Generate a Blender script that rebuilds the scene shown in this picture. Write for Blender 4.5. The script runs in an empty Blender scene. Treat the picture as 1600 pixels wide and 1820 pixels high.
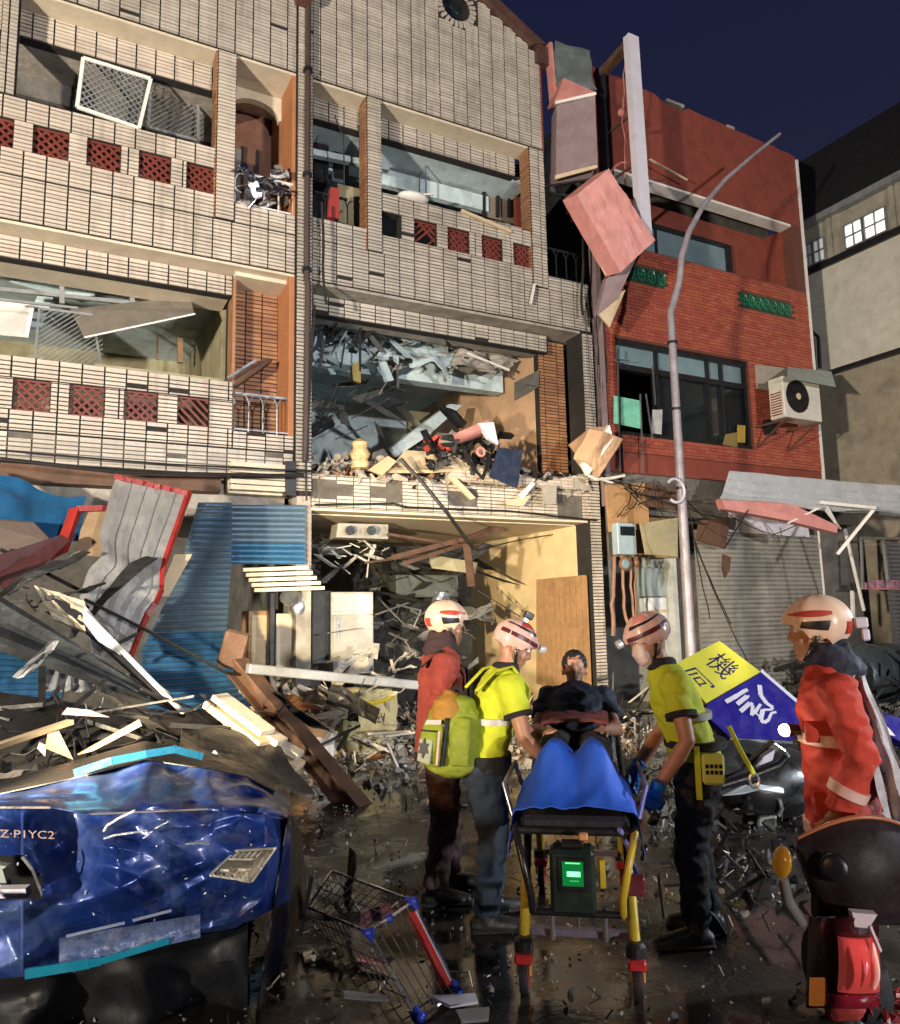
import bpy, bmesh, math, random
import numpy as np
from mathutils import Vector, Matrix, Quaternion, noise as mnoise
random.seed(7)
S = bpy.context.scene
COL = S.collection
R = math.radians

# ------------------------------------------------------------------ camera
F_PX, IW, IH = 1358.33, 1600.0, 1820.0
YAW, PITCH, ROLL = R(27.729), R(7.563), R(-1.147)
CAM = Vector((0.0, -9.8555, 1.7))
_f = Vector((math.sin(YAW) * math.cos(PITCH), math.cos(YAW) * math.cos(PITCH), math.sin(PITCH)))
_r0 = Vector((math.cos(YAW), -math.sin(YAW), 0)); _u0 = _r0.cross(_f)
CR = math.cos(ROLL) * _r0 + math.sin(ROLL) * _u0
CU = -math.sin(ROLL) * _r0 + math.cos(ROLL) * _u0
CF = _f
cd = bpy.data.cameras.new('camera'); cam = bpy.data.objects.new('camera', cd); COL.objects.link(cam)
cam.matrix_world = Matrix(((CR.x, CU.x, -CF.x, CAM.x), (CR.y, CU.y, -CF.y, CAM.y), (CR.z, CU.z, -CF.z, CAM.z), (0, 0, 0, 1)))
cd.sensor_fit = 'HORIZONTAL'; cd.sensor_width = 36; cd.lens = 36 * F_PX / IW
cd.clip_start = 0.05; cd.clip_end = 900
S.camera = cam

# ------------------------------------------------------------------ world, lamps, exposure
W = bpy.data.worlds.new('World'); S.world = W; W.use_nodes = True
nt = W.node_tree; nt.nodes.clear()
wo = nt.nodes.new('ShaderNodeOutputWorld'); bg = nt.nodes.new('ShaderNodeBackground')
sky = nt.nodes.new('ShaderNodeTexSky'); sky.sky_type = 'NISHITA'; sky.sun_disc = False
sky.sun_elevation = R(-4.0); sky.sun_rotation = R(250)
mixc = nt.nodes.new('ShaderNodeMix'); mixc.data_type = 'RGBA'; mixc.blend_type = 'ADD'
mixc.inputs[0].default_value = 1.0
tint = nt.nodes.new('ShaderNodeMix'); tint.data_type = 'RGBA'; tint.blend_type = 'MULTIPLY'; tint.inputs[0].default_value = 1.0
tint.inputs[7].default_value = (0.12, 0.12, 0.14, 1)
nt.links.new(sky.outputs[0], tint.inputs[6]); nt.links.new(tint.outputs[2], mixc.inputs[6])
geo = nt.nodes.new('ShaderNodeTexCoord'); sep = nt.nodes.new('ShaderNodeSeparateXYZ'); nt.links.new(geo.outputs['Generated'], sep.inputs[0])
rmp = nt.nodes.new('ShaderNodeValToRGB'); nt.links.new(sep.outputs['Z'], rmp.inputs[0])
rmp.color_ramp.elements[0].position = 0.0; rmp.color_ramp.elements[0].color = (0.24, 0.25, 0.52, 1)
rmp.color_ramp.elements[1].position = 0.75; rmp.color_ramp.elements[1].color = (0.085, 0.105, 0.36, 1)
nt.links.new(rmp.outputs[0], mixc.inputs[7])
nt.links.new(mixc.outputs[2], bg.inputs[0]); bg.inputs[1].default_value = 0.10
nt.links.new(bg.outputs[0], wo.inputs[0])
S.view_settings.view_transform = 'Standard'; S.view_settings.look = 'None'
S.view_settings.exposure = 0.0; S.view_settings.gamma = 1.0; S.view_settings.use_curve_mapping = False
S.cycles.max_bounces = 5; S.cycles.diffuse_bounces = 3; S.cycles.glossy_bounces = 3; S.cycles.transmission_bounces = 4
S.cycles.use_denoising = True; S.cycles.sample_clamp_indirect = 4.0

def spot(name, loc, tgt, power, col, cone=90, blend=0.6, size=0.25):
    l = bpy.data.lights.new(name, 'SPOT'); l.energy = power; l.color = col; l.spot_size = R(cone); l.spot_blend = blend
    l.shadow_soft_size = size
    o = bpy.data.objects.new(name, l); COL.objects.link(o); o.location = loc
    o.rotation_euler = (Vector(tgt) - Vector(loc)).to_track_quat('-Z', 'Y').to_euler()
    return o
# rescue floodlights on stands in the street, behind and beside the photographer
spot('floodlight_warm', (-9.0, -10.5, 2.2), (2.6, 0, 5.0), 15500, (1.0, 0.87, 0.69), 60, 0.55, 0.3)
spot('floodlight_white', (3.0, -27.0, 3.0), (7.0, 0, 6.2), 17000, (1.0, 0.95, 0.92), 48, 0.8, 0.3)
spot('floodlight_cool', (10.0, -9.3, 3.2), (3.6, -5.0, 1.8), 1900, (0.86, 0.93, 1.0), 92, 0.8, 0.2)
spot('work_lamp_amber', (-3.8, -8.2, 2.1), (2.6, -6.4, 1.9), 560, (1.0, 0.50, 0.18), 38, 0.7, 0.12)
spot('work_lamp_shop', (-1.6, -7.2, 1.5), (6.2, 0.8, 1.5), 6800, (1.0, 0.80, 0.50), 40, 0.6, 0.12)

# ------------------------------------------------------------------ pixel of the photograph -> point of the place
def ray(px, py): return CF * F_PX + CR * (px - IW / 2) - CU * (py - IH / 2)
def PY(px, py, y=0.0):
    d = ray(px, py); return CAM + d * ((y - CAM.y) / d.y)
def PX(px, py, x):
    d = ray(px, py); return CAM + d * ((x - CAM.x) / d.x)
def PG(px, py, z=0.0):
    d = ray(px, py); return CAM + d * ((z - CAM.z) / d.z)
def PD(px, py, k): return CAM + ray(px, py) * (k / F_PX)

# ------------------------------------------------------------------ materials
MATS = {}
def mat(name, col, rough=0.6, metal=0.0, var=0.18, scale=4.0, bump=0.15, bscale=60.0, dirt=0.0, dcol=(0.05, 0.042, 0.035), island=0.0,
        emit=None, estr=0.0, coat=0.0, dscale=2.2, spec=0.5, streak=0.0, wave=None, rvar=0.15, alpha=1.0, trans=0.0):
    if name in MATS: return MATS[name]
    m = bpy.data.materials.new(name); m.use_nodes = True; n = m.node_tree.nodes; L = m.node_tree.links
    b = n['Principled BSDF']; MATS[name] = m
    tc = n.new('ShaderNodeTexCoord')
    def nz(s, det=5, rough_=0.6, vec=None):
        t = n.new('ShaderNodeTexNoise'); t.inputs['Scale'].default_value = s; t.inputs['Detail'].default_value = det
        t.inputs['Roughness'].default_value = rough_; L.new(vec or tc.outputs['Object'], t.inputs['Vector']); return t.outputs['Fac']
    def rng(x, a, c, lo, hi):
        t = n.new('ShaderNodeMapRange'); L.new(x, t.inputs[0]); t.inputs[1].default_value = a; t.inputs[2].default_value = c
        t.inputs[3].default_value = lo; t.inputs[4].default_value = hi; return t.outputs[0]
    def mix(mode, fac, A, B):
        t = n.new('ShaderNodeMix'); t.data_type = 'RGBA'; t.blend_type = mode
        for i, v in ((0, fac), (6, A), (7, B)):
            if hasattr(v, 'is_output'): L.new(v, t.inputs[i])
            elif i == 0: t.inputs[0].default_value = v
            else: t.inputs[i].default_value = (*v, 1) if len(v) == 3 else v
        return t.outputs[2]
    def grey(x):
        t = n.new('ShaderNodeCombineColor')
        for i in range(3): L.new(x, t.inputs[i])
        return t.outputs[0]
    c = (*col, 1)
    f1 = nz(scale, 6, 0.65)
    cur = mix('MULTIPLY', 1.0, c, grey(rng(f1, 0.3, 0.7, 1 - var, 1 + var)))
    if island:
        g = n.new('ShaderNodeNewGeometry'); oi = n.new('ShaderNodeObjectInfo')
        ad = n.new('ShaderNodeMath'); ad.operation = 'ADD'; L.new(g.outputs['Random Per Island'], ad.inputs[0]); L.new(oi.outputs['Random'], ad.inputs[1])
        fr = n.new('ShaderNodeMath'); fr.operation = 'FRACT'; L.new(ad.outputs[0], fr.inputs[0])
        cur = mix('MULTIPLY', 1.0, cur, grey(rng(fr.outputs[0], 0, 1, 1 - island, 1 + island * 0.6)))
        hs = n.new('ShaderNodeHueSaturation'); L.new(cur, hs.inputs['Color'])
        L.new(rng(fr.outputs[0], 0, 1, 0.5 - island * 0.04, 0.5 + island * 0.04), hs.inputs['Hue']); cur = hs.outputs[0]
    if streak:
        mp = n.new('ShaderNodeMapping'); L.new(tc.outputs['Object'], mp.inputs[0]); mp.inputs['Scale'].default_value = (6, 6, 0.5)
        s = nz(1.6, 5, 0.7, mp.outputs[0]); cur = mix('MIX', rng(s, 0.5, 0.75, 0, streak), cur, (*dcol, 1))
    if dirt:
        d = nz(dscale, 8, 0.7); cur = mix('MIX', rng(d, 0.48, 0.68, 0, dirt), cur, (*dcol, 1))
    L.new(cur, b.inputs['Base Color'])
    L.new(rng(nz(scale * 2.3, 5), 0.3, 0.7, max(0.02, rough - rvar), min(1, rough + rvar)), b.inputs['Roughness'])
    b.inputs['Metallic'].default_value = metal; b.inputs['Specular IOR Level'].default_value = spec
    if coat: b.inputs['Coat Weight'].default_value = coat; b.inputs['Coat Roughness'].default_value = 0.12
    if bump:
        bp = n.new('ShaderNodeBump'); bp.inputs['Strength'].default_value = bump; bp.inputs['Distance'].default_value = 0.02
        L.new(nz(bscale, 6, 0.6), bp.inputs['Height']); L.new(bp.outputs[0], b.inputs['Normal'])
    if emit: b.inputs['Emission Color'].default_value = (*emit, 1); b.inputs['Emission Strength'].default_value = estr
    if trans: b.inputs['Transmission Weight'].default_value = trans
    return m

M_TILE = mat('cream_tile', (0.56, 0.485, 0.41), 0.36, var=0.12, scale=1.6, bump=0.05, bscale=30, island=0.12, dirt=0.35, dcol=(0.15, 0.115, 0.085), dscale=1.1, streak=0.45)
M_TILE2 = mat('greyed_tile', (0.47, 0.425, 0.37), 0.4, var=0.14, scale=1.6, bump=0.05, bscale=30, island=0.14, dirt=0.45, dcol=(0.11, 0.09, 0.07), dscale=1.0, streak=0.45)
M_TILEO = mat('orange_brown_tile', (0.33, 0.16, 0.08), 0.45, island=0.2, bump=0.05, dirt=0.4, dcol=(0.10, 0.06, 0.04))
M_GROUT = mat('dark_mortar', (0.018, 0.015, 0.014), 0.9, bump=0.4, bscale=80, var=0.3)
M_GROUT2 = mat('exposed_render', (0.11, 0.098, 0.085), 0.9, bump=0.6, bscale=30, var=0.4, dirt=.4)
M_PLAS = mat('cream_plaster', (0.60, 0.52, 0.40), 0.8, var=0.10, bump=0.25, bscale=25, dirt=0.25, dcol=(0.28, 0.23, 0.16))
M_ORANGE = mat('orange_paint', (0.40, 0.165, 0.07), 0.7, var=0.12, bump=0.2, bscale=30, dirt=0.3, dcol=(0.2, 0.09, 0.05))
M_PEACH = mat('peach_paint', (0.52, 0.33, 0.20), 0.75, var=0.12, bump=0.2, bscale=30, dirt=0.3, dcol=(0.3, 0.22, 0.13))
M_CREAMW = mat('warm_cream_paint', (0.62, 0.48, 0.27), 0.75, var=0.10, bump=0.2, bscale=30, dirt=0.25, dcol=(0.34, 0.25, 0.13))
M_BLUEW = mat('cool_lit_blue_paint', (0.50, 0.61, 0.64), 0.8, var=0.15, bump=0.3, bscale=20, dirt=0.5, dcol=(0.09, 0.11, 0.12))  # pale interior paint with the cool light indoors tinted into its colour
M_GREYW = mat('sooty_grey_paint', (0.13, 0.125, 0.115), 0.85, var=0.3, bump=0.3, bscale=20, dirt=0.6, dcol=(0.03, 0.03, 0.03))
M_OLIVE = mat('olive_paint', (0.30, 0.27, 0.17), 0.8, var=0.2, bump=0.3, bscale=20, dirt=0.5, dcol=(0.08, 0.075, 0.05))
M_CONC = mat('broken_concrete', (0.33, 0.30, 0.26), 0.9, var=0.3, bump=0.7, bscale=18, dirt=0.4)
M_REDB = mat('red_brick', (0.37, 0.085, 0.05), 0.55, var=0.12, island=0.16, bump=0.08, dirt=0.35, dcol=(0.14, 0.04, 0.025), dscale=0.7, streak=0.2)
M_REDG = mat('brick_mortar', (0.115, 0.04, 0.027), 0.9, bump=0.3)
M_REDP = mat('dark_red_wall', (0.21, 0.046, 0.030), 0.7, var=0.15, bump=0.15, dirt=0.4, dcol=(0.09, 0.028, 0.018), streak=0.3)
M_LATT = mat('red_glazed_lattice', (0.15, 0.034, 0.026), 0.4, var=0.2)
M_WHITE = mat('white_paint', (0.72, 0.70, 0.66), 0.5, var=0.1, dirt=0.3, dcol=(0.3, 0.27, 0.22))
M_DKMET = mat('dark_metal', (0.035, 0.035, 0.04), 0.4, 0.6, var=0.25, bump=0.1)
M_GALV = mat('galvanised_metal', (0.42, 0.44, 0.46), 0.35, 0.85, var=0.15, bump=0.12, bscale=25, dirt=0.3, dcol=(0.14, 0.13, 0.12))
M_STEEL = mat('grey_painted_steel', (0.27, 0.28, 0.29), 0.45, 0.3, var=0.2, bump=0.15, dirt=0.4)
M_RUST = mat('rusty_brown_metal', (0.13, 0.07, 0.045), 0.7, 0.3, var=0.3, bump=0.3, dirt=0.4)
M_BLACK = mat('black_plastic', (0.012, 0.012, 0.013), 0.35, var=0.3, bump=0.1)
M_RUB = mat('black_rubber', (0.014, 0.014, 0.014), 0.7, var=0.3, bump=0.2)
M_GLASSD = mat('dark_window_glass', (0.012, 0.016, 0.02), 0.06, var=0.3, bump=0.03, bscale=3, spec=0.9, rvar=0.03)
M_GLASSB = mat('pale_reflecting_glass', (0.17, 0.25, 0.28), 0.10, var=0.25, scale=1.2, bump=0.04, bscale=3, spec=0.8, rvar=0.05)
M_WOOD = mat('brown_wood', (0.36, 0.21, 0.10), 0.6, var=0.2, scale=9, bump=0.2, dirt=0.3)
M_PLY = mat('pale_board', (0.55, 0.44, 0.29), 0.75, var=0.15, bump=0.25, dirt=0.35, dcol=(0.25, 0.19, 0.12))
M_BLUESH = mat('blue_shutter_paint', (0.028, 0.115, 0.235), 0.38, 0.25, var=0.25, scale=1.5, bump=0.1, dirt=0.35, dcol=(0.05, 0.08, 0.11), streak=0.3)
M_BLUEGREY = mat('faded_blue_shutter_paint', (0.085, 0.145, 0.21), 0.42, 0.25, var=0.25, scale=1.5, bump=0.1, dirt=0.4, dcol=(0.07, 0.08, 0.09), streak=0.3)
M_SHUT = mat('grey_shutter', (0.44, 0.43, 0.40), 0.42, 0.45, var=0.2, scale=1.2, bump=0.1, dirt=0.35, dcol=(0.10, 0.095, 0.08), streak=0.3)
M_RED = mat('red_trim_paint', (0.30, 0.02, 0.016), 0.4, var=0.3, scale=8, dirt=0.5, dcol=(.12,.05,.04), dscale=6)
M_PINK = mat('pink_panel', (0.52, 0.22, 0.20), 0.5, var=0.2, scale=2.5, bump=0.15, streak=.4, dirt=0.5, dcol=(0.33, 0.12, 0.11))
M_MAUVE = mat('mauve_panel', (0.23, 0.17, 0.18), 0.5, var=0.15, bump=0.08, dirt=0.3, dcol=(0.12, 0.08, 0.08))
M_SIGNW = mat('pale_lilac_panel', (0.60, 0.58, 0.66), 0.5, var=0.08, bump=0.06, dirt=0.2, dcol=(0.35, 0.33, 0.38))
M_CABLE = mat('black_cable', (0.012, 0.011, 0.010), 0.6)
M_CHAR = mat('charred_sheet', (0.022, 0.020, 0.019), 0.55, 0.0, var=0.4, bump=0.3, bscale=25, dirt=0.4, dcol=(0.015, 0.013, 0.012))

# ------------------------------------------------------------------ mesh building
def wloc(o):
    v = Vector((0, 0, 0))
    while o is not None: v = v + o.location; o = o.parent
    return v
class MB:
    def __init__(s): s.v = []; s.f = []
    def add(s, vs, fs):
        k = len(s.v); s.v += [tuple(v) for v in vs]; s.f += [tuple(k + i for i in f) for f in fs]; return s
    def hexa(s, p):  # 8 corners: bottom 0-3 ring, top 4-7 ring
        return s.add(p, [(3, 2, 1, 0), (4, 5, 6, 7), (0, 1, 5, 4), (1, 2, 6, 5), (2, 3, 7, 6), (3, 0, 4, 7)])
    def box(s, x0, x1, y0, y1, z0, z1):
        return s.hexa([(x0, y0, z0), (x1, y0, z0), (x1, y1, z0), (x0, y1, z0), (x0, y0, z1), (x1, y0, z1), (x1, y1, z1), (x0, y1, z1)])
    def obox(s, c, a, b, d):  # centre and three half-axis vectors
        c, a, b, d = Vector(c), Vector(a), Vector(b), Vector(d)
        return s.hexa([c - a - b - d, c + a - b - d, c + a + b - d, c - a + b - d, c - a - b + d, c + a - b + d, c + a + b + d, c - a + b + d])
    def rbox(s, c, dims, rot):
        m = rot.to_matrix() if hasattr(rot, 'to_matrix') else rot
        return s.obox(c, m @ Vector((dims[0] / 2, 0, 0)), m @ Vector((0, dims[1] / 2, 0)), m @ Vector((0, 0, dims[2] / 2)))
    def bar(s, p, q, w, h=None, up=(0, 0, 1)):
        p, q = Vector(p), Vector(q); h = w if h is None else h; d = (q - p)
        if d.length < 1e-6: return s
        dn = d.normalized(); u = Vector(up)
        if abs(dn.dot(u)) > 0.95: u = Vector((1, 0, 0))
        a = dn.cross(u).normalized(); b = a.cross(dn)
        return s.obox((p + q) / 2, d / 2, a * w / 2, b * h / 2)
    def tube(s, pts, r, n=8, cap=True):
        pts = [Vector(p) for p in pts]; N = len(pts); rs = r if hasattr(r, '__len__') else [r] * N
        rings = []; a = None
        for i, p in enumerate(pts):
            t = (pts[min(i + 1, N - 1)] - pts[max(i - 1, 0)]).normalized()
            if a is None:
                a = t.cross(Vector((0, 0, 1)));
                if a.length < 0.05: a = t.cross(Vector((1, 0, 0)))
            a = (a - t * a.dot(t)).normalized(); b = t.cross(a)
            rings.append([p + (a * math.cos(2 * math.pi * k / n) + b * math.sin(2 * math.pi * k / n)) * rs[i] for k in range(n)])
        vs = [v for rg in rings for v in rg]; fs = []
        for i in range(N - 1):
            for k in range(n): fs.append((i * n + k, i * n + (k + 1) % n, (i + 1) * n + (k + 1) % n, (i + 1) * n + k))
        if cap: fs.append(tuple(range(n - 1, -1, -1))); fs.append(tuple((N - 1) * n + k for k in range(n)))
        return s.add(vs, fs)
    def prism(s, poly, thick):  # planar-ish polygon extruded by vector
        poly = [Vector(p) for p in poly]; t = Vector(thick); n = len(poly)
        return s.add(poly + [p + t for p in poly], [tuple(range(n - 1, -1, -1)), tuple(range(n, 2 * n))] + [(i, (i + 1) % n, n + (i + 1) % n, n + i) for i in range(n)])
    def sheet(s, c4, nu, nv, disp=None, thick=0.004, mask=None):
        # bilinear patch c4 = (00, 10, 11, 01), displaced along its normal, with real thickness
        A, B, C, D = [Vector(p) for p in c4]; nrm = ((B - A).cross(D - A) + (C - B).cross(C - D)).normalized()
        top = []
        for j in range(nv + 1):
            for i in range(nu + 1):
                u, v = i / nu, j / nv
                p = (A * (1 - u) + B * u) * (1 - v) + (D * (1 - u) + C * u) * v
                if disp:
                    d = disp(u, v)
                    p = p + (nrm * d if not isinstance(d, Vector) else d)
                top.append(p)
        return s.grid(top, nu, nv, nrm * thick, mask)
    def grid(s, top, nu, nv, off, mask=None):
        n = len(top); vs = top + [p - off for p in top]; fs = []; edge = {}
        for j in range(nv):
            for i in range(nu):
                if mask and not mask((i + .5) / nu, (j + .5) / nv): continue
                a = j * (nu + 1) + i; q = (a, a + 1, a + nu + 2, a + nu + 1)
                fs.append(q); fs.append(tuple(n + k for k in reversed(q)))
                for e in range(4):
                    k = (q[e], q[(e + 1) % 4])
                    if (k[1], k[0]) in edge: del edge[(k[1], k[0])]
                    else: edge[k] = 1
        for (a, b) in edge: fs.append((b, a, n + a, n + b))
        return s.add(vs, fs)
    def ball(s, c, r, nu=12, nv=8, M=None):
        c = Vector(c); r = r if hasattr(r, '__len__') else (r, r, r); vs = []; fs = []
        for j in range(nv + 1):
            th = math.pi * j / nv
            for i in range(nu):
                ph = 2 * math.pi * i / nu
                p = Vector((r[0] * math.sin(th) * math.cos(ph), r[1] * math.sin(th) * math.sin(ph), r[2] * math.cos(th)))
                vs.append(c + (M @ p if M else p))
        for j in range(nv):
            for i in range(nu): fs.append((j * nu + i, (j + 1) * nu + i, (j + 1) * nu + (i + 1) % nu, j * nu + (i + 1) % nu))
        return s.add(vs, fs)
    def lathe(s, c, prof, n=20, axis=(0, 0, 1)):
        c = Vector(c); q = Vector((0, 0, 1)).rotation_difference(Vector(axis)); vs = []; fs = []
        for (r, z) in prof:
            for k in range(n): vs.append(c + q @ Vector((r * math.cos(2 * math.pi * k / n), r * math.sin(2 * math.pi * k / n), z)))
        for j in range(len(prof) - 1):
            for k in range(n): fs.append((j * n + k, j * n + (k + 1) % n, (j + 1) * n + (k + 1) % n, (j + 1) * n + k))
        fs.append(tuple(range(n - 1, -1, -1))); fs.append(tuple((len(prof) - 1) * n + k for k in range(n)))
        return s.add(vs, fs)
    def build(s, name, m, parent=None, smooth=False, tags=None, bevel=0.0):
        me = bpy.data.meshes.new(name); off = wloc(parent) if parent else Vector((0, 0, 0))
        base = off
        if parent is None and s.v:
            A = np.array(s.v); base = Vector(((A[:, 0].min() + A[:, 0].max()) / 2, (A[:, 1].min() + A[:, 1].max()) / 2, A[:, 2].min()))
        me.from_pydata([(v[0] - base.x, v[1] - base.y, v[2] - base.z) for v in s.v], [], s.f)
        bm = bmesh.new(); bm.from_mesh(me); bmesh.ops.remove_doubles(bm, verts=bm.verts, dist=1e-5) if smooth else None
        bmesh.ops.recalc_face_normals(bm, faces=bm.faces)
        if bevel: bmesh.ops.bevel(bm, geom=bm.edges[:], offset=bevel, segments=1, affect='EDGES', clamp_overlap=True)
        bm.to_mesh(me); bm.free()
        me.materials.append(m)
        if smooth: me.polygons.foreach_set('use_smooth', [True] * len(me.polygons))
        o = bpy.data.objects.new(name, me); COL.objects.link(o)
        if parent is None: o.location = base
        else: o.parent = parent
        if smooth:
            try: me.set_sharp_from_angle(angle=R(50))
            except Exception: pass
        if tags: tag(o, **tags)
        return o
def tag(o, label=None, cat=None, group=None, kind=None):
    if label: o['label'] = label
    if cat: o['category'] = cat
    if group: o['group'] = group
    if kind: o['kind'] = kind
    return o
def empty(name, loc, label, cat, group=None):
    o = bpy.data.objects.new(name, None); COL.objects.link(o); o.location = loc; o.empty_display_size = 0.2
    return tag(o, label, cat, group)
def noise3(p, s=1.0): return mnoise.noise(Vector(p) * s)
def sag(p, q, d, n=14, j=0.0, seed=0):
    p, q = Vector(p), Vector(q); out = []
    for i in range(n + 1):
        t = i / n; v = p.lerp(q, t) - Vector((0, 0, d * 4 * t * (1 - t)))
        if j: v += Vector((noise3((t * 4, seed, 1)), noise3((t * 4, seed, 7)), noise3((t * 4, seed, 13)))) * j
        out.append(v)
    return out
UNIT = {}
def unit_mesh(m):  # shared 1 x 1 x 1 piece, open at the back
    if m.name in UNIT: return UNIT[m.name]
    me = bpy.data.meshes.new('piece'); v = [(x, y, z) for z in (-.5, .5) for (x, y) in ((-.5, -.5), (.5, -.5), (.5, .5), (-.5, .5))]
    me.from_pydata(v, [], [(0, 1, 5, 4), (1, 2, 6, 5), (3, 0, 4, 7), (4, 5, 6, 7), (3, 2, 1, 0)]); me.materials.append(m); UNIT[m.name] = me
    return me
def piece(name, m, parent, c, U, N, V, du, dn, dv):
    o = bpy.data.objects.new(name, unit_mesh(m)); COL.objects.link(o); o.parent = parent
    U, N, V = Vector(U) * du, -Vector(N) * dn, Vector(V) * dv; c = Vector(c) - wloc(parent)
    o.matrix_local = Matrix(((U.x, N.x, V.x, c.x), (U.y, N.y, V.y, c.y), (U.z, N.z, V.z, c.z), (0, 0, 0, 1)))
    return o
class Tiles:
    """tiles or bricks of one house: the nearest become parts, the rest one joined part"""
    def __init__(s, house, name): s.h = house; s.name = name; s.t = []
    def face(s, O, U, N, w, h, m, tu=0.245, tv=0.052, ju=0.019, jv=0.015, th=0.02, mask=None, lose=0.001, bond=0.0):
        O, U, N = Vector(O), Vector(U).normalized(), Vector(N).normalized(); V = Vector((0, 0, 1))
        if abs(U.x - 1) < 1e-6 and not bond:      # one running grid over the whole front
            ex = [0.0] + [k * tu - O.x for k in range(math.floor(O.x / tu) - 1, math.ceil((O.x + w) / tu) + 2) if .045 < k * tu - O.x < w - .045] + [w]
        else:
            nu = max(1, round(w / tu)); ex = [i * w / nu for i in range(nu + 1)]
        ez = [0.0] + [k * tv - O.z for k in range(math.floor(O.z / tv) - 1, math.ceil((O.z + h) / tv) + 2) if .02 < k * tv - O.z < h - .02] + [h]
        for j in range(len(ez) - 1):
            vc, dv = (ez[j] + ez[j + 1]) / 2, ez[j + 1] - ez[j]
            row = int(round((O.z + ez[j]) / tv))
            exj = ex if not (bond and row % 2) else [0.0] + [e + bond * (ex[1] - ex[0]) for e in ex[:-1]] + [w]
            for i in range(len(exj) - 1):
                a, b_ = exj[i], min(w, exj[i + 1])
                if b_ - a < 0.03: continue
                uc = (a + b_) / 2
                if mask and not mask(O + U * uc + V * vc): continue
                if lose and random.random() < lose: continue
                tt = th + random.uniform(-.004, .004)
                s.t.append((O + U * uc + V * vc + N * (tt / 2), U, N, (b_ - a) - ju, tt, dv - jv, m))
    def finish(s, limit=290):
        def vis(t):
            d = t[0] - CAM; k = d.dot(CF)
            if k <= 0: return 1e9
            x = 800 + F_PX * d.dot(CR) / k; y = 910 - F_PX * d.dot(CU) / k
            return k if (0 < x < 1600 and 0 < y < 1820) else k + 100
        s.t.sort(key=vis)
        for t in s.t[:limit]: piece(s.name, t[6], s.h, t[0], t[1], t[2], (0, 0, 1), t[3], t[4], t[5])
        by = {}
        for t in s.t[limit:]: by.setdefault(t[6].name, []).append(t)
        for k, ts in by.items():
            mb = MB()
            for t in ts:
                c, U, N = t[0], t[1] * t[3] / 2, -t[2] * t[4] / 2; V = Vector((0, 0, t[5] / 2))
                p = [c - U - N * 1 - V, c + U - N - V, c + U + N - V, c - U + N - V, c - U - N + V, c + U - N + V, c + U + N + V, c - U + N + V]
                mb.add(p, [(0, 1, 5, 4), (1, 2, 6, 5), (3, 0, 4, 7), (4, 5, 6, 7), (3, 2, 1, 0)])
            o = mb.build(s.name, ts[0][6], s.h); o['kind'] = 'stuff'
# ================================================================== SETTING: ground
def ground_h(x, y):
    h = 0.012 * noise3((x, y, 0), 0.6) + 0.009 * noise3((x, y, 3), 3.0)
    return h
mg = mat('wet_asphalt', (0.022, 0.020, 0.018), 0.27, var=0.5, scale=0.7, bump=0.9, bscale=26, dirt=0.7, dcol=(0.065, 0.053, 0.038), dscale=2.6, rvar=0.25, spec=.6)
_n = mg.node_tree.nodes; _l = mg.node_tree.links; _b = _n['Principled BSDF']
_tc = _n.new('ShaderNodeTexCoord'); _w = _n.new('ShaderNodeTexNoise'); _w.inputs['Scale'].default_value = .75; _w.inputs['Detail'].default_value = 7; _w.inputs['Roughness'].default_value = .62; _l.new(_tc.outputs['Object'], _w.inputs['Vector'])
def _mr(a, b, lo, hi):
    t = _n.new('ShaderNodeMapRange'); _l.new(_w.outputs['Fac'], t.inputs[0]); t.inputs[1].default_value = a; t.inputs[2].default_value = b; t.inputs[3].default_value = lo; t.inputs[4].default_value = hi; return t.outputs[0]
_l.new(_mr(.52, .60, .05, .42), _b.inputs['Roughness'])           # standing water where the street is low
for nd in _n:
    if nd.type == 'BUMP': _l.new(_mr(.52, .60, .05, .9), nd.inputs['Strength'])
G = MB(); nx, ny = 240, 150; top = []
for j in range(ny + 1):
    for i in range(nx + 1):
        x, y = -6 + 24 * i / nx, -13 + 13 * j / ny
        top.append(Vector((x, y, ground_h(x, y))))
G.grid(top, nx, ny, Vector((0, 0, 0.05)))
road = G.build('road', mg, smooth=True); road['kind'] = 'structure'
gf = MB(); gf.box(-300, 300, -300, 300, -0.5, -0.06)
gr = gf.build('ground', mat('far_asphalt', (0.04, 0.038, 0.035), 0.8)); gr['kind'] = 'structure'

# ================================================================== cream tiled houses
def zmask_gable(p):  # below the right slope of the gable of the middle house, outside the round window
    x, z = p.x, p.z
    lim = 11.32 + (11.79 - 11.32) / (6.84 - 5.9) * (6.84 - x) if x > 5.47 else 12.0 - (5.47 - x) * 0.5
    if z > lim: return False
    return (x - 5.47) ** 2 + (z - 11.50) ** 2 > 0.37 ** 2
LAT = 0.375
def hole_mask(xs, zc):
    def f(p):
        return not any(abs(p.x - x) < LAT / 2 + 0.02 and abs(p.z - zc) < LAT / 2 + 0.015 for x in xs)
    return f
def wall_with_holes(mb, x0, x1, z0, z1, xs, zc, y0=0.0, y1=0.16):
    h = LAT / 2
    mb.box(x0, x1, y0, y1, z0, zc - h); mb.box(x0, x1, y0, y1, zc + h, z1)
    c = x0
    for x in sorted(xs):
        if x - h > c: mb.box(c, x - h, y0, y1, zc - h, zc + h)
        c = max(c, x + h)
    if c < x1: mb.box(c, x1, y0, y1, zc - h, zc + h)
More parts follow.
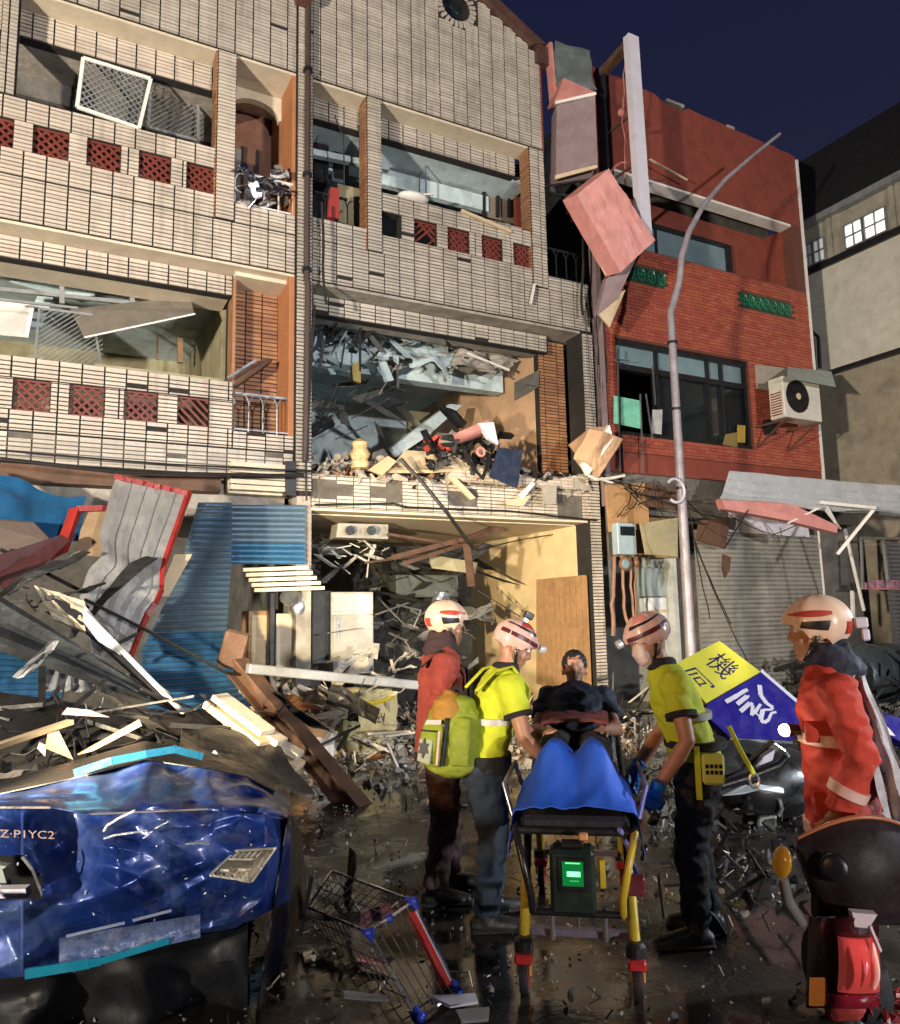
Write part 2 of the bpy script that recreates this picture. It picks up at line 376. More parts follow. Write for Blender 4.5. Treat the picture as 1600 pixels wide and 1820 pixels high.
def face_holes(T, x0, x1, z0, z1, xs, zc, m, lose=0):
    h = LAT / 2
    T.face((x0, 0, z0), (1, 0, 0), (0, -1, 0), x1 - x0, zc - h - z0, m, lose=lose); T.face((x0, 0, zc + h), (1, 0, 0), (0, -1, 0), x1 - x0, z1 - zc - h, m, lose=lose)
    c = x0
    for x in sorted(xs) + [x1 + h]:
        if x - h > c + .02: T.face((c, 0, zc - h), (1, 0, 0), (0, -1, 0), x - h - c, 2 * h, m, lose=lose, tu=.22)
        c = max(c, x + h)
def lattice(parent, x, zc, broken=False, y=0.06):
    h = LAT / 2; m = MB()
    for sgn in (1, -1):
        for k in range(-3, 4):
            o = k * LAT / 3.5
            # diagonal clipped to the square
            t0, t1 = max(-h, -h - o), min(h, h - o)
            if t1 - t0 < 0.04: continue
            if broken and random.random() < 0.35: continue
            a = Vector((x + sgn * t0, y + sgn * 0.006, zc + t0 + o)); b = Vector((x + sgn * t1, y + sgn * 0.006, zc + t1 + o))
            m.bar(a, b, 0.03, 0.03, up=(0, 1, 0))
    m.bar((x - h, y, zc - h + .012), (x + h, y, zc - h + .012), .05, .024); m.bar((x - h, y, zc + h - .012), (x + h, y, zc + h - .012), .05, .024)
    m.build('lattice_block', M_LATT, parent)
def scroll_railing(parent, x0, x1, z0, z1, y, m, twist=0.0):
    mb = MB(); r = 0.012
    mb.bar((x0, y, z1), (x1, y + twist, z1), .03); mb.bar((x0, y, z0 + .03), (x1, y + twist, z0 + .03), .02)
    n = max(3, int((x1 - x0) / 0.17))
    for k in range(n + 1):
        x = x0 + (x1 - x0) * k / n; yy = y + twist * k / n
        mb.tube([(x, yy, z0), (x, yy, z0 + (z1 - z0) * .7)], r, 6)
        for sg in (-1, 1):
            pts = [Vector((x, yy, z0 + (z1 - z0) * .62)) + Vector((sg * .085 * (1 - math.cos(t * 1.5)), 0, (z1 - z0) * .36 * math.sin(t * 1.57))) for t in np.linspace(0, 1, 7)]
            mb.tube(pts, r * .8, 5)
    mb.build('railing', m, parent)
def room(parent, x0, x1, y0, y1, z0, z1, mw, mc, mf, right=None, left=None, back=True):
    t = 0.1
    MB().box(x0, x1, y0, y1, z1, z1 + t).build('ceiling', mc, parent)
    MB().box(x0, x1, y0, y1, z0 - t, z0).build('floor_slab', mf, parent)
    if back: MB().box(x0, x1, y1, y1 + t, z0, z1).build('interior_wall', mw, parent)
    MB().box(x1 + .003, x1 + t, y0, y1, z0, z1).build('interior_wall', right or mw, parent)
    MB().box(x0 - t, x0 - .003, y0, y1, z0, z1).build('interior_wall', left or mw, parent)

# ---------------- left house
LH = empty('tiled_house', (0.5, 0, 0), 'cream tiled shophouse on the left with two balconies of red lattice blocks', 'house')
T = Tiles(LH, 'tile')
XL = -3.2
w = MB()
w.box(XL, 2.83, 0, .30, 9.44, 14.0)                       # upper facade
w.box(XL, 2.83, 0, .16, 6.40, 6.96)                       # band under third floor parapet
w.box(1.99, 2.83, 0, .16, 6.96, 7.24)                     # low wall of narrow bay
w.box(2.02, 2.83, 0, .16, 3.87, 4.10)
w.build('wall', M_GROUT, LH)
MB().box(XL, 2.83, .03, .3, 3.52, 3.867).build('wall', M_GROUT2, LH)
p3 = MB(); wall_with_holes(p3, XL, 1.73, 6.963, 7.95, [-2.0, -1.4, -.8, -.21, .38, .98, 1.56], 7.475); p3.build('parapet', M_GROUT, LH)
p2 = MB(); wall_with_holes(p2, XL, 2.017, 3.87, 4.75, [-2.05, -1.45, -.86, -.27, .31, .91, 1.53], 4.305); p2.build('parapet', M_GROUT, LH)
MB().box(XL, 2.83, .02, .36, 9.40, 9.437).build('soffit', M_PLAS, LH)
MB().box(XL, 2.83, .02, 1.2, 6.362, 6.397).build('soffit', M_PLAS, LH)
pl = MB(); pl.box(1.735, 1.985, -.03, .24, 6.964, 9.40); pl.build('pillar', M_GROUT, LH)
pl = MB(); pl.box(-.80, -.62, -.03, .24, 7.953, 9.40); pl.build('pillar', M_GROUT, LH)
MB().box(2.835, 3.065, -.05, .9, 3.3, 14).build('pillar', M_GROUT, LH)
MB().box(2.88, 3.08, 0.0, .4, 0, 3.297).build('pillar', M_CONC, LH)
MB().box(XL, 2.0, .36, .5, 9.02, 9.40).build('lintel', M_GROUT, LH); MB().box(XL, 2.06, .36, .5, 6.07, 6.36).build('lintel', M_GROUT, LH)
fx = (1, 0, 0); fy = (0, -1, 0); lx = (0, -1, 0); ln = (-1, 0, 0)
T.face((XL, 0, 9.44), fx, fy, 2.83 - XL, 3.2, M_TILE2)
T.face((XL, 0, 6.40), fx, fy, 2.83 - XL, .55, M_TILE)
face_holes(T, XL, 1.73, 6.965, 7.95, [-2.0, -1.4, -.8, -.21, .38, .98, 1.56], 7.475, M_TILE)
T.face((1.99, 0, 6.965), fx, fy, .84, .275, M_TILE)
face_holes(T, XL, 2.017, 3.87, 4.75, [-2.05, -1.45, -.86, -.27, .31, .91, 1.53], 4.305, M_TILE, .012)
T.face((2.02, 0, 3.87), fx, fy, .81, .23, M_TILE, lose=.05)
T.face((XL, .03, 3.52), fx, fy, 2.83 - XL, .345, M_TILE2, lose=.04)
T.face((1.735, -.03, 6.965), fx, fy, .25, 2.43, M_TILE, tu=.25)
T.face((1.735, .24, 6.965), lx, ln, .27, 2.43, M_TILEO, tu=.27)
T.face((-.80, -.03, 7.955), fx, fy, .18, 1.44, M_TILE2, tu=.18)
T.face((2.835, -.05, 3.35), fx, fy, .23, 10.2, M_TILE2, tu=.23)
T.face((XL, .36, 9.03), fx, fy, 1.73 - XL, .37, M_TILE)
T.face((XL, .36, 6.08), fx, fy, 2.06 - XL, .28, M_TILE)
for k, x in enumerate([-.8, -.21, .38, .98, 1.56]): lattice(LH, x, 7.475)
for k, x in enumerate([-.86, -.27, .31, .91, 1.53]): lattice(LH, x, 4.305, broken=(k == 4))
# narrow bays: recessed wall, orange side, railings
MB().box(2.76, 2.832, .02, .62, 4.10, 6.36).build('side_wall', M_ORANGE, LH)
MB().box(2.78, 2.832, .02, 1.2, 7.24, 9.40).build('side_wall', M_ORANGE, LH)
MB().box(2.06, 2.76, .62, .75, 3.87, 6.36).build('recessed_wall', M_GROUT, LH)
T.face((2.06, .62, 4.0), fx, fy, .70, 2.36, M_TILEO, tu=.23, tv=.06)
MB().box(2.06, 2.10, .3, .62, 3.9, 6.36).build('side_wall', M_TILEO, LH)
arch = MB(); n = 12
poly = [(1.99, .60, 9.40), (1.99, .60, 9.05)] + [(2.385 - .36 * math.cos(math.pi * k / n), .60, 9.03 + .24 * math.sin(math.pi * k / n)) for k in range(n + 1)] + [(2.78, .60, 9.05), (2.78, .60, 9.40)]
arch.prism(poly, (0, .12, 0)); arch.build('arch', M_PLAS, LH)
MB().box(1.7, 2.778, 1.15, 1.25, 6.9, 9.40).build('recessed_wall', mat('dark_brown_tile', (0.13, 0.06, 0.04), .6, bump=.2, var=.3), LH)
door = MB(); door.box(2.05, 2.30, 1.10, 1.147, 7.0, 8.75); door.build('door', M_GREYW, LH)
fr = MB()
for x in (2.03, 2.32, 2.55): fr.box(x - .02, x + .02, 1.08, 1.146, 7.0, 8.8)
fr.build('door_frame', M_DKMET, LH)
scroll_railing(LH, 2.0, 2.80, 7.25, 7.72, .03, M_WHITE, .0)
scroll_railing(LH, 2.05, 2.80, 4.11, 4.62, .04, M_GALV, .0)
# rooms
M_DKB = mat('shade_darkened_paint', (.034, .040, .045), .85, var=.3, bump=.3, bscale=20, dirt=.5, dcol=(.02, .02, .02))  # wall paint darkened to carry the shade of the upper left room
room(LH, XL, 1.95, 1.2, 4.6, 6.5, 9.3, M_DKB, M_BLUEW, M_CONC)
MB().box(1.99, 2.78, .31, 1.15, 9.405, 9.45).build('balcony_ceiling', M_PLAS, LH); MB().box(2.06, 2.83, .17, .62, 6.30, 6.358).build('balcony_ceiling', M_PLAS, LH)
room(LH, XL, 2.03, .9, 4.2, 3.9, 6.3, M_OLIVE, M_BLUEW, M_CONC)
MB().box(XL, 2.0, .17, 1.2, 6.36 + .2, 6.36 + .3).build('balcony_slab', M_CONC, LH)
MB().box(XL, 2.0, .31, .9, 3.75, 3.85).build('balcony_slab', M_CONC, LH)
MB().box(XL, 2.0, .5, 1.25, 9.02, 9.12).build('balcony_ceiling', M_CONC, LH); MB().box(XL, 2.03, .5, .95, 6.07, 6.2).build('balcony_ceiling', M_PLAS, LH)
# third floor window wall with torn security grilles
wf = MB(); wf.box(XL, 1.9, 1.1, 1.18, 8.72, 9.02); wf.box(1.60, 1.72, .9, 1.0, 7.0, 9.0); wf.build('window_frame', M_GREYW, LH)
def grille(parent, c4, name, mf, mbars, pitch=.1, bar=.012, frame=.05, diag=True):
    A, B, C, D = [Vector(p) for p in c4]; mbf = MB()
    for p, q in ((A, B), (B, C), (C, D), (D, A)): mbf.bar(p, q, frame, .03, up=(0, 1, 0))
    if mf: f = mbf.build(name, mf, parent)
    else: f = parent
    m = MB(); w, h = (B - A).length, (D - A).length; u, v = (B - A) / w, (D - A) / h
    step = pitch * 1.414
    for sg in ((1, -1) if diag else (1,)):
        k = -h if sg == 1 else 0
        while k < (w if sg == 1 else w + h):
            # line x = k + sg*t, t in 0..h
            t0, t1 = (max(0, -k), min(h, w - k)) if sg == 1 else (max(0, k - w), min(h, k))
            if t1 - t0 > .03: m.bar(A + u * (k + sg * t0) + v * t0, A + u * (k + sg * t1) + v * t1, bar, bar, up=(0, 1, 0))
            k += step
    m.build('grille_bars', mbars, f)
    return f
g1 = [PY(137, 190, .30), PY(247, 228, .22), PY(268, 140, .20), PY(148, 103, .28)]
gb = empty('security_grille', g1[0], 'white framed diamond grille knocked loose above the upper left balcony', 'window grille')
grille(gb, g1, 'grille_frame', M_WHITE, M_STEEL, .062, .014, .045)
g2 = [PY(264, 226, .75), PY(352, 250, .75), PY(352, 140, .75), PY(270, 128, .75)]
gb2 = empty('security_grille', g2[0], 'dull grey diagonal grille standing behind the white one on the upper left balcony', 'window grille')
grille(gb2, g2, 'grille_frame', M_STEEL, M_STEEL, .055, .010, .035, diag=False)
# second floor: grille, sloping fallen panel, window frames and pale blue ceiling pieces
g3 = [PY(62, 640, .7), PY(180, 655, .7), PY(165, 560, .8), PY(70, 548, .8)]
gb3 = empty('security_grille', g3[0], 'bent grey diagonal grille in the lower left balcony opening', 'window grille')
grille(gb3, g3, 'grille_frame', M_STEEL, M_STEEL, .05, .012, .03, diag=False)
m = MB(); m.prism([PY(125, 552, .95), PY(150, 600, .45), PY(345, 558, .45), PY(338, 528, .95)], (0, .02, .03))
pn = m.build('ceiling_panel', mat('dull_brown_panel', (.20, .18, .15), .5, var=.25, dirt=.4), tags=dict(label='long brown ceiling panel sagging across the lower left balcony opening', cat='ceiling panel'))
m = MB(); m.bar(PY(150, 600, .44), PY(347, 558, .44), .022); m.build('edge_strip', M_WHITE, pn)
fr = MB()
for (x, y0, y1) in ((110, 470, 540), (235, 490, 560)): fr.bar(PY(x, y0, 1.0), PY(x, y1, 1.0), .06)
fr.bar(PY(-20, 512, 1.0), PY(245, 540, 1.0), .05); fr.bar(PY(-20, 530, 1.0), PY(140, 548, 1.0), .03)
fr.build('window_frame', M_STEEL, LH)
bw = MB(); bw.box(1.0, 2.0, 2.9, 3.0, 3.9, 5.4); bw.box(-.6, 1.0, 3.2, 3.3, 3.9, 5.2); bw.build('partition', M_OLIVE, LH)
wn = MB(); wn.bar(PY(280, 595, 2.88), PY(280, 640, 2.88), .03); wn.bar(PY(320, 600, 2.88), PY(320, 645, 2.88), .08); wn.bar(PY(395, 600, 2.88), PY(395, 650, 2.88), .03); wn.bar(PY(280, 590, 2.88), PY(395, 600, 2.88), .04)
wn.build('window_frame', M_WOOD, LH)
for k, (poly, mt, lab) in enumerate([
    ([(-60, 590), (50, 600), (62, 540), (-60, 530)], M_WHITE, 'pale blue white panel lit at the far left of the lower balcony opening'),
    ([(15, 500), (110, 480), (215, 520), (120, 530)], M_BLUEW, 'crumpled blue grey ceiling sheet hanging behind the lower left balcony frame')]):
    m = MB(); m.prism([PY(x, y, 1.5 + .2 * (i % 2)) for i, (x, y) in enumerate(poly)], (0, .03, 0)); m.build('ceiling_sheet', mt, tags=dict(label=lab, cat='ceiling panel'))
m = MB(); m.sheet([PY(60, 180, 1.7), PY(140, 195, 1.6), PY(150, 165, 2.6), PY(70, 150, 2.6)], 14, 8, lambda u, v: .12 * noise3((u * 3, v * 3, 5)), .01)
m.build('ceiling_sheet', mat('crumpled_blue_grey_sheet', (.30, .35, .40), .6, var=.3, dirt=.4), tags=dict(label='crumpled blue grey sheet left of the white grille on the upper left balcony', cat='ceiling panel'))
MB().box(.4, 2.0, .55, .62, 4.75, 4.95).build('curtain_rail', M_OLIVE, LH)
m = MB(); m.prism([PY(400, 675, .3), PY(470, 637, .3), PY(485, 640, .35), PY(415, 690, .3)], (0, .25, 0)); m.build('roof_flashing', M_RUST, tags=dict(label='small rusty lean-to sheet at the right end of the lower left balcony', cat='metal sheet'))
m = MB(); m.bar(PY(404, 672, .2), PY(455, 640, .2), .03); m.build('metal_strip', M_GALV, tags=dict(label='thin bright rod slanting over the lower left balcony rail', cat='rod'))
# shutter box and ground floor pieces of left house
MB().box(XL, 1.9, .05, .32, 3.30, 3.50).build('shutter_box', M_RUST, LH)
sb = MB()
for k in range(5): sb.box(2.0, 2.80, -.06, .1, 3.33 + k * .075, 3.33 + k * .075 + .06)
sb.box(2.0, 2.80, .1, .3, 3.30, 3.70); sbo = sb.build('shutter_box', M_PLAS, LH)
MB().box(2.70, 2.84, -.1, .06, 3.28, 3.74).build('box_end', M_DKMET, sbo)
MB().box(XL, 2.80, .32, .45, 3.0, 3.52).build('beam', M_CONC, LH)
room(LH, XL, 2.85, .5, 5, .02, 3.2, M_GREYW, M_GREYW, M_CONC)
T.finish()

# ---------------- middle house
MH = empty('gabled_house', (5.5, 0, 0), 'cream tiled gabled shophouse in the middle, its lower floors blown open', 'house')
T = Tiles(MH, 'tile')
XR = 7.92
w = MB(); n = 20
ring = [(5.47 + .25 * math.cos(2 * math.pi * k / n), 11.50 + .25 * math.sin(2 * math.pi * k / n)) for k in range(n)]
# gable wall as strips so that the round opening is real
top_l = lambda x: (11.32 + (11.79 - 11.32) / .94 * (6.84 - x)) if x > 5.47 else 12.0 - (5.47 - x) * .5
xs = np.linspace(3.07, 7.08, 41)
for a, b in zip(xs[:-1], xs[1:]):
    c = (a + b) / 2; dz = .25 ** 2 - (c - 5.47) ** 2
    ta, tb = min(top_l(a), 12.3), min(top_l(b), 12.3)
    if dz > 0:
        d = math.sqrt(dz)
        w.hexa([(a, 0, 9.44), (b, 0, 9.44), (b, .3, 9.44), (a, .3, 9.44), (a, 0, 11.5 - d), (b, 0, 11.5 - d), (b, .3, 11.5 - d), (a, .3, 11.5 - d)])
        w.hexa([(a, 0, 11.5 + d), (b, 0, 11.5 + d), (b, .3, 11.5 + d), (a, .3, 11.5 + d), (a, 0, ta), (b, 0, tb), (b, .3, tb), (a, .3, ta)])
    else:
        w.hexa([(a, 0, 9.44), (b, 0, 9.44), (b, .3, 9.44), (a, .3, 9.44), (a, 0, ta), (b, 0, tb), (b, .3, tb), (a, .3, ta)])
w.build('wall', M_GROUT, MH)
MB().box(3.07, XR, 0, .16, 6.36, 6.96).build('wall', M_GROUT, MH)
MB().box(3.07, 3.90, 0, .16, 6.962, 7.30).build('wall', M_GROUT, MH)
MB().box(7.085, XR, 0, .16, 6.962, 7.20).build('wall', M_GROUT, MH)
# coping of the gable, dark brown, and the soldier bricks of the round window
cp = MB(); cp.hexa([(6.90, -.12, 11.27), (7.16, -.12, 11.36), (7.16, .4, 11.36), (6.90, .4, 11.27), (5.47, -.12, 12.02), (5.47, -.12, 12.24), (5.47, .4, 12.24), (5.47, .4, 12.02)])
cp.box(6.98, 7.22, -.10, .45, 11.0, 11.33); cp.build('gable_coping', mat('dark_brown_glaze', (.085, .045, .035), .35, var=.3, bump=.15), MH)
MB().lathe((5.47, .16, 11.5), [(.26, 0), (.26, .02)], 20, (0, -1, 0)).build('round_window', M_GLASSD, MH)
for k in range(24):
    a = 2 * math.pi * k / 24; d = Vector((math.cos(a), 0, math.sin(a))); t = Vector((-math.sin(a), 0, math.cos(a)))
    c = Vector((5.47, -.012, 11.5)) + d * .315
    piece('soldier_brick', M_TILE2, MH, c, t, (0, -1, 0), d, .055, .03, .11)
xs5 = [4.26, 4.85, 5.42, 6.03, 6.62]
p3 = MB(); wall_with_holes(p3, 4.13, 6.78, 6.963, 7.93, xs5, 7.45); p3.build('parapet', M_GROUT, MH)
for k, x in enumerate(xs5):
    if k: lattice(MH, x, 7.45, broken=(k in (1,)))
MB().box(3.07, 7.1, .02, .36, 9.40, 9.437).build('soffit', M_PLAS, MH)
MB().box(3.07, XR, .02, 1.2, 6.318, 6.357).build('soffit', M_CONC, MH)
MB().box(3.895, 4.125, -.03, .24, 6.965, 9.40).build('pillar', M_GROUT, MH)
MB().box(6.785, 7.075, -.03, .24, 6.965, 9.40).build('pillar', M_GROUT, MH)
MB().box(7.087, 7.12, 0, .3, 9.44, 11.0).build('pillar', M_REDP, MH)
MB().box(XR - .20, XR + .02, -.02, .4, 0, 6.36).build('pillar', M_GROUT, MH)
MB().box(3.07, 6.75, .36, .5, 9.06, 9.40).build('lintel', M_GROUT, MH); MB().box(3.07, 7.3, .36, .5, 6.02, 6.318).build('lintel', M_GROUT, MH)
T.face((3.07, 0, 9.44), fx, fy, 4.01, 2.7, M_TILE2, mask=zmask_gable)
T.face((3.07, 0, 6.36), fx, fy, XR - 3.07, .60, M_TILE2, lose=.006)
T.face((3.07, 0, 6.965), fx, fy, .83, .33, M_TILE2)
T.face((7.085, 0, 6.965), fx, fy, XR - 7.085, .235, M_TILE2)
face_holes(T, 4.13, 6.78, 6.965, 7.93, xs5, 7.45, M_TILE2, .01)
T.face((3.895, -.03, 6.965), fx, fy, .23, 2.43, M_TILE2, tu=.23)
T.face((3.895, .24, 6.965), lx, ln, .27, 2.43, M_TILEO, tu=.27)
T.face((6.785, -.03, 6.965), fx, fy, .29, 2.43, M_TILE2, tu=.29)
T.face((6.785, .24, 6.965), lx, ln, .27, 2.43, M_TILEO, tu=.27)
T.face((3.07, .36, 9.07), fx, fy, 3.68, .33, M_TILE2)
T.face((3.07, .36, 6.03), fx, fy, 4.2, .28, M_TILE2, lose=.04)
T.face((XR - .20, -.02, .3), fx, fy, .22, 6.0, M_TILE2, tu=.22)
# second floor: broken balcony edge, beam below with remaining tiles
bm_ = MB(); bm_.box(3.07, XR, 0, .3, 3.15, 3.62); bm_.build('beam', M_GROUT2, MH)
MB().box(3.08, 7.7, -.0, .32, 3.112, 3.147).build('beam_soffit', M_PLAS, MH)
T.face((3.07, 0, 3.15), fx, fy, XR - 3.07, .46, M_TILE, mask=lambda p: noise3((p.x * 1.7, 0, p.z * 2.5), 1.0) < .33)
# broken remnant of the parapet, leaning out; ragged top
rg = MB(); pts = [(5.05, 3.62), (5.2, 3.86), (5.55, 3.95), (6.0, 3.90), (6.3, 3.80), (6.8, 3.72), (7.25, 3.82), (7.6, 3.90), (7.72, 3.62)]
rg.prism([(x, -.12, z) for x, z in pts], (0, .14, 0)); rg.build('parapet', M_CONC, MH)
def ragged(p):
    zz = np.interp(p.x, [a for a, b in pts[:-1]], [b for a, b in pts[:-1]])
    return p.z < zz - .03 and noise3((p.x * 2, 3, p.z * 2), 1.2) < .35
T.face((5.1, -.12, 3.62), fx, fy, 2.55, .34, M_TILE, mask=ragged)
# right side pilaster of brick tile, second floor
MB().box(7.18, 7.72, .5, .62, 3.62, 6.32).build('recessed_wall', M_GROUT, MH)
T.face((7.18, .5, 3.66), fx, fy, .54, 2.62, M_TILEO, tu=.27, tv=.055)
# rooms
room(MH, 3.10, 7.6, 1.25, 5.0, 6.5, 9.3, M_BLUEW, M_BLUEW, M_CONC)
MB().box(3.10, 7.6, .17, 1.2, 6.40, 6.48).build('balcony_slab', M_CONC, MH)
room(MH, 3.10, 7.17, .63, 5.2, 3.6, 6.2, M_BLUEW, M_BLUEW, M_CONC, right=M_PEACH, left=M_BLUEW)
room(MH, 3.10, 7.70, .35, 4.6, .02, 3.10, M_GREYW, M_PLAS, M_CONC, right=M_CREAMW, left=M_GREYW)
MB().box(3.07, 7.1, .5, 1.3, 9.06, 9.16).build('balcony_ceiling', M_BLUEW, MH); MB().box(3.07, 7.17, .5, .7, 6.02, 6.2).build('balcony_ceiling', M_CONC, MH)
# windows of the third floor, wide bay
wf = MB(); Yw = 1.0
for px in (860, 885, 905): wf.bar(PY(px, 285 + (px - 860) * .3, Yw), PY(px, 385, Yw), .05)
wf.bar(PY(860, 287, Yw), PY(935, 306, Yw), .06); wf.build('window_frame', M_DKMET, MH)
MB().prism([PY(866, 300, 1.05), PY(925, 316, 1.05), PY(925, 400, 1.05), PY(866, 385, 1.05)], (0, .03, 0)).build('window_panel', mat('brown_grey_panel', (.20, .16, .13), .5, var=.2, dirt=.3), MH)
m = MB(); m.bar(PY(555, 272, .7), PY(690, 300, .7), .10); m.build('curtain_rail', M_BLUEW, MH)
bf = MB(); bf.box(3.2, 6.6, 1.0, 1.12, 8.72, 9.0); bf.build('beam', M_BLUEW, MH)
scroll_railing(MH, 7.10, 7.72, 7.2, 7.72, .04, M_DKMET)
scroll_railing(MH, 3.12, 3.62, 7.3, 7.72, .06, M_DKMET)
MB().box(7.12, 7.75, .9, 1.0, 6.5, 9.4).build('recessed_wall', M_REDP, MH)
# big beam line behind second floor opening: pale blue stained band
MB().box(3.12, 7.1, 1.5, 1.75, 5.62, 6.18).build('beam', M_BLUEW, MH)
# stair flight inside, dark
st = MB()
for k in range(9):
    a = Vector((4.35 + k * .20, 2.3, 3.75 + k * .14)); st.box(a.x, a.x + .24, 1.9, 2.8, a.z - .2, a.z)
st.build('staircase', M_GREYW, MH)
m = MB(); m.prism([PY(690, 800, 1.5), PY(800, 718, 2.2), PY(822, 720, 2.2), PY(760, 775, 1.7), PY(705, 812, 1.5)], (0, .12, .02)); m.build('stair_soffit', M_BLUEW, MH)
MB().box(6.0, 6.5, 3.2, 3.3, 3.7, 5.6).build('interior_wall', M_OLIVE, MH)
# opening in peach wall (small window)
q = [PX(915, 680, 7.155), PX(958, 658, 7.155), PX(958, 688, 7.155), PX(915, 712, 7.155)]
MB().prism(q, (-.01, 0, 0)).build('wall_opening', M_GREYW, MH)
# ground floor: boarded door on right wall, column, back pieces
q = [PX(956, 1030, 7.68), PX(1042, 1022, 7.68), PX(1042, 1240, 7.68), PX(956, 1215, 7.68)]
dr = MB().prism(q, (-.03, 0, 0)).build('door', M_WOOD, MH)
yb0, yb1 = q[0].y, q[1].y
for k in range(9):
    y = yb0 + (yb1 - yb0) * (k + .5) / 9
    MB().box(7.638, 7.648, min(y, y + (yb1 - yb0) / 9 * .9), max(y, y + (yb1 - yb0) / 9 * .9), .1, q[1].z - .02).build('board', M_WOOD, dr)
MB().box(3.10, 3.35, 1.0, 1.3, .02, 3.1).build('column', M_OLIVE, MH)
MB().box(4.6, 6.9, 2.5, 2.6, .02, 2.9).build('partition', mat('near_black', (.03, .03, .028), .9, var=.4, bump=.3), MH)  # near black partition across the back of the shop
T.finish()

# ---------------- red brick house
RH = empty('brick_house', (10.9, 0, 0), 'red brick house right of the gabled shophouse with air conditioner on its wall', 'house')
T = Tiles(RH, 'brick')
RX0, RX1 = 8.22, 13.58
W1 = (8.45, 11.70, 4.66, 6.36)       # second floor window
REC = (8.62, 13.30, 8.12, 9.55)      # recessed upper balcony opening
w = MB()
w.box(RX0, W1[0], 0, .25, 4.35, 6.36); w.box(W1[1], RX1, 0, .25, 4.35, 6.36); w.box(W1[0], W1[1], 0, .25, 4.35, 4.66)
w.box(RX0, RX1, 0, .25, 6.363, 8.12); w.box(RX0, REC[0], 0, .25, 8.123, 9.55); w.box(REC[1], RX1, 0, .25, 8.123, 9.55)
w.build('wall', M_REDG, RH)
# upper parapet with a ragged, chipped top
prof = [(RX0, 9.553), (RX1, 9.553), (RX1, 11.12)]
for k in range(24): x = RX1 - (RX1 - RX0) * (k + 1) / 25; prof.append((x, 11.14 + .26 * (RX1 - x) / 5.4 + .035 * noise3((x * 3, 0, 0), 1.3) - (.10 if 9.9 < x < 10.5 else 0)))
prof.append((RX0, 11.4))
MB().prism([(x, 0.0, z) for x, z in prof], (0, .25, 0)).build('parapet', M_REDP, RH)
for (x0, x1) in ((10.0, 10.45), (11.6, 11.8)): MB().box(x0, x1, -.012, .2, 11.13 + (RX1 - x1) * .045, 11.185 + (RX1 - x1) * .045).build('chipped_coping', M_CONC, RH)
T.face((RX0, 0, 6.40), fx, fy, RX1 - RX0, 1.70, M_REDB, tu=.21, tv=.062, ju=.010, jv=.010, th=.012, bond=.5, mask=lambda p: not any(a < p.x < b and abs(p.z - 7.62 + (p.x - 9.0) * 0) < .17 for a, b in ((8.45, 9.75), (11.55, 13.1))))
T.face((W1[1], 0, 4.36), fx, fy, RX1 - W1[1], 2.03, M_REDB, tu=.21, tv=.062, ju=.010, jv=.010, th=.012, bond=.5)
T.face((W1[0], 0, 4.36), fx, fy, W1[1] - W1[0], .29, M_REDB, tu=.21, tv=.062, ju=.010, jv=.010, th=.012, bond=.5)
T.face((RX0, 0, 4.36), fx, fy, W1[0] - RX0, 2.03, M_REDB, tu=.21, tv=.062, ju=.010, jv=.010, th=.012, bond=.5)
T.finish()
MB().box(REC[0], REC[1], .02, .30, 9.50, 9.548).build('canopy_strip', M_WHITE, RH)
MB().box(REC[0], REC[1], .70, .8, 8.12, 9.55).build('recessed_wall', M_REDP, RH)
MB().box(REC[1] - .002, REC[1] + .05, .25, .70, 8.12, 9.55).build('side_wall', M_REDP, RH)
MB().box(REC[0], REC[1], .25, .7, 8.05, 8.118).build('balcony_slab', M_CONC, RH)
# upper window
wd = MB(); x0, x1, z0, z1 = 8.9, 12.15, 8.20, 9.10
for a in ((x0, x1, z1 - .08, z1), (x0, x1, z0, z0 + .10)): wd.box(a[0], a[1], .58, .69, a[2], a[3])
for x in (x0, x1 - .14): wd.box(x, x + .14, .58, .69, z0 + .10, z1 - .08)
for x in (10.1,): wd.box(x, x + .05, .60, .68, z0 + .10, z1 - .08)
wo_ = wd.build('window', M_DKMET, RH)
MB().box(x0 + .14, x1 - .14, .64, .655, z0 + .1, z1 - .08).build('pane', M_GLASSB, wo_)
# second floor window: black frame, transom panes, one open dark bay
wd = MB(); x0, x1, z0, z1 = W1; zt = 5.88
wd.box(x0, x1, .05, .2, z1 - .09, z1); wd.box(x0, x1, .05, .2, z0, z0 + .07); wd.box(x0, x1, .05, .2, zt - .05, zt + .05)
for x in (x0, 9.40, 10.65, 11.0, x1 - .09): wd.box(x, x + .07, .06, .19, z0 + .07, z1 - .09)
wd.build('window', M_DKMET, RH)
wo2 = wd
wn = [o for o in RH.children if o.name.startswith('window')][-1]
for a, b in ((x0 + .07, 9.40), (9.47, 10.65), (10.72, 11.0), (11.07, x1 - .09)): MB().box(a, b, .11, .12, zt + .05, z1 - .09).build('pane', M_GLASSB, wn)  # pale glass colour stands in for light reflected in the transom
MB().box(9.47, 11.0, .12, .13, z0 + .07, zt - .05).build('pane', M_GLASSD, wn)
MB().box(11.07, x1 - .09, .12, .13, z0 + .07, zt - .05).build('pane', M_GLASSD, wn)
room(RH, RX0 + .2, RX1 - .2, .3, 3.0, 4.45, 6.5, M_GREYW, M_GREYW, M_CONC)
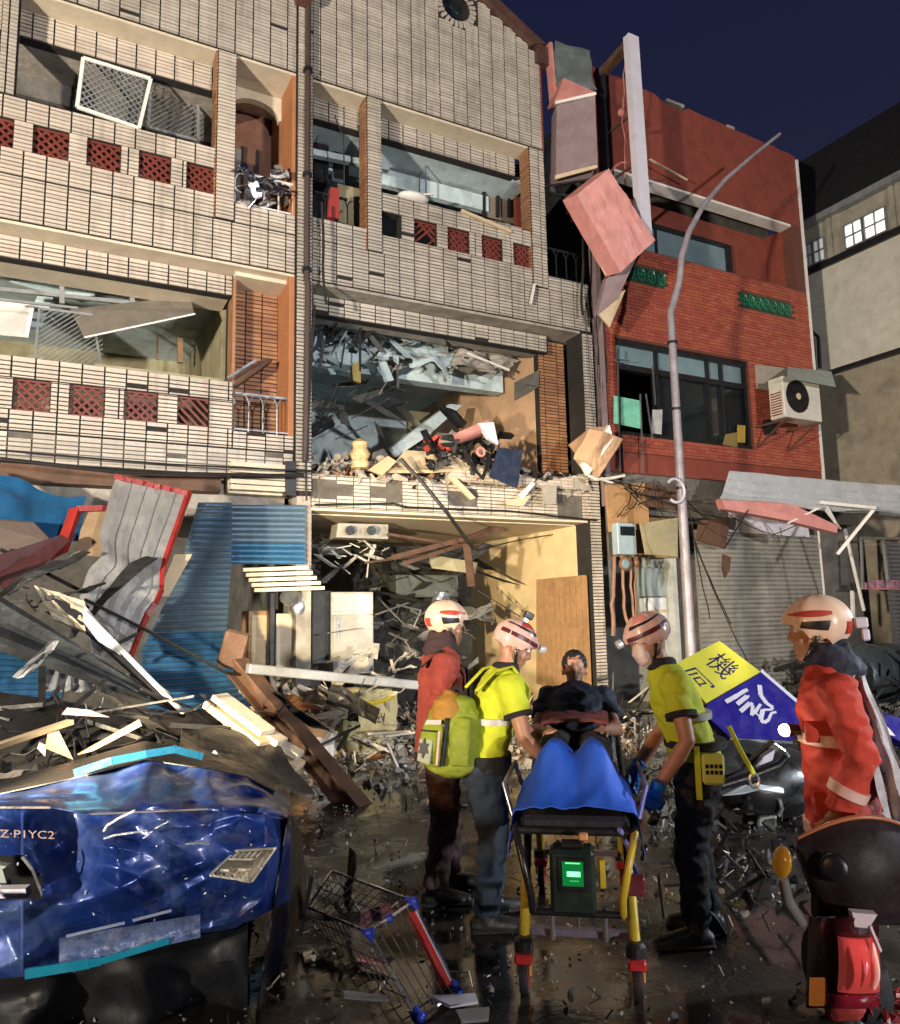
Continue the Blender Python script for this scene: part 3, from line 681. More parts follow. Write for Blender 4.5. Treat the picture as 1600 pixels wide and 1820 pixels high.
# green glazed ornament panels
for (a, b) in ((8.50, 9.72), (11.58, 13.05)):
    pm = MB(); pm.box(a, b, -.004, .02, 7.47, 7.77); po = pm.build('ornament_panel', mat('dark_green_glaze', (.012, .05, .03), .3, var=.3), RH)
    n = int((b - a) / .21)
    for k in range(n):
        cx = a + (b - a) * (k + .5) / n; t = MB()
        for sg in (-1, 1):
            t.tube([Vector((cx + .085 * math.sin(th) * sg, -.02, 7.62 + .115 * math.cos(th))) for th in np.linspace(0, math.pi, 7)], .020, 5)
        t.bar((cx - .09, -.02, 7.62), (cx + .09, -.02, 7.62), .03); t.bar((cx, -.02, 7.50), (cx, -.02, 7.74), .025)
        t.build('ornament_tile', mat('green_glaze', (.02, .13, .07), .25, var=.3), po)
# pale edge strip at the right corner and lower strip
MB().box(RX1 + .003, RX1 + .06, -.03, .2, 4.2, 11.05).build('corner_strip', M_WHITE, RH)
MB().box(RX0, RX1, .0, .3, 4.0, 4.345).build('beam', M_REDP, RH)
MB().box(RX0, RX1, .05, .35, 3.3, 3.997).build('beam', M_GREYW, RH)
MB().box(RX0, 9.9, .3, .4, 2.6, 3.9).build('fascia_board', M_WOOD, RH)
room(RH, RX0, 9.85, .4, 4, .02, 3.3, mat('pale_grey_shop_wall', (.40, .42, .42), .7, dirt=.3), M_GREYW, M_CONC)
MB().box(RX0, RX1, .8, 8, 9.6, 10.9).build('rear_block', M_GREYW, RH)
MB().box(9.86, RX1, .5, .6, 0.02, 3.3).build('interior_wall', M_GREYW, RH)

# ---------------- far right building with dark pitched roof
FB = empty('warehouse', (15.5, 0, 0), 'pale building behind the brick house with lit upper windows and a black roof', 'building')
XW = 15.0
def pw(px, py): return PX(px, py, XW)
zt, zb = 10.3, 9.3
MB().box(XW, XW + .3, -6, 6, 0, 6.70).build('wall', mat('brown_grey_wall', (.30, .265, .20), .85, var=.15, dirt=.4, bump=.1), FB)
MB().box(XW + .01, XW + .3, -6, 6, 6.80, 9.15).build('wall', mat('beige_grey_wall', (.55, .53, .46), .85, var=.12, dirt=.3, bump=.1, dcol=(.25, .24, .2)), FB)
MB().box(XW - .12, XW + .3, -6, 6, 6.70, 6.797).build('ledge', M_DKMET, FB)
MB().box(XW - .06, XW + .3, -6, 6, 9.153, 9.30).build('ledge', M_DKMET, FB)
MB().box(XW + .10, XW + .3, -6, 6, 9.30, 10.28).build('wall', mat('weathered_cladding', (.33, .31, .25), .7, var=.2, dirt=.3), FB)
y = -5.9; k = 0
while y < 1.4:
    MB().box(XW + .05, XW + .10, y, y + .10, 9.303, 10.277).build('cladding_rib', mat('weathered_cladding', (.33, .31, .25)), FB) if not any(a - .1 < y < b for a, b in ((-.95, .05), (.45, 1.05))) else None
    y += .16
MB().box(XW - .10, XW + .4, -6, 6, 10.28, 10.42).build('eave_gutter', M_STEEL, FB)
rf = MB(); q = [pw(1408, 280), pw(1640, 158)]
rf.hexa([(XW - .14, -6, 10.42), (XW + 8, -6, 10.42), (XW + 8, 1.5, 10.42), (XW - .14, 1.5, 10.42), (XW + .5, -6, 12.2), (XW + 7, -6, 12.2), (XW + 7, 1.35, 12.25), (XW + .5, 1.35, 12.25)])
rf.build('roof', mat('black_roof', (.006, .006, .007), .8, var=.2), FB)
M_LIT = mat('lit_window', (.8, .8, .75), .4, emit=(1.0, .98, .93), estr=1.3, bump=0)
for (ya, yb, lit) in ((-.92, -.42, 1), (-.40, .03, 1), (.50, .80, .5), (.82, 1.02, .2)):
    fr = MB(); z0, z1 = 9.36, 9.92; ym = (ya + yb) / 2
    for a in ((ya, ya + .03, z0, z1), (yb - .03, yb, z0, z1), (ya + .03, yb - .03, z0, z0 + .03), (ya + .03, yb - .03, z1 - .03, z1), (ym - .012, ym + .012, z0 + .03, z1 - .03)): fr.box(XW + .02, XW + .09, a[0], a[1], a[2], a[3])
    fr.box(XW + .02, XW + .09, ya + .03, ym - .012, 9.62, 9.65); fr.box(XW + .02, XW + .09, ym + .012, yb - .03, 9.62, 9.65)
    fo = fr.build('window', M_STEEL, FB)
    MB().box(XW + .06, XW + .07, ya + .03, yb - .03, z0 + .03, z1 - .03).build('pane', M_LIT if lit > .9 else mat('half_lit_window%d' % int(lit * 10), (.5, .5, .48), .4, emit=(.95, .98, 1), estr=.5 * lit, bump=0), fo)
MB().tube([pw(1447, 590) - Vector((.1, 0, 0)), pw(1460, 600) - Vector((.1, 0, 0)), pw(1463, 655) - Vector((.1, 0, 0))], .04).build('drain_pipe', M_DKMET, FB)
# ================================================================== things on and between the houses
def T_(label, cat, group=None, kind=None): return dict(label=label, cat=cat, group=group, kind=kind)
def poly_thing(name, pts, thick, m, label, cat, parent=None, bevel=0.0):
    return MB().prism(pts, thick).build(name, m, parent, tags=T_(label, cat) if label else None, bevel=bevel)

# rain hopper and downpipe on the party pillar
hp = MB(); c = [PY(513, 60, -.16), PY(566, 72, -.16)]
zt_, zb_ = 12.3, 10.1
a = PY(513, 100, -.16).x; b = PY(566, 100, -.16).x
hp.hexa([(a + .12, -.30, 10.45), (b - .12, -.30, 10.45), (b - .12, -.06, 10.45), (a + .12, -.06, 10.45), (a, -.36, 11.05), (b, -.36, 11.05), (b, -.06, 11.05), (a, -.06, 11.05)])
hp.box(a - .02, b + .02, -.38, -.055, 11.05, 11.35)
h_o = hp.build('rain_hopper', mat('red_brown_enamel', (.12, .05, .035), .45, var=.25, dirt=.4), tags=T_('brown rain hopper with downpipe on the pillar between the two tiled houses', 'drainpipe'))
xp = (a + b) / 2 + .07
MB().tube([(xp, -.14, 10.5), (xp, -.14, 6.3), (xp + .02, -.14, 6.2), (xp, -.12, 3.75)], .042, 10).build('downpipe', mat('dull_brown_pipe', (.055, .035, .03), .6, dirt=.3), h_o, smooth=True)
br = MB()
for z in (9.4, 7.8, 6.4): br.lathe((xp, -.14, z), [(.068, 0), (.068, .05)], 10)
for z in (9.4, 7.8, 6.4): pass
br.build('pipe_bracket', M_DKMET, h_o)

# tall empty sign frame and broken sign boxes between middle and red house
XS = 8.30
def ps(px, py, x=XS): return PX(px, py, x)
sf = empty('projecting_sign', ps(1130, 415), 'tall empty projecting sign frame with a pale lilac outer edge', 'sign frame')
o1, o2 = ps(1131, 58), ps(1151, 414); i1 = ps(1066, 102); i2 = ps(1085, 330)
yo, yi = (o1.y + o2.y) / 2, (i1.y + i2.y) / 2; z1, z0 = o1.z, o2.z
m = MB(); m.prism([(XS - .12, yo, z0), (XS + .10, yo, z0), (XS + .10, yo + .05, z1), (XS - .12, yo + .05, z1)], (0, .14, 0)); m.build('edge_panel', M_SIGNW, sf)
m = MB(); m.bar((XS, yo + .1, z1 - .06), (XS, yi, z1 - .12), .16, .10); m.build('top_bar', M_RUST, sf)
m = MB(); m.bar((XS, yi, z0 + .6), (XS, yi, z1 - .1), .10, .08); m.build('inner_bar', M_DKMET, sf)
for z in (z0 + .15, z0 + 1.3, z0 + 2.2): MB().bar((XS, yo + .1, z), (XS, 0, z + .05), .035).build('wall_bracket', M_RUST, sf)
m = MB(); m.tube(sag(ps(1112, 90), ps(1106, 200), .05, 8, .06, 3), .014, 5); m.tube(sag(ps(1108, 200), ps(1112, 330), .0, 8, .05, 4), .012, 5); m.tube(sag(ps(1115, 290), ps(1075, 330), -.15, 10, .05, 9), .02, 5)
m.ball(ps(1105, 200), .07, 8, 6); m.build('loose_wire', M_PINK, sf)
m = MB(); m.bar(PY(1155, 283, -.25), PY(1222, 320, -.25), .03, .02); m.build('metal_strip', M_PLY, tags=T_('thin pale strip poking out behind the tall lilac edged sign frame', 'rod'))
# upper mauve box
def quad_box(name, q, depth, m, parent=None, tags=None):
    n = (Vector(q[1]) - Vector(q[0])).cross(Vector(q[3]) - Vector(q[0])).normalized()
    if n.dot(CAM - Vector(q[0])) > 0: n = -n
    q = [Vector(p) for p in q]; nr = (q[1] - q[0]).cross(q[3] - q[0])
    if nr.dot(n) > 0: q = q[::-1]
    sd = q[0].x * 7 + q[0].z * 3
    return MB().sheet(q, 14, 14, lambda u, v: .035 * noise3((u * 2.2, v * 2.2, sd)) - .03 * abs(noise3((u * 4, v * 4, sd + 5))), depth).build(name, m, parent, tags=tags)
def pp(px, py, y): return PY(px, py, y)
b1 = quad_box('sign_box', [pp(988, 312, -.3), pp(1062, 292, -.75), pp(1058, 166, -.75), pp(990, 182, -.3)], .3, M_MAUVE, tags=T_('mauve sign box hanging upright beside the tiled gable', 'sign box'))
poly_thing('sign_face', [pp(986, 180, -.32), pp(1058, 163, -.78), pp(1002, 138, -.32)], (0.02, .25, .02), M_PINK, None, None, b1)
poly_thing('edge_strip', [pp(988, 184, -.33), pp(1060, 168, -.79), pp(1060, 163, -.79), pp(988, 178, -.33)], (0, .03, 0), M_WHITE, None, None, b1)
poly_thing('edge_strip', [pp(988, 318, -.33), pp(1062, 298, -.79), pp(1062, 292, -.79), pp(988, 311, -.33)], (0, .03, 0), M_PLY, None, None, b1)
m = MB(); m.sheet([pp(984, 150, -.15), pp(1058, 160, -.5), pp(1048, 90, -.3), pp(986, 72, -.1)], 12, 12, lambda u, v: .12 * noise3((u * 2.5, v * 2.5, 2)), .006)
m.build('tarpaulin', mat('grey_green_tarp', (.10, .12, .12), .6, var=.3), smooth=True, tags=T_('grey green torn tarp draped at the top of the mauve sign box', 'tarpaulin'))
m = MB(); m.bar(pp(975, 80, -.08), pp(985, 190, -.08), .16, .06); m.build('metal_post', M_PINK, tags=T_('reddish post beside the right end of the tiled gable', 'post'))
m = MB()
for (a_, b_) in (((975, 330), (1055, 318)), ((985, 345), (1030, 350)), ((1000, 330), (1010, 380))): m.bar(pp(*a_, -.2), pp(*b_, -.5), .03)
m.build('sign_bracket', M_DKMET, b1)
# hanging pink box
b2 = quad_box('sign_box', [pp(1000, 356, -.55), pp(1076, 492, -.6), pp(1136, 436, -.9), pp(1056, 311, -.85)], .30, M_PINK, tags=T_('tilted pink sign box hanging loose under the mauve one', 'sign box'))
poly_thing('crumpled_face', [pp(1050, 440, -.58), pp(1076, 491, -.61), pp(1136, 437, -.92), pp(1110, 430, -.90)], (-.012, -.02, 0), M_PLY, None, None, b2)
poly_thing('sign_side', [pp(1078, 496, -.6), pp(1062, 560, -.5), pp(1098, 530, -.7), pp(1140, 440, -.9)], (0, .1, .02), M_MAUVE, None, None, b2)
poly_thing('torn_flap', [pp(1062, 556, -.5), pp(1084, 582, -.5), pp(1112, 515, -.72), pp(1100, 520, -.7)], (0.01, .03, 0), M_PLY, None, None, b2)
poly_thing('end_cap', [pp(1125, 425, -.92), pp(1150, 410, -1.0), pp(1152, 422, -1.0), pp(1132, 436, -.92)], (0, .05, .01), M_SIGNW, None, None, b2)
m = MB(); m.tube(sag(pp(1030, 350, -.5), pp(1015, 395, -.4), .0, 6, .03), .012, 5); m.tube(sag(pp(1040, 250, -.2), pp(1036, 560, -.2), 0, 14, .05, 5), .022, 6)
m.build('loose_cable', M_CABLE, tags=T_('black cable running down beside the hanging pink sign box', 'cable'))
# mess on the right corner pillar
m = MB()
for k in range(14):
    x = random.uniform(7.75, 8.2); z = random.uniform(4.2, 7.0)
    m.tube(sag((x, -.08, z), (x + random.uniform(-.1, .1), -.1, z - random.uniform(.5, 1.5)), .0, 6, .04, k), .008, 4)
m.build('hanging_wires', M_CABLE, tags=T_('loose black wires hanging down the right corner of the gabled house', 'wires', kind='stuff'))
m = MB(); m.bar((8.08, -.03, 3.4), (8.06, -.03, 8.6), .16, .1); m.build('corner_post', M_MAUVE, tags=T_('narrow dull red strip between the gabled house and brick house', 'post'))

# bent peach sign box lying on the broken balcony edge
b3 = quad_box('sign_box', [pp(1018, 815, -.35), pp(1040, 842, -.3), pp(1083, 776, -.5), pp(1045, 762, -.6)], .25, M_PEACH, tags=T_('bent peach sign box resting on the broken balcony edge', 'sign box'))
poly_thing('white_edge', [pp(1036, 825, -.5), pp(1046, 845, -.5), pp(1090, 780, -.75), pp(1084, 755, -.75)], (0, .08, .01), M_WHITE, None, None, b3)
poly_thing('top_face', [pp(1012, 790, -.2), pp(1040, 826, -.5), pp(1086, 757, -.75), pp(1050, 760, -.45)], (0, .03, .0), mat('tan_face', (.36, .22, .13), .6, dirt=.4), None, None, b3)
m = MB(); m.tube([pp(1046, 845, -.45), pp(1060, 852, -.45), pp(1085, 850, -.4), pp(1110, 845, -.4)], .025, 6); m.tube([pp(1060, 850, -.4), pp(1090, 858, -.4)], .015, 5); m.build('torn_strip', M_WHITE, b3)

# ------------------------------------------------------------------ street lamp pole (lamp head gone)
YL = -1.7
base = PY(1231, 1200, YL); bx = base.x
lp = empty('street_lamp', (bx, YL, 0), 'tall grey lamp pole with bent arm and no lamp head', 'street lamp')
pts = [Vector((bx, YL, 0)), Vector((bx, YL, 2.5)), Vector((bx, YL, PY(1207, 560, YL).z))] + [PY(x, y, YL) for x, y in ((1208, 500), (1212, 455), (1225, 412), (1250, 365), (1290, 318), (1340, 275), (1386, 238))]
dens = []; rad = []
for i in range(len(pts) - 1):
    for t in (0, .5): dens.append(pts[i].lerp(pts[i + 1], t))
dens.append(pts[-1]); nn = len(dens); zmax = 7.0
rad = [(.082 - .030 * min(1, p.z / 6.5)) if p.z < 6.6 else max(.028, .052 - .024 * (p.x - bx) / 2.0) for p in dens]
mp_ = mat('weathered_pole_paint', (.34, .31, .34), .5, .3, var=.25, scale=3, bump=.2, bscale=30, dirt=.45, dcol=(.13, .10, .09), streak=.3)
MB().tube(dens, rad, 14).build('pole', mp_, lp, smooth=True)
m = MB(); m.lathe((bx, YL, 0), [(.15, 0), (.15, .02), (.10, .03), (.095, .5)], 14); m.build('pole_base', mp_, lp)
for z in (3.42, 4.6, 5.62): MB().lathe((bx, YL, z), [(.078, 0), (.078, .04)], 14).build('pole_band', M_DKMET, lp)
m = MB()
c0 = Vector((bx - .03, YL - .06, 3.38))
m.tube([c0 + Vector((-.17 + .17 * math.cos(t), -.03, .17 * math.sin(t))) for t in np.linspace(-2.2, 2.4, 16)], .022, 7)
m.build('cable_loop', M_SIGNW, lp, smooth=True)
for k, (a_, b_, s_) in enumerate([((1222, 930, YL), (1300, 1110, -1.2), .05), ((1224, 900, YL), (1262, 1100, -1.5), .08), ((1232, 960, YL), (1335, 1190, -1.8), .06)]):
    MB().tube(sag(PY(*a_), PY(*b_), s_, 12, .02, k), .009, 5).build('guy_wire', M_CABLE, tags=T_('black cable from the lamp pole to the ground, %s' % ['ending behind the yellow and blue sign', 'shortest of the three', 'longest of the three'][k], 'cable', 'cables beside the lamp pole'))

# ------------------------------------------------------------------ air conditioner
y1_ = -.75
ax0, ax1 = PY(1393, 700, y1_).x, PY(1458, 700, y1_).x; az0, az1 = PY(1415, 743, y1_).z, PY(1415, 672, y1_).z
ac = empty('air_conditioner', ((ax0 + ax1) / 2, y1_, az0), 'white air conditioner outdoor unit bracketed to the red brick wall', 'air conditioner')
MB().box(ax0, ax1, y1_, y1_ + .32, az0, az1).build('casing', mat('yellowed_white_plastic', (.62, .59, .52), .5, dirt=.35, dcol=(.25, .2, .15)), ac, bevel=.012)
fc = Vector((ax0 + (ax1 - ax0) * .36, y1_ - .004, (az0 + az1) / 2 + .03)); fr_ = (az1 - az0) * .40
MB().lathe(fc + Vector((0, .003, 0)), [(fr_, 0), (fr_, .012), (fr_ * .9, .014)], 28, (0, -1, 0)).build('fan_opening', M_BLACK, ac)
m = MB()
for k in range(1, 5): m.tube([fc + Vector((fr_ * k / 4.6 * math.cos(t), -.022, fr_ * k / 4.6 * math.sin(t))) for t in np.linspace(0, 2 * math.pi, 25)], .005, 5, cap=False)
for k in range(8): t = k * math.pi / 4; m.bar(fc + Vector((0, -.022, 0)), fc + Vector((fr_ * math.cos(t), -.022, fr_ * math.sin(t))), .006)
m.build('fan_guard', M_DKMET, ac)
m = MB(); m.lathe(fc, [(fr_ * .22, .016), (fr_ * .2, .03)], 16, (0, -1, 0)); m.build('fan_hub', M_PLY, ac)
m = MB()
for k in range(9): m.box(ax0 - .006, ax0 + .004, y1_ + .05, y1_ + .28, az0 + .06 + k * .05, az0 + .085 + k * .05)
m.build('side_vent', M_REDP, ac)
for x in (ax0 + .08, ax1 - .1):
    m = MB(); m.bar((x, y1_ - .02, az0 - .03), (x, 0, az0 - .03), .04); m.bar((x, y1_ + .1, az0 - .05), (x, -.02, az0 - .42), .03); m.build('wall_bracket', M_RUST, ac)
m = MB(); m.sheet([PY(1400, 672, -1.0), PY(1486, 688, -1.0), PY(1478, 660, -.1), PY(1400, 652, -.1)], 12, 4, lambda u, v: .015 * math.sin(u * 38), .006)
m.build('rain_shield', mat('pale_green_sheet', (.42, .50, .44), .5, dirt=.4), ac)
poly_thing('board', [PY(1348, 690, -.08), PY(1400, 700, -.08), PY(1402, 655, -.08), PY(1345, 648, -.08)], (0, .05, 0), mat('beige_board', (.33, .29, .24), .8, dirt=.4), 'beige board fixed to the brick wall left of the air conditioner', 'board')
m = MB(); m.box(*[PY(1365, 760, -.12).x, PY(1380, 760, -.12).x], -.12, -.01, PY(1365, 770, -.12).z, PY(1365, 745, -.12).z); m.build('switch_box', M_DKMET, tags=T_('small dark switch box on the brick wall under the air conditioner', 'switch box'))
# things at the brick house window
poly_thing('mint_panel', [PY(1092, 752, -.10), PY(1140, 762, -.10), PY(1138, 712, -.10), PY(1092, 703, -.10)], (0, .02, 0), mat('mint_green', (.20, .58, .42), .45, dirt=.3, dscale=6), 'mint green panel hanging at the left of the brick house window', 'panel')
poly_thing('yellow_notice', [PY(1311, 786, .03), PY(1325, 787, .03), PY(1325, 756, .03), PY(1311, 755, .03)], (0, .01, 0), mat('dull_yellow', (.55, .38, .06), .6), 'small yellow notice in the lower right pane of the brick house window', 'notice')
poly_thing('yellow_cloth', [PY(1285, 790, .03), PY(1311, 795, .03), PY(1311, 768, .03), PY(1290, 772, .03)], (0, .01, 0), mat('olive_yellow', (.22, .17, .05), .7), 'olive cloth behind the yellow notice in the brick house window', 'cloth')
m = MB()
for (a_, b_) in (((1098, 620), (1102, 840)), ((1148, 700), (1160, 780)), ((1160, 650), (1165, 720)), ((1138, 700), (1143, 840)), ((1092, 640), (1120, 640))): m.bar(PY(*a_, -.12), PY(*b_, -.12), .022)
m.build('broken_rail', M_GALV, tags=T_('broken pale rods hanging at the left half of the brick house window', 'railing'))
poly_thing('hanging_strip', [PY(1158, 770, -.05), PY(1176, 772, -.05), PY(1178, 728, -.05), PY(1160, 728, -.05)], (0, .01, 0), mat('crumpled_white', (.5, .5, .5), .6, dirt=.6, dscale=8), 'crumpled white scrap hanging in the brick house window', 'scrap')

# ------------------------------------------------------------------ right side: shutters, awning, frames
def shutter(name, x0, x1, y, z0, z1, pitch, m, label, bulge=None):
    o = empty(name, ((x0 + x1) / 2, y, z0), label, 'roller shutter')
    n = int((z1 - z0) / pitch); me = None
    for k in range(n):
        z = z0 + k * pitch; mb = MB(); prof = [(-.0, 0), (-.022, pitch * .25), (-.022, pitch * .7), (0, pitch * .93)]
        if me is None or bulge:
            nxs = 16 if bulge else 1; top = []
            for (dy, dz) in prof:
                for i in range(nxs + 1):
                    x = x0 + (x1 - x0) * i / nxs; bb = bulge(i / nxs, (z - z0) / (z1 - z0)) if bulge else 0
                    top.append(Vector((x, y + dy + bb, z + dz)))
            mb.grid(top, nxs, 3, Vector((0, -.004, 0)))
            s = mb.build('slat', m, o)
            if not bulge: me = s.data; z00 = z
        else:
            s = bpy.data.objects.new('slat', me); COL.objects.link(s); s.parent = o; s.location = (0, 0, z - z00)
    return o
sx0, sx1 = PY(1238, 1050, -.02).x, PY(1462, 1050, -.02).x
sh = shutter('roller_shutter', sx0, sx1, -.02, .05, 3.12, .082, M_SHUT, 'closed dented grey roller shutter behind the lamp pole', lambda u, v: -.10 * math.exp(-((u - .55) ** 2) / .02 - ((v - .55) ** 2) / .04) + .06 * math.exp(-((u - .8) ** 2) / .01 - ((v - .4) ** 2) / .03) + .015 * noise3((u * 5, v * 4, 0)))
q = [PY(1462, 1050, -.05).x, PY(1528, 1050, -.05).x]
MB().box(q[0] + .01, q[1], -.1, .2, 0, 3.3).build('gate_post', M_GREYW, tags=T_('dark pier between the grey shutter and the blue grey one', 'post'))
s2 = shutter('roller_shutter', q[1] + .02, q[1] + 4.0, -.6, .05, 2.95, .082, mat('blue_grey_shutter', (.20, .21, .25), .45, .4, var=.2, dirt=.3), 'blue grey roller shutter at the far right edge')
m = MB(); m.bar(PY(1531, 957, -.75), PY(1640, 957, -.75), .05); m.bar(PY(1531, 957, -.75), PY(1534, 1047, -.75), .04); m.bar(PY(1570, 960, -.75), PY(1580, 1040, -.75), .05)
m.build('shutter_frame', M_GALV, s2)
m = MB(); m.bar(PY(1530, 1046, -.8), PY(1640, 1048, -.8), .05, .03); m.build('pink_rail', M_PINK, s2)
m = MB()
for k, px in enumerate((1545, 1562, 1580, 1592)): m.box(PY(px, 1045, -.85).x, PY(px, 1045, -.85).x + .18, -.85, -.75, PY(px, 1045, -.85).z, PY(px, 1045 - 10 - 4 * (k % 2), -.85).z)
m.build('cloth_bundle', mat('mixed_cloth', (.35, .18, .25), .9, var=.6, scale=12), tags=T_('small coloured cloths on the pink rail at the far right', 'cloth', kind='stuff'))
# awning of silver corrugated sheet
aw = empty('awning', PY(1440, 880, -1.2), 'crushed silver corrugated awning over the grey shutter', 'awning')
m = MB(); m.sheet([PY(1281, 882, -1.3), PY(1640, 912, -2.4), PY(1640, 868, -1.5), PY(1296, 838, -.8)], 60, 44, lambda u, v: .045 * math.sin(v * 44 + 1.6 * noise3((u * 3, v, 0))) + .22 * math.sin(v * 3.1) + .07 * noise3((u * 3, v * 2, 4)), .004)
m.build('corrugated_sheet', mat('silver_sheet', (.74, .78, .82), .25, .45, var=.1, bump=.04, bscale=8, dirt=.3, dcol=(.25, .25, .26)), aw, smooth=True)
m = MB(); m.prism([PY(1282, 886, -1.25), PY(1290, 905, -1.25), PY(1400, 925, -1.6), PY(1488, 947, -1.9), PY(1490, 935, -1.9), PY(1400, 892, -1.6)], (0, .14, 0)); m.build('pink_beam', M_PINK, aw)
m = MB(); m.bar(PY(1456, 893, -1.9), PY(1556, 903, -2.2), .05); m.bar(PY(1553, 905, -2.1), PY(1488, 985, -1.7), .09, .05); m.bar(PY(1470, 900, -1.9), PY(1486, 930, -1.9), .03)
m.bar(PY(1400, 930, -1.6), PY(1462, 900, -1.8), .025); m.bar(PY(1462, 900, -1.8), PY(1494, 940, -1.8), .025)
m.build('frame_bar', M_WHITE, aw)
m = MB(); m.bar(PY(1453, 925, -1.2), PY(1466, 1065, -1.0), .025); m.bar(PY(1502, 940, -1.3), PY(1536, 1085, -1.1), .045); m.bar(PY(1515, 1050, -1.0), PY(1517, 1110, -1.0), .05)
m.build('support_post', M_WHITE, aw)
m = MB(); m.tube(sag(PY(1340, 890, -1.4), PY(1288, 975, -1.3), 0, 6), .012, 5); m.tube(sag(PY(1280, 905, -1.2), PY(1375, 950, -1.4), .05, 8), .008, 5); m.tube(sag(PY(1375, 950, -1.4), PY(1440, 920, -1.5), .02, 8), .008, 5); m.build('loose_wire', M_CABLE, aw)
poly_thing('hanging_tag', [PY(1285, 985, -1.3), PY(1300, 990, -1.3), PY(1298, 1012, -1.3), PY(1289, 1028, -1.3), PY(1284, 1010, -1.3)], (0, .02, 0), M_RUST, 'rusty brown flap dangling on a wire before the grey shutter', 'flap')
poly_thing('light_panel', [PY(1296, 945, -.15), PY(1440, 955, -.15), PY(1430, 900, -.15), PY(1300, 890, -.15)], (0, .04, 0), M_SIGNW, 'pale lilac panel under the silver awning above the grey shutter', 'panel')
# mess above the awning left: brown boards, wires and pink scrap
for k, (q_, mm, lab) in enumerate([
    ([(1078, 862), (1150, 858), (1155, 940), (1085, 945)], M_WOOD, 'brown weathered fascia board left of the lamp pole'),
    ([(1150, 858), (1205, 870), (1200, 905), (1150, 900)], M_RUST, 'rust red scrap hanging beside the lamp pole under the brick house'),
    ([(1245, 925), (1298, 918), (1290, 975), (1240, 960)], M_RUST, 'dark red flap behind the lamp pole above the shutter'),
    ([(1140, 930), (1205, 920), (1205, 990), (1150, 985)], M_OLIVE, 'olive brown board hanging left of the lamp pole')]):
    poly_thing('fascia_board', [PY(x, y, -.25 - .05 * k) for x, y in q_], (0, .05, 0), mm, lab, 'board')
m = MB()
for k in range(10):
    a_ = PY(random.uniform(1070, 1200), random.uniform(848, 880), -.4); b_ = PY(random.uniform(1090, 1290), random.uniform(860, 960), -.4)
    m.tube(sag(a_, b_, random.uniform(0, .15), 10, .05, k), .010, 5)
m.build('tangled_wires', M_CABLE, tags=T_('tangle of black wires around the lamp pole under the brick house', 'wires', kind='stuff'))
# meter box and pipes on the corner pier
mb_ = empty('meter_box', PY(1115, 985, -.35), 'bluish electric meter box on the corner pier left of the lamp pole', 'meter box')
q0, q1 = PY(1100, 985, -.4), PY(1130, 930, -.4); MB().box(q0.x, q1.x, -.4, -.25, q0.z, q1.z).build('casing', mat('pale_blue_casing', (.30, .40, .46), .35, dirt=.2), mb_, bevel=.01)
MB().box(q0.x + .05, q1.x - .05, -.415, -.401, q0.z + .3, q1.z - .06).build('meter_window', M_GLASSD, mb_)
m = MB()
for k, px in enumerate((1092, 1105, 1120, 1132)): m.tube(sag(PY(px, 990, -.3), PY(px + random.uniform(-6, 10), 1130, -.3), 0, 8, .06, k), .030 - .004 * k, 7)
m.ball(PY(1112, 1002, -.38), .11, 12, 8); m.ball(PY(1130, 1000, -.36), .07, 10, 6); m.build('pipes', mat('orange_brown_pipe', (.25, .13, .085), .5, var=.3, dirt=.3), mb_, smooth=True)
MB().lathe(PY(1112, 1002, -.49), [(.075, 0), (.07, .02), (.05, .025)], 16, (0, -1, 0)).build('dial', M_GLASSB, mb_)
m = MB(); m.bar(PY(1079, 900, -.1), PY(1092, 1130, -.1), .05); m.build('conduit', M_GALV, mb_)
# shop to the left of the pole: bright interior goods
shop = [((1150, 1010, 1215, 1060), (.30, .36, .38), 'grey blue shelf unit deep in the bright shop left of the lamp pole', 'shelf'),
        ((1155, 1062, 1190, 1110), (.62, .66, .68), 'white carton on the lower shelf left of the lamp pole', 'carton'),
        ((1188, 1050, 1216, 1085), (.55, .10, .05), 'red carton in the shop left of the lamp pole', 'carton'),
        ((1190, 1088, 1218, 1120), (.60, .66, .67), 'pale open box under the red carton in the shop', 'box'),
        ((1215, 1120, 1245, 1160), (.64, .64, .66), 'white column block behind the foot of the lamp pole', 'block')]
for (x0, y0, x1, y1), colr, lab, cat in shop:
    a_, b_ = PY(x0, y1, .6), PY(x1, y0, .6)
    o = MB(); o.box(a_.x, b_.x, .6, .85, a_.z, b_.z); oo = o.build('carton' if cat == 'carton' else cat.replace(' ', '_'), mat('goods_%d' % int(x0 + y0), colr, .6, var=.2, dirt=.2), tags=T_(lab, cat), bevel=.01)
    if cat in ('carton', 'box'): MB().box(a_.x + .02, b_.x - .02, .592, .599, (a_.z + b_.z) / 2 - .03, (a_.z + b_.z) / 2 + .03).build('tape', M_PLY, oo)
l_ = spot('shop_lamp', (PY(1190, 1000, .9).x, .75, 2.9), (9.3, 1.4, .6), 60, (.93, .97, 1.0), 140, .6, .1)
MB().box(l_.location.x - .3, l_.location.x + .3, .72, .78, 2.93, 2.98).build('shop_tube_lamp', mat('lamp_white', (.8, .8, .8), .4, emit=(.93, .97, 1), estr=3, bump=0), tags=T_('fluorescent tube on the ceiling of the bright shop', 'lamp'))
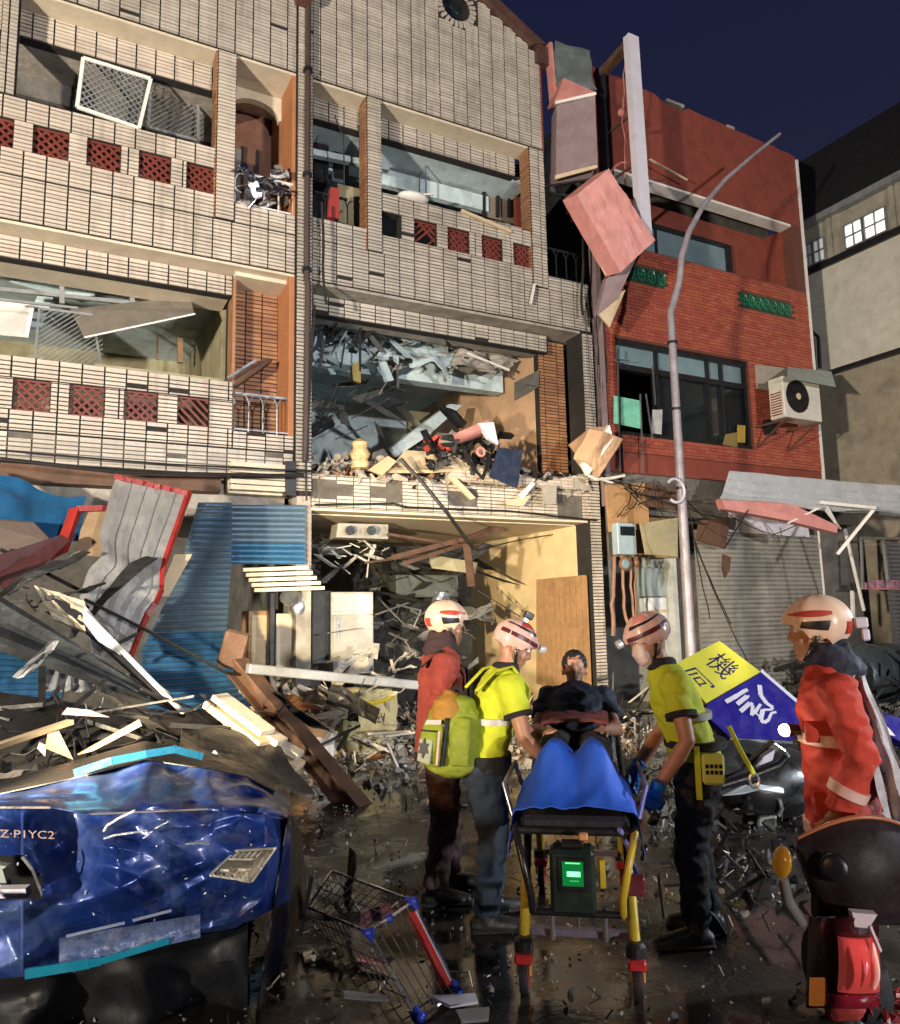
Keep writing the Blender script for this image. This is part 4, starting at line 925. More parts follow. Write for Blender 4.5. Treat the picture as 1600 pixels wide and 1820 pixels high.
# dark round tank
tk = PY(1552, 1195, -1.6)
m = MB(); m.lathe((tk.x - .55, tk.y, tk.z), [(.0, 0), (.42, .0), (.45, .04), (.45, .40), (.48, .42), (.48, .47), (.45, .49), (.45, .80), (.47, .82), (.47, .86), (0, .87)], 28, (1, -.15, 0))
m.build('tank', mat('dark_steel_blue', (.09, .12, .14), .35, .4, var=.2, dirt=.3), smooth=True, tags=T_('dark ribbed steel drum lying behind the red jacketed rescuer', 'drum'))
m = MB(); m.box(tk.x - .5, tk.x + .6, tk.y - .3, tk.y + .3, 0, tk.z - .46); m.build('block_pile', M_CONC, tags=T_('concrete block carrying the dark steel drum', 'block'))

# ================================================================== second floor edge of the middle house
HULLS = []
for k_ in range(24):
    bmh = bmesh.new()
    for i_ in range(10):
        d_ = Vector((random.gauss(0, 1), random.gauss(0, 1), random.gauss(0, 1))).normalized(); d_ = Vector([max(-.78, min(.78, x)) / .78 for x in d_]); bmh.verts.new(d_ * random.uniform(.75, 1))
    r_ = bmesh.ops.convex_hull(bmh, input=bmh.verts[:]); junk = [v for v in bmh.verts if not v.link_faces]
    for v in junk: bmh.verts.remove(v)
    bmh.verts.index_update(); HULLS.append(([v.co.copy() for v in bmh.verts], [tuple(v.index for v in f.verts) for f in bmh.faces])); bmh.free()
def chunk(mb, c, s):
    if max(s) < 2.2 * min(s[0], s[1]):
        q = Quaternion((random.gauss(0, 1), random.gauss(0, 1), random.gauss(0, 1), random.gauss(0, 1))).normalized(); hv, hf = random.choice(HULLS); c = Vector(c)
        return mb.add([c + q @ Vector((v.x * s[0], v.y * s[1], v.z * s[2])) for v in hv], hf)
    q = Quaternion((random.gauss(0, 1), random.gauss(0, 1), random.gauss(0, 1), random.gauss(0, 1))).normalized(); m_ = q.to_matrix()
    v = [Vector((x, y, z)) for z in (-1, 1) for (x, y) in ((-1, -1), (1, -1), (1, 1), (-1, 1))]
    p = [Vector(c) + m_ @ Vector((a.x * s[0] * random.uniform(.6, 1), a.y * s[1] * random.uniform(.6, 1), a.z * s[2] * random.uniform(.6, 1))) for a in v]
    mb.hexa(p)
def rubble(name, fn, n, smin, smax, m, label, flat=.5, long=.0):
    mb = MB()
    for k in range(n):
        c = fn(); s = random.uniform(smin, smax) * (1 if random.random() < .85 else 1.6)
        dims = [s, s * random.uniform(.5, 1), s * random.uniform(flat * .5, flat)]
        if random.random() < long: dims[0] *= random.uniform(2, 4); dims[1] *= .35; dims[2] *= .35
        chunk(mb, c, dims)
    return mb.build(name, m, tags=T_(label, 'rubble', kind='stuff'))
rubble('rubble', lambda: Vector((random.uniform(3.15, 7.6), random.uniform(-.10, .6), 3.60 + random.random() ** 2 * .30)), 420, .02, .10, M_CONC, 'grey rubble along the broken second floor edge')
rubble('rubble', lambda: Vector((random.uniform(3.15, 7.6), random.uniform(-.15, .6), 3.62 + random.random() ** 2 * .28)), 160, .02, .09, M_TILEO, 'orange tile shards along the broken second floor edge')
rubble('rubble', lambda: Vector((random.uniform(4.6, 7.5), random.uniform(-.1, .5), 3.66 + random.random() ** 2 * .26)), 200, .02, .10, M_CHAR, 'black burnt scraps along the broken second floor edge', long=.3)
rubble('rubble', lambda: Vector((random.uniform(3.2, 7.1), random.uniform(.7, 4), 3.62 + random.random() ** 2 * .5)), 260, .04, .22, M_GREYW, 'dark rubble on the floor of the blown open room', long=.3)
# jumble: dark blue panel, black scooter like wreckage with a pale pink cover
jb = empty('wreckage', PY(840, 800, -.2), 'black jumbled machine wreckage with pale pink cover on the broken balcony edge', 'wreckage')
m = MB()
for k in range(46):
    c = PY(random.uniform(760, 905), random.uniform(772, 830), random.uniform(-.35, .1)); chunk(m, c, (random.uniform(.04, .2), random.uniform(.03, .1), random.uniform(.02, .06)))
m.build('black_parts', M_BLACK, jb)
m = MB(); m.sheet([PY(805, 772, -.4), PY(868, 745, -.4), PY(882, 768, -.2), PY(812, 790, -.2)], 10, 6, lambda u, v: .10 * math.sin(u * 3.1) * math.sin(v * 3.1), .012); m.build('pink_cover', M_PINK, jb, smooth=True)
m = MB(); m.prism([PY(850, 752, -.42), PY(878, 750, -.42), PY(886, 790, -.42), PY(868, 780, -.42)], (0, .06, 0)); m.build('pale_cover', M_SIGNW, jb)
m = MB(); m.tube([PY(825, 800, -.4), PY(840, 830, -.5), PY(858, 850, -.5), PY(872, 815, -.4)], .03, 7); m.build('bent_tube', M_BLACK, jb)
m = MB(); m.tube([PY(855, 803, -.42) + Vector((.06 * math.cos(t), 0, .06 * math.sin(t))) for t in np.linspace(0, 6.28, 14)], .02, 6); m.build('ring', M_PINK, jb)
m = MB()
for k in range(10): chunk(m, PY(random.uniform(755, 800), random.uniform(775, 805), -.2), (.07, .03, .03))
m.build('red_parts', mat('red_bits', (.4, .05, .03), .5, var=.4), jb)
m = MB(); m.sheet([PY(870, 848, -.45), PY(920, 868, -.45), PY(930, 800, -.3), PY(885, 795, -.3)], 8, 8, lambda u, v: .05 * noise3((u * 2, v * 2, 0)), .02); m.build('navy_board', mat('navy_panel', (.02, .03, .06), .4, dirt=.3, dcol=(.08, .09, .1)), tags=T_('dark navy panel hanging over the broken balcony edge', 'panel'))
fg = MB(); c = PY(640, 805, -.05)
fg.lathe(c + Vector((0, 0, -.22)), [(.12, 0), (.14, .06), (.11, .12), (.15, .2), (.10, .28), (.12, .36), (.05, .42)], 12); fg.build('ornament', mat('cream_orange_glaze', (.55, .38, .2), .4, var=.5, scale=9), smooth=True, tags=T_('cream and orange ornament standing on the broken balcony edge', 'ornament'))
poly_thing('plaster_slab', [PY(690, 835, -.1), PY(770, 835, -.2), PY(840, 830, -.15), PY(800, 805, .1), PY(720, 800, .1)], (0, .04, -.04), M_PLY, 'cream plaster slab sloping out of the broken balcony edge', 'slab')
for k, (q_, mm, lab) in enumerate([
    ([(798, 848), (812, 850), (846, 885), (838, 888)], M_PLY, 'yellowish splinter board under the navy panel on the tiled beam'),
    ([(900, 890), (945, 880), (930, 900), (905, 898)], M_PLY, 'broken tan board below the navy panel'),
    ([(922, 880), (946, 856), (952, 860), (930, 886)], M_WHITE, 'pale slanted stick crossing the tiled beam'),
    ([(966, 862), (990, 862), (988, 896), (968, 896)], M_CONC, 'grey concrete lump stuck on the right of the tiled beam'),
    ([(655, 835), (690, 810), (705, 820), (680, 845)], M_PEACH, 'peach plaster wedge beside the cream ornament')]):
    poly_thing('broken_board', [PY(x, y, -.2 - .02 * k) for x, y in q_], (0, .05, 0), mm, lab, 'board')
# cables across the facade
for k, (pts_, r_, lab) in enumerate([
    ([(712, 815, -.3), (745, 850, -.4), (790, 905, -.5), (842, 975, -.2)], .028, 'thick black cable slanting down from the balcony edge into the shop'),
    ([(572, 360, -.2), (574, 470, -.2), (580, 540, -.2)], .020, 'dark cable hanging from the middle balcony railing'),
    ([(560, 897, -.08), (700, 895, -.1), (720, 902, -.1), (900, 908, -.1), (1060, 925, -.08)], .016, 'dark cable along the bottom of the tiled beam'),
    ([(846, 980, -.1), (950, 955, 1.0), (1040, 940, 1.0)], .010, 'thin wire stretched across the cream wall of the shop'),
    ([(560, 545, -.15), (545, 800, -.15), (545, 890, -.15)], .014, 'thin dark wire down the pillar between the tiled houses'),
    ([(150, 1065, -1.8), (260, 1120, -1.9), (400, 1195, -1.8), (430, 1200, -1.6)], .016, 'black cable in front of the big blue shutter'),
    ([(595, 205, -.1), (610, 240, -.1), (612, 330, .1)], .010, 'thin wire in the narrow middle balcony bay'),
    ([(0, 815, -.4), (200, 838, -.4), (540, 845, -.3)], .022, 'black service cable under the lower left balcony'),
    ([(0, 800, -.3), (300, 825, -.3), (560, 838, -.2)], .012, 'thin cable above the shutter box on the left')]):
    P_ = [PY(*p) for p in pts_]; sm = []
    for i in range(len(P_) - 1):
        for t in np.linspace(0, 1, 6)[:-1]: sm.append(P_[i].lerp(P_[i + 1], t) + Vector((noise3((i + t, k, 0)), noise3((i + t, k, 5)), noise3((i + t, k, 9)))) * .025)
    sm.append(P_[-1]); MB().tube(sm, r_, 7).build('cable', M_CABLE, smooth=True, tags=T_(lab, 'cable'))
# hanging debris inside upper rooms
def strips(region, y, n, m, label, cat='ceiling scraps', lmin=.3, lmax=1.2, w=.05):
    mb = MB(); x0, y0, x1, y1 = region
    for k in range(n):
        a_ = PY(random.uniform(x0, x1), random.uniform(y0, y1), y + random.uniform(-.4, .4)); L_ = random.uniform(lmin, lmax)
        d = Vector((random.uniform(-1, 1), random.uniform(-.4, .4), random.uniform(-.6, .2))).normalized() * L_
        if random.random() < .5: mb.bar(a_, a_ + d, w * random.uniform(.3, 1), w * .3)
        else:
            e = Vector((random.uniform(-1, 1), random.uniform(-1, 1), random.uniform(-.3, .3))).normalized() * L_ * .35
            mb.prism([a_, a_ + d, a_ + d + e, a_ + e * random.uniform(.5, 1.2)], (0, .015, .015))
    return mb.build('ceiling_scraps', m, tags=T_(label, cat, kind='stuff'))
strips((560, 570, 800, 640), 1.2, 30, M_BLUEW, 'pale blue ceiling scraps hanging in the blown open second floor', lmin=.1, lmax=.7, w=.035)
strips((555, 565, 680, 610), .9, 24, M_CHAR, 'black burnt ceiling scraps at the upper left of the blown open room', lmax=.5)
strips((700, 600, 900, 660), 1.3, 30, M_CONC, 'grey ceiling scraps hanging at the right of the blown open room', lmax=.7)
strips((560, 640, 720, 760), 2.2, 30, M_GREYW, 'dark wall scraps at the left of the blown open room', lmax=.8)
strips((560, 950, 700, 1000), 1.6, 34, M_WHITE, 'white ceiling crumbs hanging inside the ground floor shop', lmin=.1, lmax=.35)
strips((600, 960, 860, 1060), 1.8, 46, M_CHAR, 'burnt dark ceiling scraps hanging inside the ground floor shop', lmax=1.0)
strips((30, 80, 140, 180), 2.4, 16, M_GREYW, 'dark ceiling scraps in the upper left room')
strips((690, 270, 860, 340), 2.0, 26, M_BLUEW, 'pale green ceiling scraps in the upper middle room', lmax=.9)
strips((560, 270, 640, 330), 1.6, 16, M_BLUEW, 'pale blue scraps in the narrow upper bay', lmax=.6)
strips((0, 470, 230, 530), 2.2, 18, M_BLUEW, 'pale scraps under the ceiling of the lower left room', lmax=.8)
for k, (a_, b_, y_, w_, mm, lab) in enumerate([
    ((830, 628), (905, 658), .8, .035, M_WHITE, 'white tube lamp hanging at the right of the blown open room'),
    ((690, 350), (770, 345), .4, .03, M_WHITE, 'white strip on the upper middle balcony edge'),
    ((820, 375), (908, 412), -.05, .05, M_PLY, 'cream broken edging on the upper middle parapet'),
    ((757, 290), (757, 345), .7, .02, M_GALV, 'thin upright rod in the upper middle opening'),
    ((950, 505), (943, 540), -.1, .035, M_WHITE, 'short white stick lodged on the tiled wall below the upper parapet'),
    ((640, 560), (640, 660), .6, .03, M_DKMET, 'dark rod hanging in the left of the blown open room'),
    ((660, 640), (700, 590), .8, .03, M_DKMET, 'dark bent rod under the blown open ceiling')]):
    MB().bar(PY(*a_, y_), PY(*b_, y_), w_).build('rod', mm, tags=T_(lab, 'rod'))
poly_thing('dangling_fitting', [PY(625, 650, .6), PY(640, 640, .6), PY(642, 680, .6), PY(628, 676, .6)], (0, .08, 0), mat('olive_yellow', (.22, .17, .05)), 'yellow black fitting dangling in the blown open room', 'fitting')
for k, (q_, sd_, lab) in enumerate([([(556, 585, 1.6), (700, 600, 1.4), (690, 640, .9), (560, 650, 1.0)], 2, 'pale blue ceiling sheet sagging at the left of the blown open room'), ([(690, 590, 1.5), (850, 620, 1.3), (800, 660, .9), (700, 640, .8)], 5, 'pale blue ceiling sheet sagging at the middle of the blown open room'), ([(820, 610, 1.0), (925, 640, .9), (890, 668, .8), (800, 650, .9)], 8, 'grey torn ceiling sheet at the right of the blown open room')]):
    m = MB(); m.sheet([PY(*p) for p in q_], 22, 14, lambda u, v: .22 * noise3((u * 2.4, v * 2.2, sd_)) + .05 * noise3((u * 8, v * 8, sd_)), .02, (lambda u, v: noise3((u * 3, v * 3, sd_ + 4)) < .33)); m.build('ceiling_sheet', M_BLUEW if k < 2 else M_CONC, tags=T_(lab, 'ceiling panel'))
# dark appliances in narrow bay, mound on parapet, white cloth
for (x0, y0, x1, y1, yy, mm, lab, cat) in [(557, 240, 585, 320, .9, M_BLACK, 'black cabinet in the narrow upper middle bay', 'cabinet'), (590, 260, 622, 320, 1.0, mat('blue_grey_case', (.10, .13, .17), .4), 'blue grey appliance beside the black cabinet in the narrow bay', 'appliance'), (600, 335, 642, 395, .5, M_OLIVE, 'olive board behind the narrow middle balcony', 'board')]:
    a_, b_ = PY(x0, y1, yy), PY(x1, y0, yy); o = MB().box(a_.x, b_.x, yy, yy + .4, a_.z, b_.z).build(cat, mm, tags=T_(lab, cat), bevel=.015)
    if cat != 'board': MB().box(a_.x + .03, b_.x - .03, yy - .012, yy - .001, a_.z + .05, b_.z - .08).build('front_panel', M_DKMET, o)
m = MB(); m.ball(PY(735, 352, .1), (.26, .15, .08), 12, 8); m.build('cloth_heap', M_WHITE, smooth=True, tags=T_('small white heap lying on the upper middle parapet', 'cloth'))
poly_thing('red_bag', [PY(583, 385, .0), PY(603, 388, .0), PY(603, 335, .0), PY(588, 332, .0)], (0, .1, 0), mat('dark_red_cloth', (.28, .03, .03), .8), 'dark red cloth hanging on the narrow middle balcony', 'cloth')
m = MB()
for k in range(34):
    a_ = PY(random.uniform(422, 512), random.uniform(300, 362), -.06)
    chunk(m, a_, (random.uniform(.02, .10), .012, random.uniform(.03, .14)))
m.build('foil_scraps', mat('shiny_foil', (.75, .75, .8), .15, 1.0), tags=T_('shiny silver foil caught in the upper left narrow balcony railing', 'foil', kind='stuff'))

# ================================================================== ground floor shop contents
def upright(name, px0, px1, py0, py1, y, dep, m, label, cat, parts=None, bevel=.012):
    a_, b_ = PY(px0, py1, y), PY(px1, py0, y)
    o = MB().box(a_.x, b_.x, y, y + dep, max(.02, a_.z), b_.z).build(name, m, tags=T_(label, cat), bevel=bevel)
    return o, a_, b_
o, a_, b_ = upright('fridge', 588, 664, 1052, 1200, .9, .6, mat('off_white_enamel', (.60, .57, .50), .45, dirt=.35, dcol=(.25, .2, .14)), 'off white two door fridge standing in the wrecked shop', 'fridge')
zm = PY(600, 1090, .9).z
MB().box(a_.x + .02, b_.x - .02, .868, .899, zm + .02, b_.z - .02).build('door', mat('off_white_enamel', (.6, .57, .5)), o, bevel=.01)
d2 = MB().box(a_.x + .02, b_.x - .02, .868, .899, a_.z + .02, zm - .02).build('door', mat('grey_door', (.42, .40, .35), .45, dirt=.3), o, bevel=.01); d2['label'] = 'grey lower door'
MB().box(a_.x + .08, a_.x + .11, .84, .867, zm - .35, zm - .06).build('handle', M_GALV, d2)
o, a_, b_ = upright('pillar_stub', 490, 526, 1090, 1222, .2, .3, M_PLAS, 'pale cream plaster stub standing left of the fridge', 'pillar')
o, a_, b_ = upright('cupboard', 440, 482, 1085, 1215, .35, .4, M_WOOD, 'brown cupboard standing by the edge of the blue shutter', 'cupboard')
MB().box(a_.x + .04, b_.x - .04, .33, .348, .3, b_.z - .06).build('door', M_PLY, o)
o, a_, b_ = upright('door_frame', 478, 490, 1052, 1215, .15, .15, M_DKMET, 'dark upright frame between cupboard and cream stub', 'frame')
o, a_, b_ = upright('wall_cabinet', 555, 590, 1050, 1180, 1.0, .4, M_GREYW, 'dark grey cabinet behind the fridge', 'cabinet')
m = MB(); c = PY(530, 1080, .1); m.ball(c, (.12, .12, .20), 12, 8); m.lathe(c + Vector((-.1, -.1, .1)), [(.1, 0), (.13, .05), (.13, .12)], 12, (-.6, -.5, .5)); m.build('wall_fan', M_GALV, smooth=True, tags=T_('crushed metal fan hanging above the cream stub', 'fan'))
# air conditioner like duct at the ceiling with two openings
q = [PY(598, 955, .4), PY(690, 958, .6), PY(690, 932, .6), PY(602, 930, .4)]
du = MB().prism(q, (0, .3, 0)).build('ceiling_duct', mat('dusty_grey_metal', (.36, .34, .29), .5, dirt=.4), tags=T_('grey ceiling unit with two dark holes inside the shop', 'ceiling unit'))
for px in (622, 660):
    MB().lathe(PY(px, 943, .38) + Vector((0, -.0, 0)), [(.07, 0), (.07, .02)], 14, (0, -1, 0)).build('opening', M_BLACK, du)
m = MB()
for (a2, b2, w_) in (((690, 950), (850, 975), .07), ((700, 990), (890, 940), .12), ((720, 1000), (830, 965), .10), ((650, 1000), (760, 985), .05), ((830, 965), (838, 1040), .12), ((820, 960), (882, 935), .08)): m.bar(PY(*a2, .5), PY(*b2, .9), w_, w_ * .6)
m.build('roof_timbers', M_RUST, tags=T_('tangled broken brown timbers under the shop ceiling', 'timbers', kind='stuff'))
o, a_, b_ = upright('signboard', 705, 815, 1022, 1062, 1.6, .3, mat('dark_green_grey', (.07, .075, .065), .6, dirt=.4), 'dark grey box hanging above the black hole of the shop', 'box')
q = [PY(760, 985, 1.2), PY(850, 1000, 1.0), PY(845, 1020, 1.0), PY(770, 1010, 1.2)]
poly_thing('torn_board', q, (0, .05, 0), M_OLIVE, 'torn olive board at the top right of the black hole', 'board')
m = MB(); m.sheet([PY(765, 1080, .8), PY(800, 1075, .8), PY(795, 1050, .6), PY(775, 1050, .6)], 6, 6, lambda u, v: .06 * noise3((u * 3, v * 3, 1)), .01); m.build('foil_sheet', M_GALV, tags=T_('crumpled silver sheet above the cream helmet', 'foil'))
m = MB(); m.tube([PY(705, 1075, .8), PY(748, 1085, .8), PY(735, 1115, .8), PY(715, 1112, .8)], .018, 6); m.build('bent_rod', M_GALV, tags=T_('thin bent silver rod before the black hole of the shop', 'rod'))
m = MB()
for k in range(5):
    a_, b_ = PY(432 + k * 5, 1013 + k * 9, -.25), PY(548 + k * 7, 1009 + k * 9, -.25)
    MBx = MB().bar(a_, b_, .05, .045)
    if k == 0: fs = empty('fallen_slats', a_, 'bundle of cream shutter slats fallen above the wrecked shop entrance', 'shutter slats')
    MBx.build('slat', M_PLAS, fs)
# blue shutter remains
s1 = empty('roller_shutter', PY(470, 1000, -.08), 'short blue roller shutter still hanging over the shop entrance', 'roller shutter')
for k in range(11):
    y0 = 897 + k * 9.6; m = MB(); m.sheet([PY(396, y0 + 8.6, -.12 - .01 * k), PY(541, y0 + 10.2, -.08), PY(543, y0 + 1, -.08), PY(396, y0, -.12 - .01 * k)], 10, 3, lambda u, v: -.016 * math.sin(v * 3.1), .004); m.build('slat', M_BLUEGREY if k < 7 else M_BLUESH, s1)
def bsh(u, v):  # u across, v down; photograph positions of the big bent shutter with a bulging depth
    xl = np.interp(v, [0, .35, .7, 1], [352, 315, 250, 262]); xr = np.interp(v, [0, .3, .62, .8, 1], [412, 410, 402, 425, 452])
    yt = 893 + v * 372
    px = xl + (xr - xl) * u; py = yt + 20 * u * v - 30 * v * v * u + 8 * (1 - u) * v
    dep = -.25 - 1.0 * v ** 1.4 - .30 * math.sin(u * 2.2) * v - .12 * noise3((u * 2, v * 3, 3))
    return PY(px, py, dep)
s2_ = empty('roller_shutter', PY(340, 1270, -1.3), 'big blue roller shutter bent outward left of the shop entrance', 'roller shutter')
NS = 36
for k in range(NS):
    v0, v1 = k / NS, (k + .94) / NS; nuu = 12; rows = []
    for (t, off) in ((0, 0), (.3, .028), (.7, .028), (1, 0)):
        for i in range(nuu + 1):
            p = bsh(i / nuu, v0 + (v1 - v0) * t); rows.append(p + Vector((0, -off, 0)))
    m = MB(); m.grid(rows, nuu, 3, Vector((0, -.005, 0))); m.build('slat', M_BLUEGREY if k < 22 else M_BLUESH, s2_)
# other blue shutter sheets on the left
def slat_sheet(name, c4, n, m, label, disp=None):
    o = empty(name, c4[0], label, 'roller shutter'); A, B, C, D = [Vector(p) for p in c4]
    for k in range(n):
        v0, v1 = k / n, (k + .93) / n
        q_ = [A.lerp(D, v0), B.lerp(C, v0), B.lerp(C, v1), A.lerp(D, v1)]
        MB().sheet(q_, 10, 3, lambda u, v: .018 * math.sin(v * 3.1) + (disp(u, v0) if disp else 0), .004).build('slat', m, o)
    return o
slat_sheet('roller_shutter', [PY(-60, 1270, -1.2), PY(110, 1240, -1.0), PY(115, 1130, -.8), PY(-60, 1135, -.9)], 10, M_BLUESH, 'blue roller shutter slats low at the left edge behind the grey sheets', lambda u, v: .05 * math.sin(u * 4 + v * 3))
m = MB(); m.sheet([PY(-60, 925, -.9), PY(135, 965, -.6), PY(150, 885, -.3), PY(-60, 832, -.4)], 20, 14, lambda u, v: .10 * noise3((u * 3, v * 3, 8)) + .05 * math.sin(u * 7), .006)
m.build('blue_sheet', mat('bright_blue_sheet', (.022, .135, .31), .4, .2, var=.25, dirt=.3), smooth=True, tags=T_('bright blue crumpled sheet at the left edge under the balcony', 'metal sheet'))
poly_thing('brown_panel', [PY(-60, 1010, -1.2), PY(95, 965, -1.0), PY(60, 930, -.9), PY(-60, 920, -1.0)], (0, .04, .02), mat('grey_brown_panel', (.16, .12, .10), .5, var=.2, dirt=.3), 'grey brown panel under the bright blue sheet', 'panel')
poly_thing('maroon_sheet', [PY(-60, 1060, -1.5), PY(40, 1040, -1.4), PY(125, 960, -1.2), PY(110, 950, -1.2), PY(-60, 1005, -1.5)], (0, .05, 0), mat('maroon_panel', (.06, .014, .014), .5, var=.2), 'dark maroon panel at the left below the grey brown one', 'panel')
# red trimmed corrugated sheets
def corr(name, c4, ridges, m, label, bend=None, trims=(), nu=110, nv=24):
    o = empty(name, c4[0], label, 'metal sheet'); mb = MB()
    f = lambda u, v: .055 * min(1, max(0, (abs(((u * ridges) % 1) - .5) * 2 - .55) * 3)) + (bend(u, v) if bend else 0) + .012 * noise3((u * 5, v * 4, 2))
    mb.sheet(c4, nu, nv, f, .004); mb.build('corrugated_sheet', m, o)
    A, B, C, D = [Vector(p) for p in c4]; nrm = ((B - A).cross(D - A) + (C - B).cross(C - D)).normalized()
    for (u0, v0, u1, v1) in trims:
        pts_ = []
        for t in np.linspace(0, 1, 14):
            u, v = u0 + (u1 - u0) * t, v0 + (v1 - v0) * t
            pts_.append((A * (1 - u) + B * u) * (1 - v) + (D * (1 - u) + C * u) * v + nrm * (f(u, v) + .01))
        mbt = MB()
        for i in range(len(pts_) - 1): mbt.bar(pts_[i], pts_[i + 1] + (pts_[i + 1] - pts_[i]) * .02, .09, .05)
        mbt.build('red_trim', M_RED, o)
    return o
mcor = mat('dirty_grey_corrugated', (.42, .41, .39), .45, .45, var=.3, scale=6, bump=.25, bscale=70, dirt=.5, dcol=(.14, .13, .12), dscale=3, streak=.5)
corr('corrugated_panel', [PY(238, 1172, -1.75), PY(150, 1068, -1.75), PY(214, 852, -1.1), PY(343, 880, -1.1)], 5.0, mcor, 'grey corrugated panel edged in red hanging before the blue shutter', lambda u, v: -.08 * math.exp(-((v - .36) ** 2) / .010), [(0, 0, 0, 1), (0, 1, 1, 1)])
poly_thing('yellow_scrap', [PY(310, 985, -1.2), PY(342, 985, -1.2), PY(300, 1060, -1.3), PY(280, 1060, -1.3)], (0, .03, 0), M_PLY, 'tan scrap behind the red edge of the grey corrugated panel', 'board')
o = poly_thing('tan_panel', [PY(135, 985, -1.0), PY(180, 990, -1.0), PY(205, 910, -.8), PY(150, 905, -.8)], (0, .04, 0), mat('tan_panel', (.36, .25, .15), .7, var=.2, dirt=.4), 'tan panel in a red frame left of the grey corrugated panel', 'panel')
m = MB(); P_ = [PY(98, 1010, -1.05), PY(135, 905, -.85), PY(205, 903, -.8)]
for i in range(2): m.bar(P_[i], P_[i + 1], .12, .06)
m.build('red_frame', M_RED, o)
corr('corrugated_panel', [PY(70, 1228, -2.0), PY(300, 1235, -2.0), PY(260, 1200, -1.9), PY(85, 1190, -1.9)], 9, M_STEEL, 'small grey corrugated strip under the long dark panel', None, (), 110, 6)
# long dark panels pointing right, white insulation edge
dk = mat('dark_grey_sheet', (.065, .07, .07), .4, .4, var=.35, scale=3, bump=.25, bscale=30, dirt=.45, dcol=(.03, .03, .03))
m = MB(); m.sheet([PY(-80, 1130, -2.8), PY(330, 1272, -2.5), PY(322, 1262, -2.4), PY(-60, 1022, -2.6)], 20, 8, lambda u, v: .05 * noise3((u * 4, v * 2, 2)) + .04 * math.sin(v * 9), .01); m.build('dark_sheet', dk, tags=T_('long dark grey sheet sloping down right from the left edge', 'metal sheet'))
m = MB(); m.prism([PY(90, 1060, -2.3), PY(152, 1085, -2.3), PY(328, 1268, -2.55), PY(318, 1270, -2.5), PY(150, 1120, -2.3)], (0, .06, -.02)); mo = m.build('white_edged_panel', M_CHAR, tags=T_('charred panel with bright white upper edge above the dark sheet', 'panel'))
m = MB(); m.bar(PY(150, 1088, -2.36), PY(327, 1268, -2.6), .035, .04); m.build('white_edge', M_WHITE, mo)
m = MB(); m.sheet([PY(60, 1040, -2.2), PY(95, 1100, -2.3), PY(152, 1122, -2.35), PY(150, 1068, -2.3)], 16, 10, lambda u, v: .05 * noise3((u * 5, v * 5, 1)), .05); m.build('insulation_board', mat('pale_insulation', (.60, .52, .38), .9, var=.25, bump=.8, bscale=20, dirt=.3), tags=T_('torn cream insulation board lying on the charred panel', 'board'))
m = MB(); m.prism([PY(150, 1075, -2.35), PY(185, 1118, -2.4), PY(215, 1165, -2.45), PY(175, 1140, -2.4), PY(148, 1105, -2.35)], (0, .04, 0)); m.build('white_flap', M_SIGNW, tags=T_('white flap hanging from the cream insulation board', 'flap'))
m = MB(); m.sheet([PY(-80, 1330, -3.6), PY(190, 1290, -3.4), PY(320, 1275, -2.9), PY(-80, 1215, -2.8)], 20, 8, lambda u, v: .06 * noise3((u * 4, v * 3, 6)) + .03 * math.sin(v * 14), .01); m.build('dark_sheet', M_CHAR, tags=T_('black crumpled sheet below the long dark grey sheet', 'metal sheet'))
m = MB(); m.bar(PY(-60, 1345, -4.4), PY(125, 1283, -4.0), .07, .03); m.build('board', M_PLY, tags=T_('long olive stick above the blue wreck at the left edge', 'stick'))
for k, (q_, mm, lab) in enumerate([([(80, 1330), (130, 1350), (105, 1300), (85, 1305)], M_PEACH, 'peach board end above the blue wreck'), ([(138, 1342), (165, 1335), (252, 1290), (248, 1280)], M_PEACH, 'long peach splinter board above the blue wreck'), ([(110, 1270), (195, 1275), (160, 1262), (120, 1258)], M_MAUVE, 'mauve scrap above the blue wreck'), ([(66, 1330), (80, 1345), (82, 1325), (70, 1320)], M_WHITE, 'small pale scrap beside the peach board end')]):
    poly_thing('board', [PY(x, y, -4.2) for x, y in q_], (0, .05, .0), mm, lab, 'board')
m = MB(); m.sheet([PY(320, 1330, -4.6), PY(560, 1410, -4.4), PY(440, 1270, -3.2), PY(330, 1262, -3.0)], 14, 12, lambda u, v: .10 * noise3((u * 3, v * 3, 1)), .01); m.build('dark_sheet', M_CHAR, tags=T_('black buckled sheet between the blue wreck and the slanted steel beam', 'metal sheet'))
m = MB(); m.bar(PY(380, 1335, -4.5), PY(430, 1390, -4.6), .02); m.build('rod', M_GALV, tags=T_('thin bright rod on the black buckled sheet', 'rod'))
for k, (c_, r_) in enumerate([((425, 1285), .25), ((455, 1310), .22), ((495, 1340), .2)]):
    c = PY(*c_, -3.6); q_ = Quaternion((0, 0, 1), -.9 + .15 * k) @ Quaternion((0, 1, 0), .5)
    MB().rbox(c, (.62 - .1 * k, .22, .06), q_).build('board', M_PLY, tags=T_('cream broken board on the black buckled sheet, %s of three' % ['upper', 'middle', 'lower'][k], 'board', 'cream broken boards'), bevel=.008)
    MB().rbox(c + Vector((.02, -.03, .07)), (.55 - .1 * k, .18, .05), q_).build('board', M_PLAS, tags=T_('white board lying on the %s cream broken board' % ['upper', 'middle', 'lower'][k], 'board', 'white broken boards'), bevel=.008)
